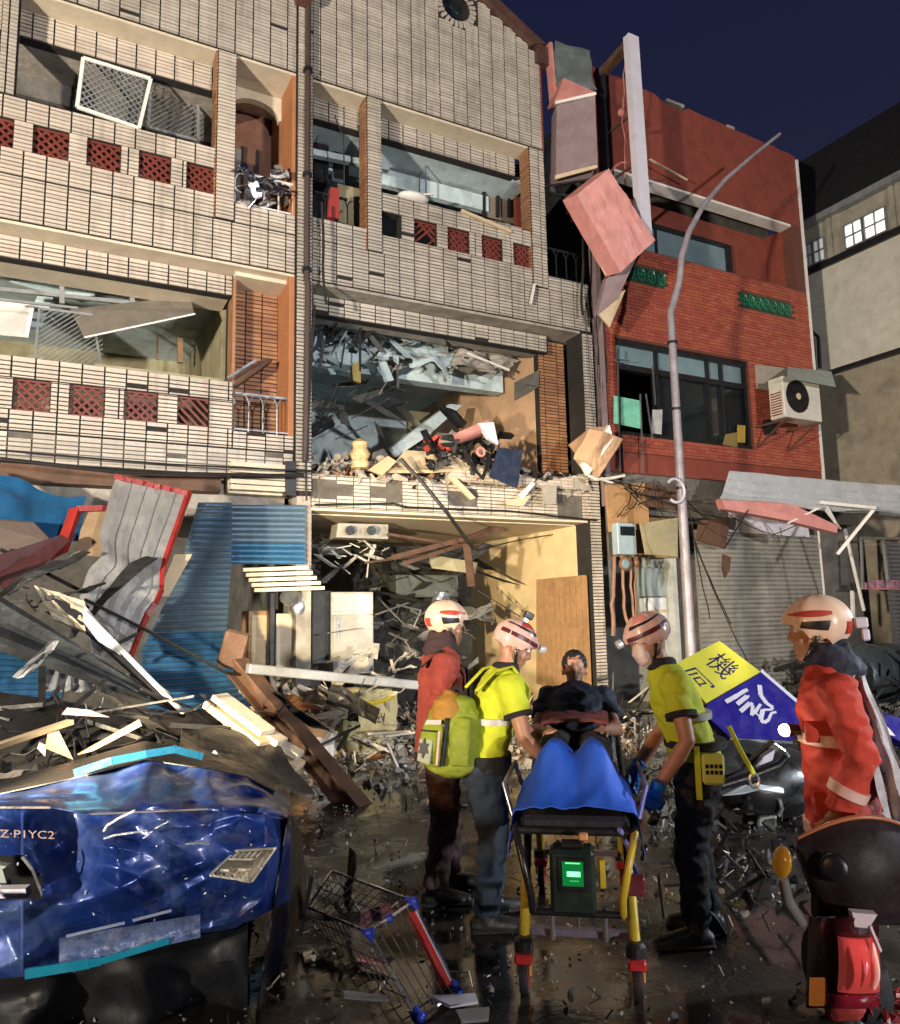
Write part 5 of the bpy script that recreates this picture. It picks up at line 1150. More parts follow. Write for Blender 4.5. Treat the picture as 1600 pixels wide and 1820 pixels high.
# beams
bmx = empty('steel_beam', PY(648, 1428, -3.1), 'slanted rusty steel beam running down to the wet road', 'steel beam')
p, q_ = PY(428, 1172, -1.6), PY(655, 1440, -3.15); d = (q_ - p).normalized(); s_ = d.cross(Vector((0, 0, 1))).normalized(); u_ = s_.cross(d)
MB().obox((p + q_) / 2, (q_ - p) / 2, s_ * .09, u_ * .012).build('flange', M_RUST, bmx)
MB().obox((p + q_) / 2 - u_ * .09, (q_ - p) / 2, s_ * .012, u_ * .078).build('web', M_RUST, bmx)
MB().obox((p + q_) / 2 - u_ * .18, (q_ - p) / 2, s_ * .09, u_ * .012).build('flange', M_RUST, bmx)
m = MB(); m.bar(PY(440, 1188, -1.9), PY(745, 1218, -1.6), .12, .10); m.build('steel_beam', M_STEEL, tags=T_('level grey steel beam propped across the shop entrance', 'steel beam'), bevel=.01)
o = MB().rbox(PY(415, 1155, -1.5), (.26, .12, .40), Quaternion((0, 1, 0), .25)).build('rusty_bracket', M_RUST, tags=T_('dark rusty bracket at the upper end of the slanted beam', 'bracket'), bevel=.03)
# yellow sack, orange boards
m = MB(); c = PY(648, 1285, -.5); vs = []
b_ = MB()
for (o1_, e1, e2) in ((Vector((0, -.20, 0)), Vector((.36, 0, 0)), Vector((.05, 0, .40))), (Vector((0, .2, 0)), Vector((-.36, 0, 0)), Vector((.05, 0, .40))), (Vector((.36, 0, 0)), Vector((0, .2, 0)), Vector((.05, 0, .40))), (Vector((-.36, 0, 0)), Vector((0, -.2, 0)), Vector((.05, 0, .40))), (Vector((.05, 0, .40)), Vector((.36, 0, 0)), Vector((0, .2, 0)))):
    k0 = c + o1_
    for_ = [k0 - e1 - e2, k0 + e1 - e2, k0 + e1 + e2, k0 - e1 + e2]; b_.sheet(for_, 14, 14, None, .008)
def crump(v): v = Vector(v); n3 = Vector((noise3(v * 4 + Vector((9, 0, 0))), noise3(v * 4), noise3(v * 4 + Vector((0, 5, 0))))); return tuple(v + n3 * .09 - Vector((v.x - c.x, v.y - c.y, 0)) * .25 * abs(noise3(v * 6)))
b_.v = [crump(v) for v in b_.v]
so = b_.build('sack', mat('yellow_sack', (.56, .48, .24), .7, var=.2, bump=.5, bscale=10, dirt=.25), smooth=True, tags=T_('yellow cream sack of rubble in front of the fridge', 'sack'))
m = MB(); m.tube(sag(c + Vector((-.25, -.25, .32)), c + Vector((.3, -.25, .34)), .06, 8), .03, 6); m.build('tie_band', mat('yellow_band', (.6, .45, .02), .6), so)
poly_thing('board', [PY(505, 1262, -.6), PY(575, 1262, -.6), PY(560, 1235, -.2), PY(510, 1240, -.2)], (0, .03, .02), mat('orange_board', (.55, .22, .07), .6, var=.25), 'orange board on the rubble right of the slanted beam top', 'board')
poly_thing('board', [PY(640, 1368, -1.2), PY(715, 1372, -1.2), PY(720, 1348, -1.0), PY(665, 1345, -1.0)], (0, .03, .03), mat('orange_board', (.55, .22, .07)), 'orange board lying on the rubble behind the rescuers', 'board')
m = MB(); m.sheet([PY(540, 1375, -1.8), PY(580, 1380, -1.8), PY(600, 1300, -1.4), PY(565, 1290, -1.4)], 8, 8, lambda u, v: .06 * noise3((u * 3, v * 3, 9)), .02); m.build('board', M_WHITE, tags=T_('white curled sheet beside the slanted steel beam', 'sheet'))
m = MB(); m.rbox(PY(548, 1305, -1.4), (.3, .2, .35), Quaternion((0, 1, 0), .6)); m.build('crate', M_WOOD, tags=T_('brown broken crate leaning on the slanted beam', 'crate'), bevel=.01)
# rubble on the ground
mound = lambda x, y: max(0, .55 * math.exp(-((y + .3) / .9) ** 2) * (1 - .5 * max(0, (x - 5) / 3)))
def rfield(x0, x1, y0, y1, hmax=1.0, p=1.0):
    def f():
        x, y = random.uniform(x0, x1), y0 + (y1 - y0) * random.random() ** p
        return Vector((x, y, .02 + mound(x, y) * hmax * random.random()))
    return f
rubble('rubble', rfield(2.6, 7.6, .6, -2.0), 380, .012, .05, M_PLAS, 'cream rubble heaped in the shop entrance', long=.15)
rubble('rubble', rfield(2.6, 7.6, .6, -2.6), 620, .012, .07, M_CONC, 'grey rubble heaped in the shop entrance', long=.1)
rubble('rubble', rfield(2.6, 7.6, .6, -2.4), 260, .012, .05, M_WOOD, 'brown wood splinters in the shop entrance', long=.6)
rubble('rubble', rfield(2.6, 7.6, .6, -2.4), 160, .01, .05, M_WHITE, 'white scraps in the shop entrance', long=.3)
rubble('rubble', rfield(3.1, 7.6, 3.0, .4), 300, .04, .18, M_GREYW, 'dark rubble inside the shop', long=.3)
rubble('debris', lambda: Vector((random.uniform(-1, 12), random.uniform(-8.3, -.3), .015)), 5200, .003, .014, M_CONC, 'small grey grit scattered on the wet road', flat=.6, long=.06)
rubble('debris', lambda: Vector((random.uniform(-1, 12), random.uniform(-8.3, -.3), .015)), 2200, .005, .024, M_CHAR, 'small black scraps scattered on the wet road', flat=.3, long=.3)
rubble('debris', lambda: Vector((random.uniform(-1, 12), random.uniform(-8, -.3), .015)), 160, .005, .018, M_WHITE, 'small white scraps scattered on the wet road', flat=.3, long=.3)
rubble('debris', lambda: Vector((random.uniform(-2, 1.7), random.uniform(-4.4, -.5), .05 + random.random() * .5)), 420, .02, .09, M_CHAR, 'black debris heap behind the blue wreck', flat=.3, long=.4)
rubble('debris', lambda: (lambda x: Vector((x, random.uniform(-3.2, -.2), .05 + random.random() ** 2 * .7)))(random.uniform(7.5, 15)), 620, .02, .10, M_CHAR, 'dark debris heaped before the grey shutter', flat=.35, long=.4)
rubble('debris', lambda: (lambda x: Vector((x, random.uniform(-3.4, -.4), .05 + random.random() ** 2 * .6)))(random.uniform(7.5, 15)), 200, .02, .08, M_CONC, 'grey debris heaped before the grey shutter', flat=.35, long=.3)
rubble('debris', lambda: (lambda t: Vector((3.6 + 3.4 * t + random.uniform(-.6, .6), -6.2 + 2.6 * t + random.uniform(-.9, .9), .02 + random.random() ** 2 * .25)))(random.random()), 420, .012, .06, M_CHAR, 'black scraps between the stretcher and the wrecked scooters', flat=.3, long=.4)
rubble('debris', lambda: (lambda t: Vector((3.6 + 3.4 * t + random.uniform(-.6, .6), -6.2 + 2.6 * t + random.uniform(-.9, .9), .02 + random.random() ** 2 * .25)))(random.random()), 130, .010, .045, M_CONC, 'grey scraps between the stretcher and the wrecked scooters', flat=.3, long=.2)

def tangle(name, region, y0, y1, n, m, label, lmin, lmax, w):
    mb = MB(); x0, ya, x1, yb = region
    for k in range(n):
        a_ = PY(random.uniform(x0, x1), random.uniform(ya, yb), random.uniform(y0, y1)); L_ = random.uniform(lmin, lmax)
        d = Vector((random.uniform(-1, 1), random.uniform(-.6, .6), random.uniform(-.5, .5))).normalized() * L_
        t = random.random()
        if t < .35: mb.bar(a_ - d / 2, a_ + d / 2, w * random.uniform(.4, 1), w * random.uniform(.2, .6))
        elif t < .6: mb.tube(sag(a_ - d / 2, a_ + d / 2, random.uniform(-.1, .2), 8, .08, k), w * .12, 5)
        else:
            e = Vector((random.uniform(-1, 1), random.uniform(-1, 1), random.uniform(-1, .4))).normalized() * L_ * random.uniform(.2, .5); sd = random.uniform(0, 40)
            mb.sheet([a_ - d / 2, a_ + d / 2, a_ + d / 2 + e, a_ - d / 2 + e * random.uniform(.4, 1)], 6, 4, lambda u, v: .14 * L_ * noise3((u * 2.5, v * 2.5, sd)), .006)
    return mb.build(name, m, tags=T_(label, 'wreckage', kind='stuff'))
rubble('debris', lambda: Vector((random.uniform(.6, 4.2), random.uniform(-6.6, -2.0), .015)), 300, .005, .022, M_PLAS, 'cream shards scattered on the wet road before the shop', flat=.4, long=.15)
tangle('wreckage', (-40, 1000, 200, 1200), -2.2, -.9, 14, M_CHAR, 'black tangled sheets and bars behind the long sloping sheets', .3, 1.1, .07)
tangle('wreckage', (-40, 1240, 400, 1330), -3.8, -2.6, 34, M_CHAR, 'black tangled sheets and bars above the blue van', .2, .9, .06)
tangle('wreckage', (-40, 1100, 330, 1320), -3.2, -1.6, 4, M_STEEL, 'grey bent sheets and bars among the black wreckage on the left', .2, .8, .05)
tangle('wreckage', (420, 1230, 640, 1400), -2.6, -.6, 26, M_CHAR, 'black scraps and bars around the slanted steel beam', .15, .6, .05)
tangle('wreckage', (430, 1190, 740, 1330), -1.4, -.1, 30, M_PLAS, 'cream torn sheets and strips in the shop entrance', .15, .8, .06)
tangle('wreckage', (430, 1150, 740, 1330), -1.2, .2, 30, M_CONC, 'grey torn strips and bars in the shop entrance', .15, .7, .04)
tangle('wreckage', (600, 1060, 860, 1200), .6, 2.0, 34, M_GREYW, 'dark torn strips hanging in the black hole of the shop', .2, .9, .05)
tangle('wreckage', (1240, 1180, 1600, 1330), -3.2, -1.2, 30, M_CHAR, 'black bent bars and sheets around the fallen shop sign', .2, .8, .05)
tangle('wreckage', (1260, 1330, 1420, 1520), -5.2, -3.2, 30, M_CHAR, 'black bent scraps around the overturned scooter', .15, .5, .04)
tangle('wreckage', (540, 1560, 640, 1700), -5.9, -4.6, 14, M_CHAR, 'black bent scraps behind the toppled wire rack', .1, .4, .03)
tangle('wreckage', (560, 580, 960, 800), .2, 1.6, 12, M_DKMET, 'black wires and bars dangling across the blown open room', .2, .6, .025)
# ================================================================== lettering helper (flat print lying on a real surface)
def glyph(text, quad, m, name, parent, lift):
    c = bpy.data.curves.new('print', 'FONT'); c.body = text; c.size = 1; c.resolution_u = 3
    t = bpy.data.objects.new('print_tmp', c); COL.objects.link(t); dg = bpy.context.evaluated_depsgraph_get()
    me = bpy.data.meshes.new_from_object(t.evaluated_get(dg)); bpy.data.objects.remove(t)
    V = np.array([v.co[:2] for v in me.vertices]); lo, hi = V.min(0), V.max(0); V = (V - lo) / (hi - lo)
    A, B, C, D = [Vector(p) for p in quad]; n = (B - A).cross(D - A).normalized()
    if n.dot(CAM - A) < 0: n = -n
    mb = MB(); mb.v = [tuple((A * (1 - u) + B * u) * (1 - v) + (D * (1 - u) + C * u) * v + n * lift) for u, v in V]
    mb.f = [tuple(p.vertices) for p in me.polygons]
    return mb.build(name, m, parent)

# ================================================================== shop sign lying on the debris
sg = empty('shop_sign', PD(1300, 1300, 7.6), 'fallen yellow and blue shop sign leaning on the debris behind the rescuers', 'shop sign')
def sgq(pts, dep0=8.3): # sign plane: leans back
    return [PD(x, y, dep0 - (y - 1140) * .0036 - (x - 1200) * .0004) for x, y in pts]
def slab(q, t):
    n = (q[1] - q[0]).cross(q[-1] - q[0]).normalized()
    if n.dot(CAM - q[0]) > 0: n = -n
    return n * t
M_YEL = mat('sign_yellow', (.55, .52, .05), .4, var=.08, bump=.03, dirt=.15, dcol=(.35, .35, .05)); M_SBL = mat('sign_blue', (.018, .012, .20), .35, var=.12, bump=.03, dirt=.15, dcol=(.02, .01, .1))
q = sgq([(1200, 1180), (1255, 1250), (1352, 1194), (1279, 1139)]); MB().prism(q, slab(q, .12)).build('yellow_panel', M_YEL, sg)
q = sgq([(1256, 1252), (1262, 1277), (1298, 1311), (1408, 1316), (1440, 1270), (1353, 1196)]); MB().prism(q, slab(q, .12)).build('blue_panel', M_SBL, sg)
q = sgq([(1298, 1312), (1300, 1318), (1410, 1322), (1410, 1317)]); MB().prism(q, slab(q, .1)).build('lower_edge', M_GALV, sg)
q = sgq([(1352, 1194), (1440, 1270), (1444, 1266), (1354, 1189)]); MB().prism(q, slab(q, .1)).build('edge_trim', M_SIGNW, sg)
q = sgq([(1545, 1262), (1550, 1290), (1640, 1340), (1640, 1285)]); q2 = MB().prism(q, slab(q, .12)).build('sign_piece', M_SBL, tags=T_('separate blue sign piece at the right behind the red jacketed rescuer', 'sign piece'))
q = sgq([(1556, 1292), (1560, 1302), (1592, 1308), (1578, 1292)], 8.27); MB().prism(q, slab(q, .01)).build('white_mark', M_WHITE, q2)
INK = mat('sign_ink', (.012, .01, .09), .4, bump=0)
glyph('機', sgq([(1250, 1177), (1286, 1210), (1320, 1187), (1283, 1157)]), INK, 'print', sg, .004)
glyph('司', sgq([(1247, 1226), (1275, 1221), (1238, 1181), (1216, 1190)][:1] + [(1273, 1222), (1236, 1186), (1217, 1192)]), INK, 'print', sg, .004)
# brush written letters in pale lilac
brush = [[(1290, 1248), (1310, 1237), (1324, 1228), (1329, 1226)], [(1310, 1252), (1328, 1238), (1331, 1240)], [(1316, 1265), (1333, 1250), (1338, 1254), (1336, 1272), (1352, 1252), (1343, 1268), (1350, 1274)],
         [(1350, 1218), (1352, 1236), (1362, 1250), (1374, 1258), (1370, 1262), (1356, 1262)], [(1356, 1262), (1352, 1280), (1358, 1285), (1366, 1280), (1371, 1268), (1380, 1266)]]
mb = MB(); n_ = (sgq([(1353, 1196)])[0] - sgq([(1256, 1252)])[0]).cross(sgq([(1298, 1311)])[0] - sgq([(1256, 1252)])[0]).normalized()
if n_.dot(CAM - sgq([(1300, 1260)])[0]) < 0: n_ = -n_
for st in brush:
    P_ = [p + n_ * .006 for p in sgq(st)]
    for i in range(len(P_) - 1): mb.bar(P_[i], P_[i + 1], .045 * (1 - .12 * i), .004, up=n_)
mb.build('brush_letters', M_SIGNW, sg)

# ================================================================== crushed blue van, left foreground
vn = empty('wrecked_van', PD(250, 1640, 3.3) * 1.0, 'crushed dark blue van in the left foreground', 'van'); vn.location.z = 0
M_CAR = mat('blue_car_paint', (.012, .040, .22), .36, .30, var=.3, scale=2.5, bump=.08, bscale=9, dirt=.65, dcol=(.13, .19, .35), dscale=2.2, coat=.25, rvar=.15, streak=.6)
def ytop(px): return float(np.interp(px, [-120, 0, 90, 165, 370, 500, 516], [1436, 1436, 1437, 1449, 1441, 1452, 1462]))
def ybot(px): return float(np.interp(px, [-120, 50, 300, 420, 516], [1748, 1735, 1668, 1650, 1600]))
FOLD = []
for k in range(26):
    th = random.uniform(-1.2, 1.2) + (1.57 if k % 3 == 0 else 0); FOLD.append((random.random(), random.random(), math.cos(th), math.sin(th), random.uniform(.10, .26), random.uniform(.10, .20) * random.choice((1, 1, -1))))
def dent(u, v, s=0):
    a = abs(noise3((u * 3.2, v * 2.6, 4 + s))); d = -.22 * a
    for (cu, cv, nx_, ny_, rad, amp) in FOLD:   # sharp creases of folded plate, fading out along their length
        du, dv = (u - cu) * 2.0, v - cv; t = du * nx_ + dv * ny_; l_ = -du * ny_ + dv * nx_
        w_ = math.exp(-(l_ / (rad * 1.8)) ** 2); d += amp * w_ * max(0, 1 - abs(t) / rad) * .55
    return d + .006 * noise3((u * 16, v * 14, 2 + s))
def vside(u, v):
    px = -120 + 636 * u; py = ytop(px) + (ybot(px) - ytop(px)) * v
    k = 2.95 + .38 * u - dent(u, v) * .55 + .10 * math.sin(v * 3.1) * (-1 if u > .25 else .3)
    k += .25 * math.exp(-((u - .36) ** 2) / .006) * math.exp(-((v - .2) ** 2) / .05)        # deep dent under the lettering
    k += max(0, (u - .93)) * 4.0
    return PD(px, py, k)
NU, NV = 130, 90; g = [vside(i / NU, j / NV) for j in range(NV + 1) for i in range(NU + 1)]
def wmask(u, v):  # side window opening at the left
    px = -120 + 636 * u; py = ytop(px) + (ybot(px) - ytop(px)) * v
    return not (px < 76 - max(0, (1560 - py)) * .9 and 1520 < py < 1600)
m = MB(); m.grid(g, NU, NV, CF * -.006, wmask); m.build('body', M_CAR, vn, smooth=True)
def vtop(u, v):  # upper band bending to the roof
    px = -120 + 636 * u
    y1 = float(np.interp(px, [-120, 0, 130, 260, 372, 440, 516], [1432, 1412, 1384, 1352, 1368, 1382, 1420])); y0 = ytop(px) - 3
    py = y0 + (y1 - y0) * v
    k = 2.95 + .38 * u + .62 * v ** 1.2 + .16 * abs(noise3((u * 5, v * 2, 3))) + .10 * noise3((u * 11, v * 3, 7)) - .22 * math.exp(-((u - .775) ** 2) / .0012) * v + max(0, (u - .93)) * 4
    return PD(px, py, k)
NU2, NV2 = 90, 26; g = [vtop(i / NU2, j / NV2) for j in range(NV2 + 1) for i in range(NU2 + 1)]
m = MB(); m.grid(g, NU2, NV2, Vector((0, 0, .006))); m.build('upper_body', M_CAR, vn, smooth=True)
def vroof(u, v):
    px = -120 + 610 * u
    y0 = float(np.interp(px, [-120, 0, 130, 260, 372, 440, 516], [1432, 1412, 1384, 1352, 1368, 1382, 1420])) - 2
    y1 = y0 - float(np.interp(px, [-120, 60, 250, 400, 516], [10, 26, 34, 24, 6])); py = y0 + (y1 - y0) * v
    return PD(px, py, 3.57 + .38 * u + 1.1 * v + .12 * noise3((u * 5, v * 2, 1)))
g = [vroof(i / 50, j / 12) for j in range(13) for i in range(51)]
m = MB(); m.grid(g, 50, 12, Vector((0, 0, .006))); m.build('roof', M_CHAR, vn, smooth=True)
m = MB(); P_ = [PD(x, y, k) for x, y, k in ((133, 1374, 3.66), (200, 1352, 3.62), (260, 1340, 3.7), (310, 1332, 3.8), (360, 1345, 3.9))]
for i in range(4): m.bar(P_[i], P_[i + 1], .012, .035)
m.build('roof_edge_highlight', mat('highlight_blue', (.02, .15, .30), .25, .3, coat=.5), vn)  # cyan highlight along the roof edge, painted as a bright strip
m = MB(); P_ = [PD(x, y, k) for x, y, k in ((45, 1731, 2.88), (160, 1712, 2.92), (180, 1708, 2.93), (300, 1672, 2.98))]
for i in range(3): m.bar(P_[i], P_[i + 1], .012, .035 - .006 * i)
m.build('trim_strip', mat('cyan_trim', (.015, .30, .46), .3, .1, coat=.4), vn)
# pale strip above trim, its lit look painted into the colour
def vstrip(u, v):
    px = 105 + 250 * u; y0 = 1668 - 42 * u; y1 = 1722 - 55 * u; return PD(px, y0 + (y1 - y0) * v, 2.90 + .1 * u + .02 * noise3((u * 8, v * 4, 3)) + .03 * math.sin(v * 3))
g = [vstrip(i / 30, j / 8) for j in range(9) for i in range(31)]
m = MB(); m.grid(g, 30, 8, CF * -.006); m.build('lit_band', mat('lit_band_blue', (.16, .22, .42), .4, .3, var=.5, scale=14, bump=.4, bscale=40, dirt=.5, dcol=(.5, .52, .58), dscale=16), vn, smooth=True)
m = MB(); m.bar(PD(118, 1664, 2.89), PD(222, 1640, 2.92), .006, .010); m.bar(PD(236, 1636, 2.92), PD(305, 1618, 2.95), .006, .010); m.build('panel_crease', mat('pale_edge', (.35, .42, .6), .3, .3), vn)
def vlow(u, v):  # black lower cladding
    px = -120 + 560 * u; y0 = ybot(px) + 3; py = y0 + (1900 - y0) * v
    return PD(px, py, 3.0 + .30 * u + .10 * math.sin(u * 17 + 3 * noise3((u * 3, v * 2, 5))) * (.3 + v) + .12 * v + .10 * abs(noise3((u * 6, v * 3, 2))))
g = [vlow(i / 50, j / 14) for j in range(15) for i in range(51)]
m = MB(); m.grid(g, 50, 14, CF * -.006); m.build('lower_cladding', mat('grey_black_cladding', (.010, .011, .014), .6, var=.3, bump=.1), vn, smooth=True)
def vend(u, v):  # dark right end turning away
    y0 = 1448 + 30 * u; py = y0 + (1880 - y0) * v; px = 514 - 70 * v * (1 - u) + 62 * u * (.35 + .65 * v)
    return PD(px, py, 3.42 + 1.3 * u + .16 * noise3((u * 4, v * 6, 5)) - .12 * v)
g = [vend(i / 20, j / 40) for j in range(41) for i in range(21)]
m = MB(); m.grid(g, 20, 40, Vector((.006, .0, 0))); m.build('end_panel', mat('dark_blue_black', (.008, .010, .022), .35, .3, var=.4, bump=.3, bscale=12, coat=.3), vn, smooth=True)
# core so that nothing is hollow, window contents
m = MB(); m.hexa([PD(-120, 1890, 3.6), PD(420, 1890, 3.75), PD(420, 1890, 4.9), PD(-120, 1890, 4.9), PD(-120, 1455, 3.5), PD(470, 1465, 3.85), PD(440, 1450, 4.7), PD(-120, 1440, 4.6)]); m.build('cabin_core', M_BLACK, vn)
m = MB(); m.prism([PD(-120, 1600, 3.2), PD(48, 1596, 3.2), PD(45, 1580, 3.2), PD(-120, 1584, 3.2)], CF * .04); m.build('window_ledge', M_SIGNW, vn)
m = MB(); m.prism([PD(-120, 1580, 3.3), PD(14, 1578, 3.3), PD(4, 1545, 3.3), PD(12, 1540, 3.3), PD(-120, 1520, 3.3)], CF * .03); m.build('seat_cover', mat('grey_green_cloth', (.25, .29, .27), .8), vn)
m = MB(); P_ = [PD(x, y, 2.98) for x, y in ((40, 1522), (58, 1545), (72, 1580), (78, 1600))]
for i in range(3): m.bar(P_[i], P_[i + 1], .014, .010)
m.build('window_trim', M_GALV, vn)
m = MB(); m.bar(PD(-120, 1435, 2.93), PD(90, 1435, 2.98), .008); m.bar(PD(163, 1447, 3.02), PD(370, 1438, 3.12), .006); m.build('seam_line', mat('seam_metal', (.4, .38, .38), .35, .6), vn)
def vletters(txt, x0, x1, y, h, mm, k):
    glyph(txt, [PD(x0, y + h / 2, k), PD(x1, y + h / 2 + 3, k + .02), PD(x1, y - h / 2 + 3, k + .02), PD(x0, y - h / 2, k)], mm, 'lettering', vn, .002)
vletters('Z·P1YC2', 0, 97, 1481, 14, mat('faded_letter_paint', (.42, .30, .26), .5, bump=0), 2.83)
# number plate, bent
pl_ = [PD(373, 1555, 3.06), PD(449, 1566, 3.02), PD(490, 1508, 3.02), PD(420, 1512, 3.12)]
m = MB(); m.sheet(pl_, 8, 6, lambda u, v: .008 * math.sin(u * 5), .006); po = m.build('number_plate', mat('dirty_plate', (.10, .105, .095), .4, .4, var=.3, scale=10, dirt=.4), vn)
m = MB()
for i in range(4): m.bar(pl_[i], pl_[(i + 1) % 4], .010, .008)
A_, B_, C_, D_ = pl_
def pq(u, v): return (A_ * (1 - u) + B_ * u) * (1 - v) + (D_ * (1 - u) + C_ * u) * v
for k in range(6): m.bar(pq(.1 + .15 * k, .72), pq(.13 + .15 * k, .93), .010, .010)
m.bar(pq(.04, .66), pq(.95, .66), .008); m.bar(pq(.5, .30), pq(.92, .33), .010); m.bar(pq(.12, .22), pq(.32, .25), .010)
for k in range(5): m.bar(pq(.05 + .2 * k, .01), pq(.09 + .2 * k, .06), .014)
m.build('plate_rim', mat('plate_rim', (.42, .43, .42), .35, .7, dirt=.3), po)
for k, (pts_, w_) in enumerate([([(185, 1478), (192, 1466), (215, 1452), (240, 1440)], .012), ([(185, 1490), (205, 1484), (262, 1476)], .010), ([(255, 1490), (280, 1470), (300, 1460)], .008), ([(330, 1500), (350, 1498), (372, 1500)], .008)]):
    m = MB(); P_ = [PD(x, y, 2.93 + .03 * k) for x, y in pts_]
    for i in range(len(P_) - 1): m.bar(P_[i], P_[i + 1], w_, w_ * .7)
    m.build('torn_edge', mat('bare_metal_edge', (.5, .55, .65), .3, .8), vn)
m = MB()
for k in range(26):
    u, v = random.random(), random.random(); p = vside(.1 + .85 * u, .1 + .85 * v) - CF * .012; chunk(m, p, (random.uniform(.003, .012), random.uniform(.002, .006), .003))
m.build('glass_crumbs', mat('glass_crumb', (.6, .65, .75), .2), vn)['kind'] = 'stuff'

# ================================================================== wire rack, front
rk = empty('wire_rack', PG(690, 1790), 'toppled chrome wire rack with blue corner joints and a red bar', 'wire rack')
K = dict(a=PD(735, 1602, 3.75), b=PD(655, 1658, 3.55), c=PD(815, 1762, 3.42), d=PD(748, 1808, 3.22), a2=PD(590, 1548, 4.5), b2=PD(548, 1612, 4.3), c2=PD(690, 1690, 4.35), d2=PD(600, 1745, 3.95))
M_CHR = mat('chrome_wire', (.55, .55, .58), .25, 1.0, var=.2, bump=0)
m = MB()
for p, q in (('a', 'c'), ('c', 'd'), ('d', 'b'), ('b', 'a'), ('a', 'a2'), ('b', 'b2'), ('c', 'c2'), ('d', 'd2'), ('a2', 'b2'), ('a2', 'c2'), ('c2', 'd2'), ('b2', 'd2')): m.tube([K[p], K[q]], .008, 6)
m.build('frame', M_CHR, rk)
def lines(mb, p, q, r, s, n, rad):
    for k in range(1, n): t = k / n; mb.tube([p.lerp(q, t), r.lerp(s, t)], rad, 4)
for (p, q, r, s, n) in (('b', 'a', 'd', 'c', 6), ('a', 'a2', 'b', 'b2', 12), ('b', 'b2', 'd', 'd2', 12), ('a', 'b', 'a2', 'b2', 4), ('b', 'd', 'b2', 'd2', 5), ('c', 'c2', 'd', 'd2', 10)):
    m = MB(); lines(m, K[p], K[q], K[r], K[s], n, .0035); o = m.build('wire_panel', mat('dull_wire', (.30, .27, .27), .35, .9, bump=0), rk)
for k in 'abcd':
    o = MB(); o.ball(K[k], (.022, .022, .022), 10, 7)
    for j in {'a': 'bc', 'b': 'ad', 'c': 'ad', 'd': 'bc'}[k]: o.tube([K[k], K[k].lerp(K[j], .10)], .015, 8)
    o.tube([K[k], K[k].lerp(K[k + '2'], .07)], .015, 8)
    o.build('corner_joint', mat('blue_plastic', (.025, .05, .40), .35, bump=0, var=.15), rk, smooth=True)
m = MB(); m.ball(K['b'].lerp(K['a'], .45), (.02, .02, .02), 10, 7); m.build('corner_joint', MATS['blue_plastic'], rk, smooth=True)
m = MB(); a_, b_ = K['a'].lerp(K['c'], .12), K['a'].lerp(K['c'], .93); off = CR * -.035 + CU * -.01
m.bar(a_ + off, b_ + off, .030, .022); m.build('red_bar', mat('red_plastic', (.60, .035, .03), .35, bump=0, var=.1), rk)
m = MB(); m.bar(a_ - CR * .012, b_ - CR * .012, .008); m.build('white_bar', M_SIGNW, rk)
m = MB(); m.prism([PD(625, 1640, 4.0), PD(690, 1612, 4.1), PD(700, 1625, 4.1), PD(640, 1650, 4.0)], (0, .01, .02)); m.build('maroon_rag', mat('maroon_rag', (.16, .05, .06), .8), tags=T_('maroon rag lying inside the toppled wire rack', 'rag'))
for k, (q_, mm, lab) in enumerate([([(640, 1700), (690, 1712), (690, 1720), (636, 1708)], M_PINK, 'pinkish slat under the toppled wire rack'), ([(765, 1775), (845, 1770), (850, 1785), (800, 1792)], M_SIGNW, 'pale slat beside the lower joint of the wire rack'), ([(610, 1765), (690, 1775), (692, 1782), (612, 1776)], M_STEEL, 'grey strip under the toppled wire rack'), ([(810, 1800), (870, 1795), (868, 1816), (820, 1820)], M_STEEL, 'grey shard in front of the wire rack')]):
    m = MB(); m.prism([PG(x, y, .03 + .02 * k) for x, y in q_], (0, 0, .012)); m.build('board', mm, tags=T_(lab, 'board'))

# ================================================================== wrecked scooters
def wheel(mb, c, r, w, axis, n=24):
    c = Vector(c); mb.lathe(c - Vector(axis).normalized() * w / 2, [(r * .72, 0), (r * .95, 0), (r, w * .3), (r, w * .7), (r * .95, w), (r * .72, w), (r * .66, w * .5)], n, axis)
ws = empty('wrecked_scooter', PG(1340, 1450), 'overturned black scooter with torn white fairings behind the red jacketed rescuer', 'scooter')
kk = 5.9
def wp(x, y, d=0): return PD(x, y, kk + d)
m = MB(); m.sheet([wp(1268, 1400), wp(1310, 1382, -.1), wp(1368, 1340, -.1), wp(1382, 1326)], 2, 2); m = MB()
m.prism([wp(1268, 1404), wp(1315, 1378), wp(1345, 1366), wp(1374, 1352), wp(1378, 1332), wp(1356, 1346), wp(1350, 1366), wp(1328, 1379), wp(1300, 1384)], CF * .06); m.build('white_fairing', M_SIGNW, ws, bevel=.008)
m = MB(); m.prism([wp(1283, 1416), wp(1320, 1413, -.05), wp(1352, 1405, -.08), wp(1396, 1412, -.05), wp(1394, 1396), wp(1372, 1382), wp(1340, 1388), wp(1310, 1402)], CF * .10); m.build('white_fairing', mat('pale_blue_white', (.60, .66, .70), .35, bump=.03, var=.1, dirt=.15), ws, bevel=.010)
m = MB(); m.tube([wp(1270, 1400, -.05), wp(1330, 1382, -.05), wp(1385, 1360, -.05), wp(1398, 1345, -.05)], .035, 8); m.build('frame_tube', M_BLACK, ws, smooth=True)
m = MB(); b = MB(); b.ball(wp(1370, 1390, .35), (.55, .35, .28), 20, 12); b.build('black_body', M_BLACK, ws, smooth=True)
b = MB(); b.ball(wp(1310, 1365, .4), (.5, .3, .22), 18, 10); b.build('seat', M_RUB, ws, smooth=True)
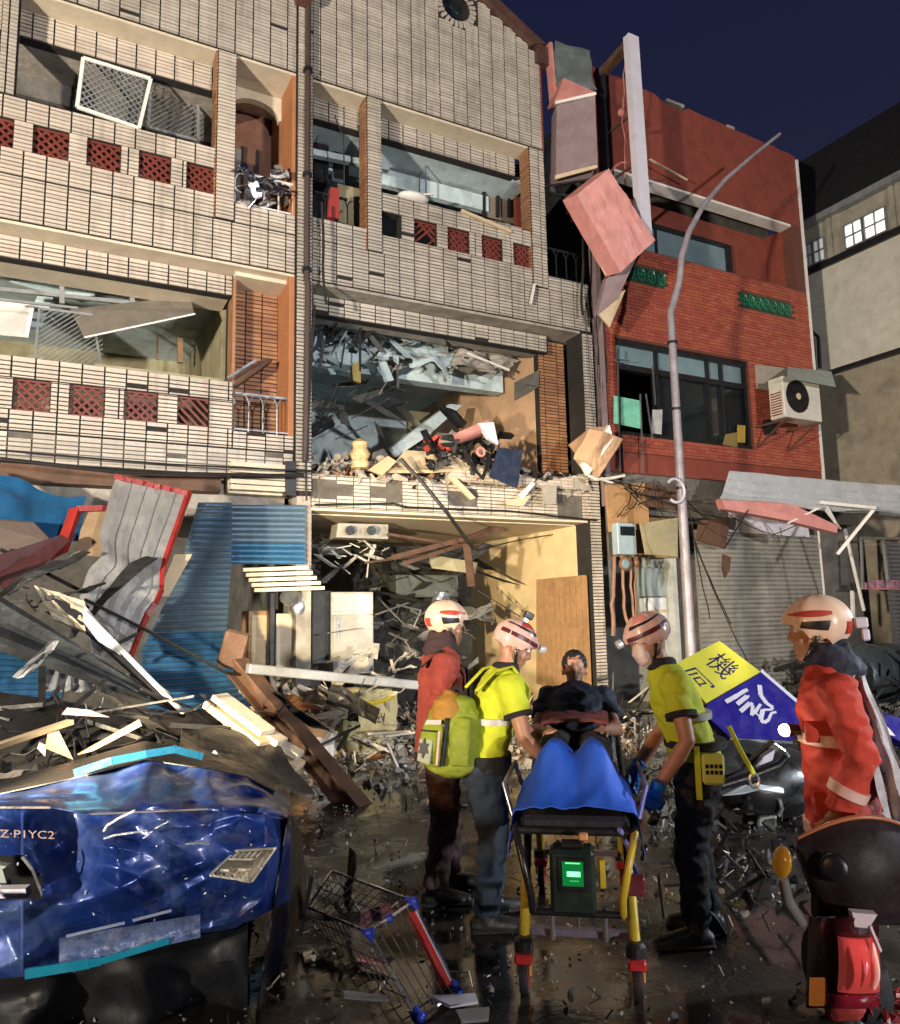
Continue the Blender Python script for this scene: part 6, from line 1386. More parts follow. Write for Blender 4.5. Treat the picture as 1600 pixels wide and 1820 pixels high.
m = MB(); m.prism([wp(1298, 1385, .05), wp(1325, 1378, .05), wp(1392, 1330, .1), wp(1378, 1318, .1)], CF * .08); m.build('leg_shield', mat('olive_black_plastic', (.05, .045, .03), .4), ws, bevel=.01)
m = MB(); wheel(m, wp(1328, 1475, .2), .24, .10, (CF + CR * .4)); m.build('wheel', M_RUB, ws, smooth=True)
m = MB(); m.tube([wp(1385, 1420, -.05), wp(1390, 1438, -.05), wp(1384, 1450, -.05)], .018, 6); m.build('bent_metal', M_GALV, ws, smooth=True)
m = MB(); m.prism([wp(1345, 1480), wp(1378, 1490), (wp(1382, 1450)), wp(1350, 1455)], CF * .05); m.build('grey_cover', mat('grey_green_cover', (.25, .28, .25), .5, var=.4, dirt=.4), ws, bevel=.01)
m = MB(); m.tube([wp(1376, 1322, -.05), wp(1395, 1335, -.05), wp(1402, 1345, -.05)], .012, 6); m.build('brake_lever', M_GALV, ws)
# scooter in the right foreground
kf = 2.75
def sp(x, y, d=0): return PD(x, y, kf + d)
sc_ = empty('scooter', PG(1500, 1800), 'dark scooter at the lower right with orange trim and lit red tail lamp', 'scooter')
M_SC = mat('dark_maroon_gloss', (.014, .007, .008), .55, var=.5, bump=.12, bscale=30, coat=.0, spec=.3, rvar=.2, dirt=.6, dcol=(.05, .03, .03), dscale=6)
def cowl(u, v):
    px = 1418 + 250 * u; yt = 1500 - 62 * math.sin(min(1, u * 1.05 + .06) * 2.6) * 0.9 + 18 * u; yb = float(np.interp(u, [0, .1, .4, .7, 1], [1520, 1590, 1648, 1640, 1640]))
    return sp(px, yt + (yb - yt) * v, .18 - .16 * math.sin(math.pi * min(1, .08 + u * .8)) * (0.35 + .65 * math.sin(math.pi * v * .85)) )
g = [cowl(i / 30, j / 20) for j in range(21) for i in range(31)]
m = MB(); m.grid(g, 30, 20, CF * -.012); m.build('tail_cowl', M_SC, sc_, smooth=True)
m = MB(); m.hexa([sp(1440, 1640, .2), sp(1700, 1650, .2), sp(1700, 1640, .75), sp(1470, 1630, .75), sp(1440, 1500, .22), sp(1700, 1515, .22), sp(1700, 1510, .75), sp(1470, 1500, .75)]); m.build('body_shell', M_BLACK, sc_, bevel=.03)
m = MB(); m.tube([cowl(u, 0) + CU * .004 - CF * .004 for u in np.linspace(.0, 1, 24)], [.003 + .006 * math.sin(math.pi * min(1, u + .1)) for u in np.linspace(0, 1, 24)], 8); m.build('seat_trim', mat('orange_trim', (.38, .12, .05), .4, bump=0), sc_, smooth=True)
def lens(u, v, r, name, mm, d=.006):
    c = cowl(u, v); n = (cowl(u + .03, v) - cowl(u - .03, v)).cross(cowl(u, v + .03) - cowl(u, v - .03)).normalized()
    if n.dot(CAM - c) < 0: n = -n
    return MB().lathe(c + n * d, [(r, -.02), (r, .004), (r * .9, .010), (r * .6, .016)], 24, n).build(name, mm, sc_, smooth=True)
lens(.26, .50, .05, 'dark_lens', mat('smoked_lens', (.012, .008, .012), .38, bump=.05)); lens(.86, .6, .06, 'dark_lens', mat('dim_red_lens', (.10, .01, .02), .1, bump=0))
m = MB(); c = sp(1390, 1532, .02); m.ball(c, (.017, .04, .055), 14, 10, Matrix.Rotation(R(12), 3, CF)); m.build('turn_signal', mat('amber_lens', (.36, .17, .015), .15, bump=0, emit=(1, .45, .02), estr=.05), sc_, smooth=True)
m = MB(); m.tube([sp(1392, 1560, .02), sp(1400, 1600, .05), sp(1425, 1640, .1)], [.018, .022, .02], 8); m.build('signal_stalk', mat('pale_cream_plastic', (.16, .15, .13), .4), sc_, smooth=True)
# lower column with tail lamp
def col(u, v):
    px = 1440 + 122 * u + 10 * v * (u - .5); py = 1632 + 160 * v
    return sp(px, py, .12 - .16 * math.sin(math.pi * u) + .10 * v)
g = [col(i / 14, j / 14) for j in range(15) for i in range(15)]
m = MB(); m.grid(g, 14, 14, CF * -.012); m.build('rear_mudguard', mat('red_black_gloss', (.035, .004, .006), .2, coat=.5, bump=.02, var=.4, scale=6), sc_, smooth=True)
m = MB(); m.hexa([sp(1450, 1792, .25), sp(1555, 1792, .25), sp(1555, 1792, .6), sp(1450, 1792, .6), sp(1450, 1640, .15), sp(1560, 1640, .15), sp(1560, 1640, .6), sp(1450, 1640, .6)]); m.build('mudguard_core', M_BLACK, sc_)
M_LENS = mat('lit_red_lens', (.60, .05, .05), .12, bump=.0, emit=(1.0, .14, .10), estr=.13)
def patch(f, u0, u1, v0, v1, lift, name, mm, par, n=10):
    g = [f(u0 + (u1 - u0) * i / n, v0 + (v1 - v0) * j / n) - CF * (lift * math.sin(math.pi * (.1 + .8 * i / n)) * math.sin(math.pi * (.1 + .8 * j / n)) + .006) for j in range(n + 1) for i in range(n + 1)]
    return MB().grid(g, n, n, CF * -.01).build(name, mm, par, smooth=True)
patch(col, .40, .96, .20, .80, .05, 'tail_lamp', M_LENS, sc_)
for u0_ in (.46, .60, .74): patch(col, u0_, u0_ + .10, .26, .76, .058, 'lamp_rib', mat('rib_red', (.42, .03, .03), .15, bump=.1, var=.5, scale=20, emit=(1, .12, .08), estr=.10), sc_, 6)
patch(col, .83, .91, .24, .76, .055, 'lamp_reflection', mat('lamp_reflection', (.8, .55, .45), .15, bump=0, emit=(1, .45, .35), estr=.28), sc_)  # pale glowing streak painted as a reflection on the lamp lens
patch(col, .02, .22, .66, .96, .012, 'side_reflector', mat('orange_reflector', (.60, .16, .03), .2, bump=0, emit=(1, .3, .05), estr=.15), sc_)
patch(col, .25, .95, .84, .99, .012, 'lower_lens', mat('dark_red_lens', (.20, .01, .02), .12, bump=0), sc_)
m = MB(); m.prism([sp(1515, 1622, -.02), sp(1560, 1626, -.02), sp(1545, 1650, -.02), sp(1520, 1648, -.02)], CF * .03); m.bar(sp(1545, 1645, -.02), sp(1564, 1690, -.02), .014, .01); m.build('plate_bracket', mat('pinkish_white', (.62, .5, .5), .4), sc_)
m = MB(); wheel(m, sp(1502, 1735, .52), .22, .12, (CR + CF * .2)); m.build('wheel', M_RUB, sc_, smooth=True)
m = MB()
for k in range(26): chunk(m, PG(random.uniform(1550, 1640), random.uniform(1760, 1810), random.uniform(.02, .10)), (random.uniform(.01, .05), random.uniform(.01, .03), .012))
m.build('lens_shards', mat('red_shards', (.45, .06, .06), .3, var=.4), tags=T_('red broken lens shards on the road at the lower right corner', 'shards', kind='stuff'))
for k, (q_, lab) in enumerate([([(1415, 1800), (1432, 1790), (1478, 1800), (1484, 1812), (1440, 1814)], 'tan flat stone on the wet road before the scooter'), ([(1560, 1808), (1600, 1795), (1610, 1830), (1570, 1830)], 'brown flat stone at the lower right corner'), ([(1354, 1782), (1372, 1780), (1372, 1789), (1356, 1790)], 'small white chip on the wet road left of the scooter')]):
    MB().prism([PG(x, y, .012) for x, y in q_], (0, 0, .02)).build('stone', [M_PLY, M_CONC, M_WHITE][k], tags=T_(lab, 'stone'), bevel=.004)

# ================================================================== ambulance stretcher
FO = Vector((2.195, -6.85, 0)); AX = Vector((.61, .792, 0)).normalized(); BX = Vector((AX.y, -AX.x, 0)); UP = Vector((0, 0, 1))
def st_(b, a, z): return FO + BX * b + AX * a + UP * z
stx = empty('stretcher', FO, 'yellow and black wheeled ambulance stretcher between the rescuers', 'stretcher')
M_SY = mat('stretcher_yellow', (.46, .34, .025), .4, bump=.05, var=.15, dirt=.5, dcol=(.10, .075, .02), dscale=7); M_SR = mat('wheel_red', (.40, .02, .02), .4, bump=.02)
for sb in (-1, 1):
    for a0 in (0, 1.35):
        lg = MB(); top_ = st_(sb * .24, a0 + (.38 if a0 == 0 else -.30), .66); bot = st_(sb * .25, a0 + .0, .19)
        lg.tube([bot, bot.lerp(top_, .52)], .024, 10); lo = lg.build('leg', M_SY, stx, smooth=True)
        MB().tube([bot.lerp(top_, .50), top_], .020, 10).build('upper_tube', M_BLACK, lo, smooth=True)
        MB().lathe(bot - UP * .045, [(.042, 0), (.045, .03), (.045, .07), (.03, .085)], 14).build('joint', M_BLACK, lo)
        fk = MB(); w0 = st_(sb * .25, a0 - .03, .075)
        for s_ in (-1, 1): fk.bar(bot - UP * .04 + BX * s_ * .03, w0 + BX * s_ * .03, .008, .05)
        fk.build('wheel_fork', mat('fork_amber', (.6, .38, .10), .4), lo)
        wh = MB(); wheel(wh, w0, .075, .035, BX, 20); wh.build('wheel', M_RUB, lo, smooth=True)
        MB().lathe(w0 - BX * .022, [(.0, 0), (.050, .002), (.050, .042), (0, .044)], 16, BX).build('wheel_hub', M_SR, lo, smooth=True)
        MB().rbox(w0 + UP * .075, (.08, .08, .045), Quaternion((0, 0, 1), math.atan2(AX.y, AX.x))).build('wheel_guard', M_SR, lo, bevel=.01)
for sb in (-1, 1):
    m = MB(); m.tube([st_(sb * .27, -.02, .70), st_(sb * .27, 1.25, .70), st_(sb * .25, 1.75, 1.02)], .020, 10); m.build('side_rail', M_BLACK, stx, smooth=True)
    m = MB(); m.tube([st_(sb * .27, -.02, .70), st_(sb * .25, -.10, .66), st_(sb * .20, -.12, .45), st_(sb * .20, -.06, .36)], .017, 8); m.build('end_post', M_BLACK if sb < 0 else M_SY, stx, smooth=True)
    m = MB(); m.tube([st_(sb * .30, .15, .72), st_(sb * .34, .18, .86), st_(sb * .34, .75, .86), st_(sb * .30, .78, .72)], .012, 8); m.build('guard_rail', M_GALV if sb < 0 else mat('violet_rail', (.12, .12, .30), .35, .3), stx, smooth=True)
m = MB(); m.tube([st_(-.20, -.06, .36), st_(.20, -.06, .36)], .016, 8); m.tube([st_(-.27, -.02, .70), st_(.27, -.02, .70)], .018, 8); m.build('cross_bar', M_BLACK, stx, smooth=True)
for a0, w0 in ((.10, .04), (1.3, .03)): MB().bar(st_(-.22, a0, .22), st_(.22, a0, .22), w0, .03).build('axle_bar', mat('purple_grey_bar', (.16, .13, .18), .45, .3), stx)
for sb in (-1, 1): MB().tube([st_(sb * .12, .02, .36), st_(sb * .12, .06, .20)], .012, 8).build('strut', M_GALV, stx)
MB().tube([st_(0, .03, .36), st_(0, .08, .24)], .006, 6).build('pull_rod', M_GALV, stx)
m = MB(); m.box(-.25, .25, -.0, 1.30, -.05, .03); m.v = [tuple(st_(x, y, .73 + z)) for x, y, z in m.v]; m.build('mattress', mat('black_vinyl', (.02, .02, .025), .35, var=.2), stx, bevel=.02)
m = MB(); m.box(-.24, .24, 0, .62, -.05, .04); q_ = Quaternion(BX, R(42)); m.v = [tuple(st_(0, 1.28, .73) + q_ @ (BX * x + AX * y + UP * z)) for x, y, z in m.v]; m.build('backrest', MATS['black_vinyl'], stx, bevel=.02)
# monitor box on the foot end
mo = empty('monitor', st_(-.02, -.12, .48), 'dark monitor box with glowing green screen hung at the foot of the stretcher', 'monitor')
def bx_(name, b0, b1, a0, a1, z0, z1, mm, par, bev=.006):
    m = MB(); m.box(b0, b1, a0, a1, z0, z1); m.v = [tuple(st_(x, y, z)) for x, y, z in m.v]; return m.build(name, mm, par, bevel=bev)
bx_('casing', -.11, .085, -.20, -.06, .40, .665, mat('dark_green_black_case', (.012, .022, .016), .35, bump=.03), mo, .015)
bx_('bezel', -.075, .055, -.208, -.20, .50, .64, M_BLACK, mo, .003)
bx_('screen', -.055, .035, -.212, -.208, .525, .625, mat('green_screen', (.0, .05, .015), .2, emit=(.01, .30, .06), estr=.55, bump=0), mo, 0)
bx_('lit_bar', -.035, .022, -.216, -.212, .565, .585, mat('green_lit', (.1, .6, .2), .2, emit=(.22, 1.0, .35), estr=2.2, bump=0), mo, 0)
bx_('lit_line', -.040, .022, -.2155, -.212, .618, .621, MATS['green_lit'], mo, 0); bx_('lit_line', -.025, .015, -.2155, -.212, .545, .549, mat('green_dim', (.05, .3, .1), .2, emit=(.05, .5, .12), estr=.8, bump=0), mo, 0)
bx_('carry_handle', -.06, .04, -.16, -.10, .665, .69, M_BLACK, mo)
bx_('side_light', .10, .13, -.16, -.12, .50, .62, M_SY, mo)
sm = bx_('strap_buckle', .02, .06, -.14, -.10, .692, .72, mat('orange_tan', (.55, .28, .12), .5), mo)
m = MB(); m.tube(sag(st_(.2, -.05, .72), st_(.27, .1, .45), -.05, 10, .03, 2), .012, 6); m.build('violet_cable', mat('violet_cable', (.16, .18, .45), .5), tags=T_('violet cable hanging from the right side of the stretcher', 'cable'), smooth=True)
bx_('red_box', .22, .30, -.06, 0, .44, .52, mat('dark_red_case', (.12, .015, .02), .35), stx)

# ================================================================== people
def loft(mb, pts, rad, side, n=14, caps=(.5, .5)):
    """closed tapered limb: pts path, rad [(half width along side, half depth)], rounded ends"""
    pts = [Vector(p) for p in pts]; N = len(pts); ring = []
    def r_at(i): return rad[i] if hasattr(rad[i], '__len__') else (rad[i], rad[i])
    T = [(pts[min(i + 1, N - 1)] - pts[max(i - 1, 0)]).normalized() for i in range(N)]
    seq = []
    if caps[0]: 
        for s_ in (1.0, .7): seq.append((pts[0] - T[0] * min(r_at(0)) * s_ * caps[0] * 1.2, [x * (.35 if s_ == 1 else .8) for x in r_at(0)], T[0]))
    for i in range(N): seq.append((pts[i], r_at(i), T[i]))
    if caps[1]:
        for s_ in (.7, 1.0): seq.append((pts[-1] + T[-1] * min(r_at(N - 1)) * s_ * caps[1] * 1.2, [x * (.35 if s_ == 1 else .8) for x in r_at(N - 1)], T[-1]))
    vs = []; side = Vector(side)
    for (p, r, t) in seq:
        a = side - t * side.dot(t)
        if a.length < 1e-3: a = t.orthogonal()
        a.normalize(); b = t.cross(a)
        for k in range(n):
            th = 2 * math.pi * k / n; vs.append(p + a * (r[0] * math.cos(th)) + b * (r[1] * math.sin(th)))
    fs = []; M_ = len(seq)
    for i in range(M_ - 1):
        for k in range(n): fs.append((i * n + k, i * n + (k + 1) % n, (i + 1) * n + (k + 1) % n, (i + 1) * n + k))
    fs.append(tuple(range(n - 1, -1, -1))); fs.append(tuple((M_ - 1) * n + k for k in range(n)))
    return mb.add(vs, fs)
def fuse(mb, name, m, parent, voxel=.012, smooth=4, wr=0.0, ws=9.0, fold=None):
    """one continuous surface from overlapping lofts"""
    o = mb.build(name, m, parent, smooth=False); md = o.modifiers.new('r', 'REMESH'); md.mode = 'VOXEL'; md.voxel_size = voxel; md.use_smooth_shade = True
    if smooth: s_ = o.modifiers.new('s', 'SMOOTH'); s_.iterations = smooth; s_.factor = .5
    dg = bpy.context.evaluated_depsgraph_get(); me = bpy.data.meshes.new_from_object(o.evaluated_get(dg)); o.modifiers.clear(); old = o.data; o.data = me; bpy.data.meshes.remove(old)
    if not me.materials: me.materials.append(m)
    if wr:
        co = np.empty(len(me.vertices) * 3); me.vertices.foreach_get('co', co); co = co.reshape(-1, 3)
        no = np.empty(len(me.vertices) * 3); me.vertices.foreach_get('normal', no); no = no.reshape(-1, 3)
        sd = random.uniform(0, 50); d = np.array([.55 - abs(mnoise.noise(Vector((c[0] * ws * .8 + c[2] * 3, c[1] * ws * .8, c[2] * ws * 1.3 + sd)))) * 2.3 - abs(mnoise.noise(Vector((c[0] * ws * 2.1, c[1] * ws * 2.1 + c[2] * 5, c[2] * ws * 2.6 + sd)))) * .9 for c in co])
        co += no * (d * wr)[:, None]; me.vertices.foreach_set('co', co.ravel()); me.update()
    me.polygons.foreach_set('use_smooth', [True] * len(me.polygons))
    return o
def hand(mb, W, d, n, curl=.6, grow=0.0, side=1):
    """palm, four unequal bent fingers and a thumb; d: direction, n: palm normal"""
    W, d, n = Vector(W), Vector(d).normalized(), Vector(n); n = (n - d * n.dot(d)).normalized(); s = d.cross(n) * side
    loft(mb, [W - d * .02, W + d * .03, W + d * .085], [(.027 + grow, .020 + grow), (.038 + grow, .016 + grow), (.042 + grow, .014 + grow)], s, 12, (.3, .5))
    for i, (ln, off) in enumerate(((.068, .032), (.078, .011), (.073, -.011), (.056, -.032))):
        p = W + d * (.082 - .004 * abs(i - 1)) + s * off; pts = [p - d * .02]; dd = d.copy()
        for sgm in (.42, .33, .25):
            dd = (Quaternion(s * side, -curl * side) @ dd) if False else (dd * math.cos(curl) + n * math.sin(curl)).normalized() if sgm == .42 else (Quaternion(d.cross(n), curl * .9) @ dd).normalized()
            pts.append(pts[-1] + dd * (ln * sgm + (.02 if sgm == .42 else 0)))
        loft(mb, pts, [.0105 + grow, .0098 + grow, .009 + grow, .0075 + grow], s, 8, (.3, .8))
    t0 = W + d * .025 + s * .030; t1 = t0 + (d * .6 + s * .75 + n * .25).normalized() * .038; t2 = t1 + (d * .9 + s * .2 + n * .45).normalized() * .034; t3 = t2 + (d + n * .5).normalized() * .022
    loft(mb, [t0 - s * .012, t1, t2, t3], [.015 + grow, .0125 + grow, .011 + grow, .008 + grow], n, 8, (.4, .8))
SKIN = mat('skin', (.38, .19, .115), .5, var=.10, scale=12, bump=.06, bscale=160)
def figure(label, J, skin=SKIN, hmat=None, bare=None):
    """continuous body from joints; returns the person Empty and helpers"""
    base = (J['anL'] + J['anR']) / 2 if 'base' not in J else J['base']
    P = empty('person', Vector((base.x, base.y, J.get('z0', 0))), label, 'person')
    mb = MB(); cs = J['side']; ps_ = J.get('pside', cs)
    loft(mb, [J['pel'] - (J['waist'] - J['pel']).normalized() * .07, J['pel'], J['waist'], J['chest'], J['neck'] - (J['neck'] - J['chest']).normalized() * .06, J['neck']], [(.13, .10), (.165, .115), (.14, .10), (.165, .115), (.15, .085), (.062, .06)], cs, 18)
    H = J['headM']; hc = J['head']
    loft(mb, [J['neck'] - Vector((0, 0, .03)), J['neck'].lerp(hc, .5), hc - H @ Vector((.02, 0, .03))], [.060, .054, .056], cs, 14)
    def hp_(x, y, z): return hc + H @ Vector((x, y, z))
    mb.ball(hc + H @ Vector((-.008, 0, .03)), (.097, .077, .100), 20, 14, H)
    loft(mb, [hp_(.02, 0, -.02), hp_(.045, 0, -.07), hp_(.068, 0, -.112)], [(.066, .070), (.054, .055), (.030, .026)], H @ Vector((0, 1, 0)), 14)
    loft(mb, [hp_(.086, 0, .022), hp_(.100, 0, -.005), hp_(.112, 0, -.028), hp_(.094, 0, -.038)], [(.010, .012), (.012, .013), (.017, .013), (.014, .010)], H @ Vector((0, 1, 0)), 10)
    loft(mb, [hp_(.083, -.04, .030), hp_(.094, 0, .030), hp_(.083, .04, .030)], [.012, .013, .012], H @ Vector((0, 0, 1)), 8)
    loft(mb, [hp_(.076, -.024, -.066), hp_(.096, 0, -.064), hp_(.076, .024, -.066)], [.007, .010, .007], H @ Vector((0, 0, 1)), 8); loft(mb, [hp_(.074, -.022, -.078), hp_(.092, 0, -.078), hp_(.074, .022, -.078)], [.008, .010, .008], H @ Vector((0, 0, 1)), 8)
    for s_ in (-1, 1):
        mb.ball(hp_(-.012, s_ * .080, -.008), (.020, .011, .034), 10, 8, H)
        mb.ball(hp_(.055, s_ * .042, -.035), (.03, .022, .022), 10, 8, H)
    for c in 'LR':
        loft(mb, [J['sh' + c], J['sh' + c].lerp(J['el' + c], .4), J['el' + c], J['el' + c].lerp(J['wr' + c], .3), J['wr' + c]], [(.062, .06), .050, .041, (.043, .040), (.029, .023)], J.get('as' + c, cs), 14)
        loft(mb, [J['hip' + c], J['hip' + c].lerp(J['kn' + c], .45), J['kn' + c], J['kn' + c].lerp(J['an' + c], .32), J['an' + c]], [(.095, .10), .080, .058, (.056, .060), .038], ps_, 14)
        hand(mb, J['wr' + c], J['hd' + c], J['pn' + c], J.get('curl' + c, .6), 0, 1 if c == 'L' else -1)
        f = (J['toe' + c] - J['an' + c]); 
        a_ = J['an' + c]
        if J.get('bare'):
            sd = ps_ - f.normalized() * ps_.dot(f.normalized()); fn = f.normalized(); up_ = (J['kn' + c] - a_).normalized()
            loft(mb, [a_ - fn * .045 - up_ * .035, a_ + fn * .02 - up_ * .045, a_ + fn * .09 - up_ * .045, a_ + fn * .145 - up_ * .05], [(.033, .032), (.034, .034), (.043, .027), (.046, .018)], sd, 14)
            for k in range(5):
                o_ = sd.normalized() * (.034 - .017 * k) * (1 if c == 'L' else -1); ln = (.058, .055, .05, .044, .036)[k] * .75
                loft(mb, [a_ + fn * .140 - up_ * .05 + o_, a_ + fn * (.150 + ln) - up_ * .046 + o_], [.012 if k == 0 else .0085] * 2, sd, 8, (.4, .8))
        else: loft(mb, [a_ - UP * .03, Vector((a_.x, a_.y, .045)) + f * .4, Vector((a_.x, a_.y, .035)) + f * .95], [(.034, .03), (.036, .026), (.032, .016)], ps_, 12)
    body = fuse(mb, 'body', skin, P, .0075, 3)
    for s_ in (-1, 1):
        MB().ball(hp_(.079, s_ * .031, .012), (.0125, .0125, .0125), 12, 8).build('eye', mat('eye_white', (.6, .57, .53), .2, bump=0), P, smooth=True)
        MB().ball(hp_(.0865, s_ * .031, .012), (.006, .006, .006), 10, 6).build('iris', mat('dark_iris', (.02, .012, .01), .15, bump=0), P, smooth=True)
    return P
def trousers(P, J, m, length=1.0, g=.022, name='trousers', wr=.012):
    mb = MB(); ps_ = J.get('pside', J['side'])
    loft(mb, [J['pel'] - (J['waist'] - J['pel']).normalized() * .09, J['pel'], J['pel'].lerp(J['waist'], .6)], [(.13 + g, .10 + g), (.165 + g * .3, .115 + g * .3), (.145 + g * .2, .100 + g * .2)], J['side'], 18)
    for c in 'LR':
        e = J['kn' + c].lerp(J['an' + c], length * .98)
        loft(mb, [J['hip' + c], J['hip' + c].lerp(J['kn' + c], .45), J['kn' + c], J['kn' + c].lerp(J['an' + c], .4 * length), e], [(.098 + g, .105 + g), .084 + g, .064 + g, .060 + g, .052 + g], ps_, 14, (.5, .15))
    return fuse(mb, name, m, P, .013, 3, wr, 11)
def top_garment(P, J, m, sleeve=1.0, hem=0.0, g=.028, name='jacket', wr=.012, collar=0.0, ws=10, cuff=None):
    mb = MB(); cs = J['side']; dn = (J['pel'] - J['waist']).normalized()
    loft(mb, [J['pel'] + dn * hem, J['pel'], J['waist'], J['chest'], J['neck'] - (J['neck'] - J['chest']).normalized() * .06, J['neck'] + (J['neck'] - J['chest']).normalized() * (.0 + collar)], [(.165 + g, .12 + g), (.170 + g, .122 + g), (.152 + g, .112 + g), (.172 + g, .122 + g), (.152 + g, .088 + g * .8), (.068 + g * .5, .066 + g * .5)], cs, 20, (.12, .12))
    for c in 'LR':
        s, e, w = J['sh' + c], J['el' + c], J['wr' + c]
        if sleeve >= .99: pts = [s, s.lerp(e, .45), e, e.lerp(w, .5), w - (w - e).normalized() * .01]; rr = [(.074 + g * .6, .072 + g * .6), .062 + g * .6, .054 + g * .6, .052 + g * .6, .043 + g * .6]
        else: pts = [s, s.lerp(e, sleeve * .5), s.lerp(e, sleeve)]; rr = [(.074 + g * .6, .072 + g * .6), .066 + g * .6, .066 + g * .6]
        loft(mb, pts, rr, J.get('as' + c, cs), 14, (.5, .1))
    return fuse(mb, name, m, P, .0125, 3, wr, ws)
def boots(P, J, m):
    for c in 'LR':
        mb = MB(); a, t = J['an' + c], J['toe' + c]; f = (t - a); fl = Vector((f.x, f.y, 0)).normalized()
        loft(mb, [a + (J['kn' + c] - a).normalized() * .16, a, a - Vector((0, 0, .045)) + fl * .01], [.058, .052, (.05, .06)], J.get('pside', J['side']), 14, (.1, .3))
        z = a.z - .055
        loft(mb, [Vector((a.x, a.y, z)) - fl * .055, Vector((a.x, a.y, z)) + fl * .05, Vector((a.x, a.y, z - .005)) + fl * .13, Vector((a.x, a.y, z - .012)) + fl * .20], [(.046, .045), (.052, .058), (.052, .042), (.042, .028)], J.get('pside', J['side']), 14)
        b = fuse(mb, 'boot', m, P, .009, 2)
        MB().rbox(Vector((a.x, a.y, .012)) + fl * .075, (.30, .105, .022), Quaternion((0, 0, 1), math.atan2(fl.y, fl.x))).build('sole', M_RUB, b, bevel=.008)
def glove(P, J, c, m):
    mb = MB(); hand(mb, J['wr' + c], J['hd' + c], J['pn' + c], J.get('curl' + c, .6), .004, 1 if c == 'L' else -1)
    loft(mb, [J['wr' + c] - J['hd' + c].normalized() * .05, J['wr' + c], J['wr' + c] + J['hd' + c].normalized() * .03], [.040, .036, .036], J['pn' + c], 12, (.1, .2))
    return fuse(mb, 'glove', m, P, .0065, 2, .003, 30)
def ring_band(P, pts, rr, side, w, m, name, par=None):
    """thin band hugging a limb between two path points"""
    mb = MB(); loft(mb, pts, rr, side, 18, (0, 0)); return mb.build(name, m, par or P, smooth=True)
def helmet(P, J, base_m, kind='shell', stripe_m=None, cam_on_top=False, lamp=True):
    H = J['headM']; hc = J['head'] + H @ Vector((-.012, 0, .042)); q = H
    RX, RY, RZ = (.127, .107, .117) if kind == 'shell' else (.124, .104, .112)
    def sh(th, ph, off=0.0):
        k = 1 + .045 * math.cos(ph * 2) * math.sin(th) + (.10 * max(0, math.cos(ph)) ** 6 * max(0, math.sin(th)) ** 10)  # brim forward
        p = Vector(((RX + off) * math.sin(th) * math.cos(ph) * k, (RY + off) * math.sin(th) * math.sin(ph), (RZ + off) * math.cos(th)))
        return hc + q @ p
    def lim(ph): c = math.cos(ph); return R(100) + R(30 if kind == 'shell' else 22) * (abs(math.sin(ph)) ** 3) * (1 if c < .45 else .35) + (R(30 if kind == 'shell' else 22) if c < -.3 else 0) * min(1, (-c - .3) / .3) - (R(8) if c > .75 else 0)
    NU_, NV_ = 48, 22; top = []
    for j in range(NV_ + 1):
        for i in range(NU_ + 1):
            ph = 2 * math.pi * i / NU_; top.append(sh(.02 + (lim(ph) - .02) * j / NV_, ph, .004 * math.cos(ph * 6) * math.sin(min(1.5, 2.0 * j / NV_))))
    mb = MB(); vs = top + [hc + (p - hc) * .90 for p in top]; n = len(top); fs = []
    for j in range(NV_):
        for i in range(NU_):
            a = j * (NU_ + 1) + i; fs.append((a, a + 1, a + NU_ + 2, a + NU_ + 1)); fs.append((n + a + NU_ + 1, n + a + NU_ + 2, n + a + 1, n + a))
    for i in range(NU_): a = NV_ * (NU_ + 1) + i; fs.append((a, a + 1, n + a + 1, n + a))
    mb.add(vs, fs); ho = mb.build('helmet', base_m, P, smooth=True)
    def pat(th0, th1, p0, p1, off, m, name, nn=10, shape=None):
        t_ = []
        for j in range(nn + 1):
            for i in range(nn + 1):
                u, v = i / nn, j / nn
                if shape: u, v = shape(u, v)
                t_.append(sh(th0 + (th1 - th0) * v, p0 + (p1 - p0) * u, off))
        mm = MB(); vs_ = t_ + [hc + (p - hc) * .96 for p in t_]; k = len(t_); f_ = []
        for j in range(nn):
            for i in range(nn): a = j * (nn + 1) + i; f_.append((a, a + 1, a + nn + 2, a + nn + 1))
        rim = [i for i in range(nn + 1)] + [(j + 1) * (nn + 1) - 1 for j in range(1, nn + 1)] + [nn * (nn + 1) + i for i in range(nn - 1, -1, -1)] + [j * (nn + 1) for j in range(nn - 1, 0, -1)]
        for a, b in zip(rim, rim[1:] + rim[:1]): f_.append((b, a, k + a, k + b))
        mm.add(vs_, f_); return mm.build(name, m, ho, smooth=True)
    tap = lambda u, v: (u, .5 + (v - .5) * (.25 + .75 * u))
    for s_ in (-1, 1):
        if kind == 'shell':
            pat(R(66), R(80), s_ * R(118), s_ * R(28), .005, stripe_m, 'stripe', 10, lambda u, v: (u, .5 + (v - .5) * (.3 + .7 * math.sin(math.pi * min(1, u + .1)))))
            pat(R(88), R(108), s_ * R(110), s_ * R(58), .005, M_BLACK, 'side_vent', 8, lambda u, v: (u + .12 * (v - .5), v * (1 - .35 * u)))
            pat(R(92), R(118), s_ * R(172), s_ * R(150), .005, stripe_m, 'rear_stripe', 8)
        else:
            pat(R(50), R(60), s_ * R(150), s_ * R(30), .004, M_BLACK, 'vent_slot', 10, tap)
            pat(R(78), R(90), s_ * R(150), s_ * R(20), .004, mat('maroon_band', (.08, .012, .02), .35), 'vent_slot', 10)
            pat(R(20), R(46), s_ * R(100), s_ * R(40), .004, stripe_m, 'stripe', 8)
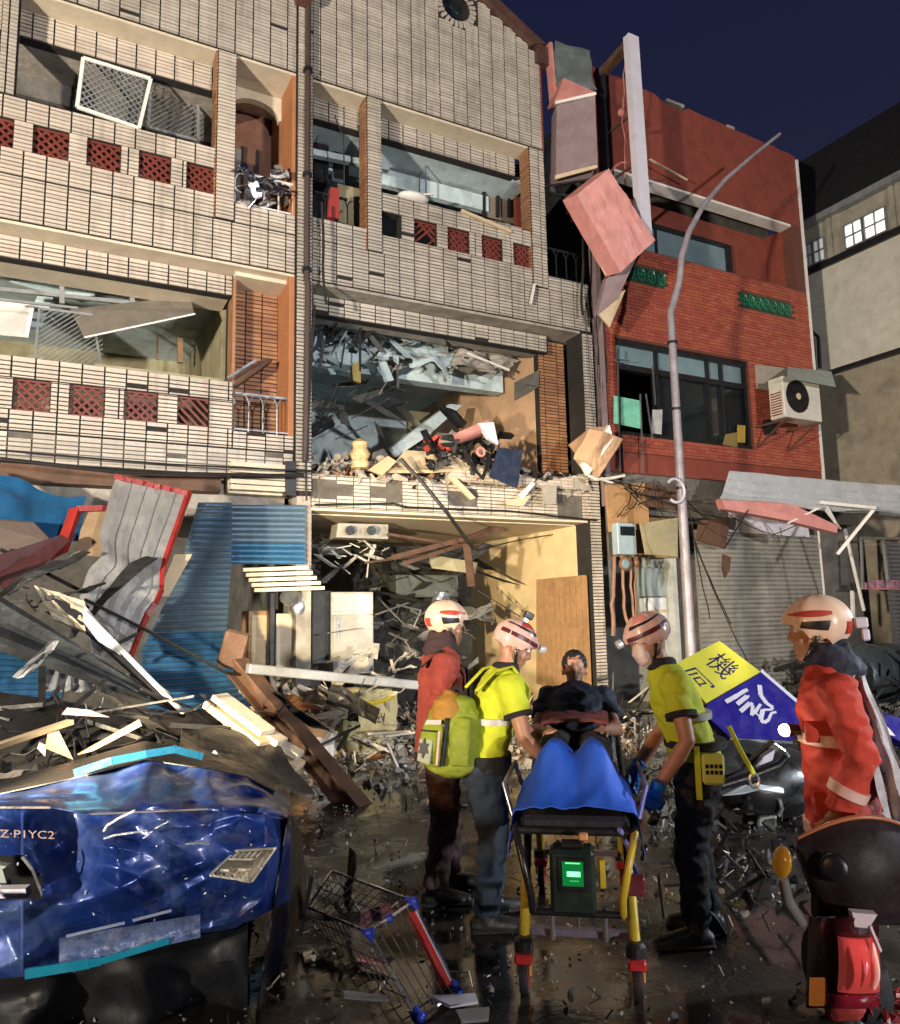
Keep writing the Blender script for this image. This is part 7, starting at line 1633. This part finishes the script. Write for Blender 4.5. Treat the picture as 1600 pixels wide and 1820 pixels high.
    if lamp:
        c = sh(R(84), 0, .012); d = H @ Vector((1, 0, 0)); MB().lathe(c, [(.024, 0), (.026, .02), (.022, .035)], 14, d).build('headlamp', mat('lamp_grey', (.4, .4, .42), .3, .2, bump=0), ho)
    if cam_on_top:
        c = sh(.05, 0); MB().rbox(c + H @ Vector((0, 0, .012)), (.025, .025, .03), H).build('mount', M_GALV, ho); MB().rbox(c + H @ Vector((.005, 0, .042)), (.055, .045, .040), H).build('action_camera', M_BLACK, ho, bevel=.005)
    mbs = MB()
    for s_ in (-1, 1): loft(mbs, [hc + H @ Vector((.01, s_ * .094, -.06)), hc + H @ Vector((.035, s_ * .078, -.11)), hc + H @ Vector((.07, s_ * .02, -.165)), hc + H @ Vector((.072, 0, -.168))], [(.010, .004)] * 4, H @ Vector((1, 0, 0)), 6, (.2, .2))
    mbs.build('chin_strap', M_BLACK, ho, smooth=True)
    return ho
def headM(f, pitch=0, roll=0):
    """columns: forward, left, up"""
    f = Vector((f.x, f.y, 0)).normalized(); l = UP.cross(f); m = Matrix((f, l, UP)).transposed()
    return m @ Matrix.Rotation(R(pitch), 3, 'Y') @ Matrix.Rotation(R(roll), 3, 'X')
EI = Vector((CR.x, CR.y, 0)).normalized(); AW = Vector((CF.x, CF.y, 0)).normalized()
def pose(px, depth, ang, lean=0, h=1.72, headpitch=0, headyaw=0, stance=.13, step=.05, arms=None):
    """standing pose; ang: facing in degrees, 0 = picture right, 90 = away; positions local (fwd, left, up) in metres"""
    g = PD(px, 1100, depth); g.z = 0
    a = R(ang); f = (EI * math.cos(a) + AW * math.sin(a)).normalized(); l = UP.cross(f); s = h / 1.72
    def L(x, y, z): return g + (f * x + l * y + UP * z) * s
    c, sn = math.cos(R(lean)), math.sin(R(lean)); hz = .93
    def T(x, y, z): return L(x * c + (z) * sn - .06 * sn, y, hz + z * c - x * sn)   # torso coordinates, leaning forward about the hips
    J = dict(base=g, side=l, f=f, pel=T(0, 0, .02), waist=T(0, 0, .20), chest=T(0, 0, .38), neck=T(0.0, 0, .56))
    fh = (Quaternion(UP, R(headyaw)) @ f); J['headM'] = headM(fh, headpitch); J['head'] = J['neck'] + (T(0.03, 0, .70) - J['neck']).lerp(UP * .14 * s + f * (.03 + .05 * math.sin(R(max(0, headpitch)))), .5)
    for cs, sg_ in (('L', 1), ('R', -1)):
        J['sh' + cs] = T(-.01, sg_ * .178, .475); J['hip' + cs] = L(-.06 * sn, sg_ * .092, .90)
        st_ep = step * sg_
        J['kn' + cs] = L(.035 + st_ep * .5, sg_ * (.10 + stance * .1), .49); J['an' + cs] = L(st_ep, sg_ * stance, .095); J['toe' + cs] = L(st_ep + .17, sg_ * (stance + .03), .035)
        el, wr, hd, pn = arms[cs]
        J['el' + cs] = L(*el); J['wr' + cs] = L(*wr); J['hd' + cs] = (f * hd[0] + l * hd[1] + UP * hd[2]); J['pn' + cs] = (f * pn[0] + l * pn[1] + UP * pn[2])
        J['as' + cs] = f
    J['L'] = L; J['T'] = T
    return J
M_ORJ = mat('rescue_orange_cloth', (.50, .045, .022), .75, var=.16, scale=9, bump=.45, bscale=230, dirt=.25, dcol=(.25, .03, .02))
M_REDJ = mat('brick_red_cloth', (.25, .036, .022), .8, var=.2, scale=9, bump=.45, bscale=230, dirt=.3, dcol=(.14, .03, .02))
M_LIME = mat('hi_vis_yellow_cloth', (.52, .59, .02), .75, var=.12, scale=9, bump=.4, bscale=230, dirt=.12, dcol=(.4, .36, .04))
M_BLKC = mat('black_cloth', (.012, .012, .014), .85, var=.3, scale=9, bump=.45, bscale=230)
M_JEAN = mat('dark_blue_denim', (.018, .032, .055), .85, var=.3, scale=6, bump=.35, bscale=140, dirt=.3, dcol=(.05, .06, .075))
M_MARO = mat('dusty_maroon_cloth', (.060, .022, .022), .85, var=.3, scale=6, bump=.35, bscale=120, dirt=.7, dcol=(.20, .17, .165), dscale=5)
M_BOOT = mat('black_boot', (.015, .014, .013), .5, bump=.15)
M_BGLV = mat('blue_nitrile', (.015, .14, .42), .4, var=.15, bump=.08)
M_HLM = mat('cream_helmet', (.70, .50, .36), .3, var=.12, scale=9, bump=.02, dirt=.45, dcol=(.42, .29, .21), dscale=7, coat=.2)
M_HLP = mat('pinkish_white_helmet', (.62, .40, .34), .3, var=.12, scale=9, bump=.02, dirt=.45, dcol=(.36, .2, .18), dscale=7, coat=.2)
M_HRED = mat('helmet_red', (.42, .05, .035), .35, bump=.02)
M_REFL = mat('pale_reflective_tape', (.68, .45, .38), .35, .1, bump=.05)
down = (0, 0, -1)
# ---- rescuer in the brick red jacket, far left
J = pose(778, 4.85, 12, lean=3, h=1.72, headpitch=4, stance=.12, step=.07, arms=dict(L=((.05, .26, 1.12), (.24, .18, .98), (.9, -.3, -.3), (0, -1, -.2)), R=((-.06, -.25, 1.10), (.10, -.24, .90), (.5, .1, -.8), (.6, .6, 0))))
P1 = figure('rescuer in brick red jacket and cream helmet standing left behind the yellow backpack', J)
trousers(P1, J, M_MARO); top_garment(P1, J, M_REDJ, hem=.10, collar=.02); boots(P1, J, M_BOOT); helmet(P1, J, M_HLM, 'shell', M_HRED, lamp=False)
mb = MB(); loft(mb, [J['neck'] - UP * .04 - J['f'] * .02, J['neck'] + UP * .05, J['neck'] + UP * .09], [(.115, .11), (.092, .095), (.085, .09)], J['side'], 18, (.3, .2)); fuse(mb, 'hood', mat('dark_maroon_hood', (.035, .015, .016), .85, bump=.3), P1, .011, 2, .008, 14)
mb = MB(); T = J['T']
loft(mb, [T(-.15, -.12, .44), T(-.04, -.13, .545), T(.13, -.13, .44), T(.16, -.10, .25)], [(.022, .006)] * 4, J['side'], 8, (.2, .2)); mb.build('shoulder_strap', M_BLKC, P1, smooth=True)
ring_band(P1, [J['pel'] - UP * .10, J['pel'] - UP * .145], [(.200, .155), (.203, .158)], J['side'], .05, M_BLKC, 'hem_band')
for c in 'LR': glove(P1, J, c, M_BLKC)
# ---- rescuer in yellow shirt bending over, with backpack
J = pose(856, 4.45, 14, lean=17, h=1.62, headpitch=28, headyaw=-6, stance=.12, step=.06, arms=dict(L=((.30, .26, 1.10), (.46, .15, .92), (.8, -.3, -.5), (0, -.6, -.8)), R=((.16, -.27, 1.08), (.36, -.22, .90), (.8, .2, -.5), (0, .6, -.8))))
P2 = figure('rescuer in yellow shirt and dark jeans bending over the stretcher from the left', J)
trousers(P2, J, M_JEAN); top_garment(P2, J, M_LIME, sleeve=.58, hem=.05, name='shirt', g=.014, wr=.008); boots(P2, J, M_BOOT); helmet(P2, J, M_HLP, 'vented', M_HRED, cam_on_top=True)
for c in 'LR':
    s, e = J['sh' + c], J['el' + c]; d = (e - s).normalized(); ring_band(P2, [s + d * .165, s + d * .19], [(.082, .082), (.081, .081)], J['f'], .03, M_BLKC, 'sleeve_cuff'); glove(P2, J, c, M_BGLV)
ring_band(P2, [J['pel'] + UP * .02, J['pel'] - UP * .07], [(.205, .158), (.205, .158)], J['side'], .05, M_BLKC, 'belt')
T = J['T']; mb = MB()
for yy in (-.12, .12): loft(mb, [T(-.18, yy, .38), T(-.10, yy, .52), T(.0, yy, .575), T(.13, yy, .48), T(.17, yy * .9, .28)], [(.026, .008)] * 5, J['side'], 8, (.2, .2))
mb.build('pack_strap', M_LIME, P2, smooth=True)
mb = MB(); loft(mb, [J['neck'] - UP * .025, J['neck'] + UP * .02], [(.086, .084), (.080, .078)], J['side'], 18, (.2, .2)); mb.build('collar', M_BLKC, P2, smooth=True)
ring_band(P2, [J['waist'] + UP * .06, J['waist'] + UP * .025], [(.186, .147)] * 2, J['side'], .04, mat('grey_reflective_tape', (.45, .43, .38), .35, .1, bump=.1), 'reflective_band')
# backpack, worn on the back of the yellow shirt
f = J['f']; l = J['side']; bc = PD(804, 1298, 4.26)
bp = empty('backpack', bc - UP * .2, 'big yellow green medical backpack worn by the bending yellow shirted rescuer', 'backpack')
bu = (UP * .99 + f * .10).normalized(); br_ = (EI * .94 - AW * .34).normalized(); bd = br_.cross(bu).normalized()   # right, up, depth
if bd.dot(CF) < 0: bd = -bd
M_PK = mat('olive_lime_pack', (.21, .26, .015), .7, var=.25, scale=8, bump=.3, bscale=110, dirt=.35, dcol=(.14, .15, .02)); M_AMB = mat('amber_pack', (.34, .17, .02), .7, var=.15, bump=.3, bscale=110)
def bpt(x, y, z): return bc + br_ * (x * .92) + bu * (y * .84 - .01) + bd * z
mb = MB(); loft(mb, [bpt(.0, -.21, .02), bpt(0, -.12, .02), bpt(0, .08, .02), bpt(0, .17, .02)], [(.155, .11), (.165, .12), (.160, .115), (.13, .09)], br_, 20, (.5, .6)); fuse(mb, 'main_bag', M_PK, bp, .012, 3, .007, 12)
mb = MB(); loft(mb, [bpt(-.03, .10, -.03), bpt(-.03, .19, -.02), bpt(-.03, .235, .0)], [(.095, .075), (.085, .065), (.05, .045)], br_, 18, (.4, .6)); fuse(mb, 'top_pocket', M_AMB, bp, .011, 2, .006, 14)
mb = MB(); loft(mb, [bpt(-.085, -.19, -.09), bpt(-.085, -.05, -.10), bpt(-.085, .06, -.08)], [(.070, .035), (.072, .045), (.065, .03)], br_, 16, (.4, .5)); fuse(mb, 'front_pocket', M_PK, bp, .010, 2, .005, 14)
mb = MB(); loft(mb, [bpt(.085, -.19, -.075), bpt(.085, -.02, -.085), bpt(.08, .09, -.06)], [(.062, .03), (.064, .038), (.055, .028)], br_, 16, (.4, .5)); fuse(mb, 'front_pocket', M_PK, bp, .010, 2, .005, 14)
MB().prism([bpt(-.135, .055, -.105), bpt(-.03, .060, -.125), bpt(-.03, .088, -.115), bpt(-.13, .084, -.095)], bd * .012).build('reflective_strip', mat('pinkish_white_strip', (.62, .50, .46), .4, var=.3, scale=30), bp)
MB().prism([bpt(-.015, -.20, -.125), bpt(.012, -.20, -.125), bpt(.014, .10, -.105), bpt(-.012, .10, -.105)], bd * .02).build('centre_strip', M_BLKC, bp)
MB().prism([bpt(-.03, -.19, -.150), bpt(-.018, -.19, -.148), bpt(-.018, .02, -.146), bpt(-.03, .02, -.150)], bd * .01).build('piping', M_REFL, bp)
eb = []
for k in range(12): a = k * math.pi / 6; r_ = .048 if k % 2 == 0 else .026; eb.append(bpt(-.115 + r_ * math.sin(a) * .8, -.09 + r_ * 1.3 * math.cos(a), -.152))
MB().prism(eb, bd * .02).build('star_emblem', mat('dark_grey_print', (.03, .032, .03), .6, bump=0), bp)
MB().prism([bpt(-.155, -.17, -.135), bpt(-.07, -.19, -.148), bpt(-.06, -.04, -.148), bpt(-.15, -.03, -.135)], bd * .016).build('emblem_patch', mat('grey_patch', (.30, .33, .24), .6, var=.3), bp)
MB().prism([bpt(-.15, .015, -.125), bpt(-.055, .012, -.145), bpt(-.055, .022, -.145), bpt(-.15, .024, -.125)], bd * .01).build('zip', M_BLKC, bp)
mb = MB(); mb.tube([bpt(-.04, .245, 0), bpt(-.02, .285, .01), bpt(.03, .285, .01), bpt(.05, .245, .01)], .010, 6); mb.build('grab_handle', M_BLKC, bp, smooth=True)
# ---- rescuer in yellow shirt on the right, looking down
J = pose(1218, 4.2, 172, lean=17, h=1.65, headpitch=26, headyaw=10, stance=.12, step=.05, arms=dict(L=((.07, .28, 1.08), (.24, .25, .82), (.35, -.1, -.95), (.3, -.9, 0)), R=((.12, -.27, 1.08), (.30, -.22, .84), (.6, .2, -.8), (0, .6, -.8))))
P3 = figure('rescuer in yellow shirt and black trousers looking down on the right of the stretcher', J)
trousers(P3, J, M_BLKC); top_garment(P3, J, M_LIME, sleeve=.62, hem=.06, name='shirt', g=.014, wr=.008); boots(P3, J, M_BOOT); helmet(P3, J, M_HLP, 'vented', mat('salmon_panel', (.60, .22, .17), .35), lamp=True)
for c in 'LR':
    s, e = J['sh' + c], J['el' + c]; d = (e - s).normalized(); ring_band(P3, [s + d * .170, s + d * .20], [(.083, .083), (.082, .082)], J['f'], .03, M_BLKC, 'sleeve_cuff'); glove(P3, J, c, M_BGLV)
H = J['headM']; hc = J['head']
mb = MB(); loft(mb, [hc + H @ Vector((.060, 0, .004)), hc + H @ Vector((.072, 0, -.035)), hc + H @ Vector((.066, 0, -.08)), hc + H @ Vector((.045, 0, -.118))], [(.060, .040), (.068, .052), (.066, .050), (.045, .040)], H @ Vector((0, 1, 0)), 18, (.3, .3)); fuse(mb, 'face_mask', mat('pale_pink_mask', (.66, .50, .47), .8, var=.08, bump=.15), P3, .008, 2, .003, 20)
T = J['T']; Lc = J['L']
ring_band(P3, [J['pel'] + UP * .10, J['pel'] + UP * .06], [(.205, .160), (.207, .162)], J['side'], .05, M_BLKC, 'belt')
mb = MB(); loft(mb, [J['neck'] - UP * .025, J['neck'] + UP * .02], [(.086, .084), (.080, .078)], J['side'], 18, (.2, .2)); mb.build('collar', M_BLKC, P3, smooth=True)
ring_band(P3, [J['waist'] + UP * .08, J['waist'] + UP * .045], [(.186, .147)] * 2, J['side'], .04, mat('grey_reflective_tape', (.45, .43, .38), .35, .1, bump=.1), 'reflective_band')
# belt pouch with printed lines and hanging buckle strap
f, l = J['f'], J['side']; pc = Lc(-.06, .235, .93)
mb = MB(); mb.obox(pc, f * .055, l * .025, UP * .075); po = mb.build('pouch', mat('pale_lime_pouch', (.50, .56, .10), .7, var=.1), P3, bevel=.012)
mb = MB()
for k, z in enumerate((.018, -.012)):
    for i in range(4): mb.obox(pc + l * .0265 + UP * z + f * (-.033 + .022 * i), f * .008, l * .001, UP * .010)
mb.build('print', M_BLACK, po)
mb = MB(); mb.obox(pc + f * .075 + UP * -.02, f * .014, l * .006, UP * .13); mb.build('hanging_strap', M_LIME, P3)
mb = MB(); mb.tube([Lc(-.17, .16, 1.14), Lc(-.215, .19, 1.02), Lc(-.27, .21, .90)], .012, 6); mb.build('loose_strap', M_LIME, P3)
mb = MB(); mb.tube([Lc(-.27, .21, .90) + f * (.022 * math.cos(t)) + UP * (-.03 + .035 * math.sin(t)) for t in np.linspace(0, 2 * math.pi, 14)], .007, 6); mb.build('buckle', M_GALV, P3)
# ---- rescuer in the orange red jacket, right
J = pose(1468, 3.3, 158, lean=1, h=1.68, headpitch=2, headyaw=-4, stance=.12, step=.06, arms=dict(L=((-.075, .215, 1.13), (.03, .205, .90), (.45, -.2, -.88), (.2, -.9, 0)), R=((-.05, -.22, 1.12), (.05, -.20, .90), (.4, .2, -.9), (0, .8, -.2))))
P4 = figure('rescuer in orange red jacket with pale towel down the back on the right', J)
trousers(P4, J, mat('orange_red_trousers', (.36, .03, .02), .8, var=.15, bump=.45, bscale=230, dirt=.3)); top_garment(P4, J, M_ORJ, hem=.13, collar=.015, wr=.014, g=.020); boots(P4, J, M_BOOT); helmet(P4, J, mat('orange_cream_helmet', (.70, .50, .36), .3, var=.06, bump=.02, coat=.3), 'shell', M_HRED, lamp=False)
mb = MB(); loft(mb, [J['neck'] - UP * .06 - J['f'] * .04, J['neck'] + UP * .04, J['neck'] + UP * .085], [(.125, .12), (.098, .10), (.088, .092)], J['side'], 18, (.3, .2)); fuse(mb, 'collar', mat('navy_collar', (.012, .014, .03), .8, bump=.3), P4, .011, 2, .010, 14)
f, l = J['f'], J['side']; Lc = J['L']; T = J['T']
for z, g_ in ((.25, .0), (-.115, .0)):
    ring_band(P4, [J['pel'] + UP * z, J['pel'] + UP * (z - .045)], [(.196 if z > 0 else .200, .150 if z > 0 else .155)] * 2, l, .05, M_REFL, 'reflective_band')
e, w = J['elL'], J['wrL']; d = (w - e).normalized(); ring_band(P4, [e + d * .12, e + d * .16], [(.078, .078), (.076, .076)], f, .04, M_REFL, 'sleeve_band')
for (zz, x_) in ((.30, .06), (.02, .05)):
    mb = MB(); mb.sheet([T(x_ - .06, .178, zz - .05), T(x_ + .06, .168, zz - .05), T(x_ + .06, .172, zz + .03), T(x_ - .06, .182, zz + .03)], 4, 3, lambda u, v: .008, .012); mb.build('pocket_flap', M_ORJ, P4, smooth=True)
mb = MB(); loft(mb, [T(-.155, .03, .36), T(-.165, .05, .2), T(-.165, .05, .05)], [(.10, .035), (.105, .04), (.10, .03)], l, 14, (.3, .3)); fuse(mb, 'back_panel', M_BLKC, P4, .011, 2, .004, 14)
glove(P4, J, 'L', mat('tan_leather', (.26, .10, .045), .6, var=.25, scale=10, bump=.25, bscale=60)); glove(P4, J, 'R', MATS['tan_leather'])
mb = MB(); c = T(.145, .075, .285); mb.lathe(c, [(.022, 0), (.026, .03), (.028, .05)], 16, f * .9 + l * .45); lo = mb.build('chest_lamp', M_DKMET, P4)
mb = MB(); mb.ball(c + (f * .9 + l * .45).normalized() * .058, .026, 14, 10); mb.build('lamp_lens', mat('lamp_lit', (.9, .9, .85), .3, emit=(1, .93, .75), estr=14, bump=0), lo)
pl_ = bpy.data.lights.new('chest_lamp_light', 'POINT'); pl_.energy = 1.6; pl_.color = (1, .9, .7); pl_.shadow_soft_size = .03; plo = bpy.data.objects.new('chest_lamp_light', pl_); COL.objects.link(plo); plo.location = c + (f * .9 + l * .45).normalized() * .10
# towel hanging from the shoulder
mb = MB(); A_, B_ = T(-.08, .13, .53), T(-.19, .06, .46)
g = []; NU3, NV3 = 10, 30
for j in range(NV3 + 1):
    for i in range(NU3 + 1):
        u, v = i / NU3, j / NV3; w_ = .03 + .055 * v
        p = A_.lerp(B_, u) if v == 0 else None
        c = T(-.10 - .13 * v, .14 + .03 * v, .52) - UP * (.60 * v + .02 * u * v)
        g.append(c + f * ((u - .5) * -2 * w_ * .9) + l * (.022 * math.sin(u * 11 + v * 2) + .01) + f * (.014 * noise3((u * 3, v * 5, 2))))
mb.grid(g, NU3, NV3, l * .008); mb.build('towel', mat('grey_white_towel', (.50, .46, .47), .9, var=.35, scale=10, bump=.6, bscale=70, dirt=.6, dcol=(.22, .25, .30), dscale=4), tags=T_('grey white towel hanging down the back of the orange red jacket', 'towel'), smooth=True)
hc4 = J['head'] + J['headM'] @ Vector((-.175, 0, .03)); mb = MB(); mb.rbox(hc4, (.05, .07, .045), J['headM']); mb.rbox(hc4 + J['headM'] @ Vector((-.01, .03, -.05)), (.03, .03, .05), J['headM']); mb.build('lamp_battery', M_SIGNW, P4, bevel=.006)
# ---- patient on the stretcher, half sitting, feet towards the camera
q42 = Quaternion(BX, R(42))
def pb(x, y, z): return st_(0, 1.26, .76) + q42 @ (BX * x + AX * y + UP * z)
PJ = dict(bare=True, base=st_(0, .7, .76), z0=.76, side=-BX, pside=-BX, pel=st_(0, 1.20, .87), waist=pb(0, .16, .11), chest=pb(0, .34, .12), neck=pb(0, .52, .10))
PJ['headM'] = Matrix(((-AX * math.cos(R(35)) + UP * math.sin(R(35))), BX, (UP * math.cos(R(35)) + AX * math.sin(R(35))))).transposed() @ Matrix.Rotation(R(12), 3, 'Y')
PJ['head'] = pb(0, .66, .14)
for c, s_ in (('L', 1), ('R', -1)):
    PJ['sh' + c] = pb(s_ * .17, .45, .10); PJ['el' + c] = pb(s_ * .25, .18, .10); PJ['wr' + c] = st_(s_ * .16, 1.02, 1.00); PJ['hd' + c] = -AX * .8 - BX * s_ * .5 + UP * -.1; PJ['pn' + c] = UP * -1; PJ['as' + c] = UP
    PJ['hip' + c] = st_(s_ * .09, 1.16, .87); PJ['kn' + c] = st_(s_ * .12, .76, .93); PJ['an' + c] = st_(s_ * .11, .37, .825); PJ['toe' + c] = st_(s_ * .13, .26, .92)
PP = figure('patient in dark navy top half sitting on the stretcher, feet to the camera', PJ)
top_garment(PP, PJ, mat('dark_navy_cloth', (.012, .018, .04), .8, var=.3, bump=.3, bscale=110), sleeve=.62, hem=.02, name='shirt')
trousers(PP, PJ, M_BLKC, length=.45, name='shorts')
mb = MB(); H = PJ['headM']; mb.ball(PJ['head'] + H @ Vector((-.016, 0, .042)), (.104, .088, .100), 20, 14, H); fuse(mb, 'hair', mat('black_hair', (.010, .008, .007), .5, bump=.6, bscale=140), PP, .008, 2, .006, 30)
# white dressing, blue sheet, red and white folded blanket
mb = MB(); loft(mb, [PJ['knR'].lerp(PJ['anR'], .02), PJ['knR'].lerp(PJ['anR'], .40)], [(.070, .068), (.058, .056)], BX, 16, (.1, .1)); loft(mb, [PJ['knL'].lerp(PJ['anL'], .10), PJ['knL'].lerp(PJ['anL'], .34)], [(.066, .064), (.060, .058)], BX, 16, (.1, .1)); fuse(mb, 'dressing', mat('white_gauze', (.72, .72, .70), .9, bump=.5, bscale=150), PP, .009, 2, .003, 30)
def drape(u, v):
    b = -.42 + .84 * u; a = .02 + .70 * v; over = max(0, abs(b) - .27)
    hh = .275 * math.exp(-((a - .24) / .13) ** 2) + (.10 + .30 * max(0, a - .37)) / (1 + math.exp(-(a - .26) / .03)); hh = min(hh, .285); lump = hh * (math.exp(-abs(b / .215) ** 5) - .30 * math.exp(-(b / .05) ** 2))
    z = .785 + lump - over * 1.4 + .014 * noise3((u * 6, v * 6, 2)) + .010 * noise3((u * 17, v * 13, 4)); bb = math.copysign(min(abs(b), .285 + over * .2), b)
    return st_(bb, a + .012 * noise3((u * 5, v * 3, 8)), z)
g = [drape(i / 64, j / 48) for j in range(49) for i in range(65)]
mb = MB(); mb.grid(g, 64, 48, UP * .006); mb.build('blue_sheet', mat('royal_blue_sheet', (.012, .085, .52), .65, var=.15, bump=.15, bscale=60), tags=T_('royal blue sheet spread over the foot half of the stretcher', 'sheet'), smooth=True)
def blk(u, v):
    b = -.20 + .40 * u; p = st_(b, 1.32 - .30 * v, .0); return p + UP * (1.055 - .02 * v + .03 * math.cos(b * 6) + .014 * noise3((u * 6, v * 5, 3)))
g = [blk(i / 24, j / 14) for j in range(15) for i in range(25)]
mb = MB(); mb.grid(g, 24, 14, UP * .02); mb.build('blanket', mat('grey_red_blanket', (.20, .05, .045), .9, var=.5, scale=8, bump=.4, bscale=90), tags=T_('folded dull red blanket across the lap of the patient', 'blanket'), smooth=True)
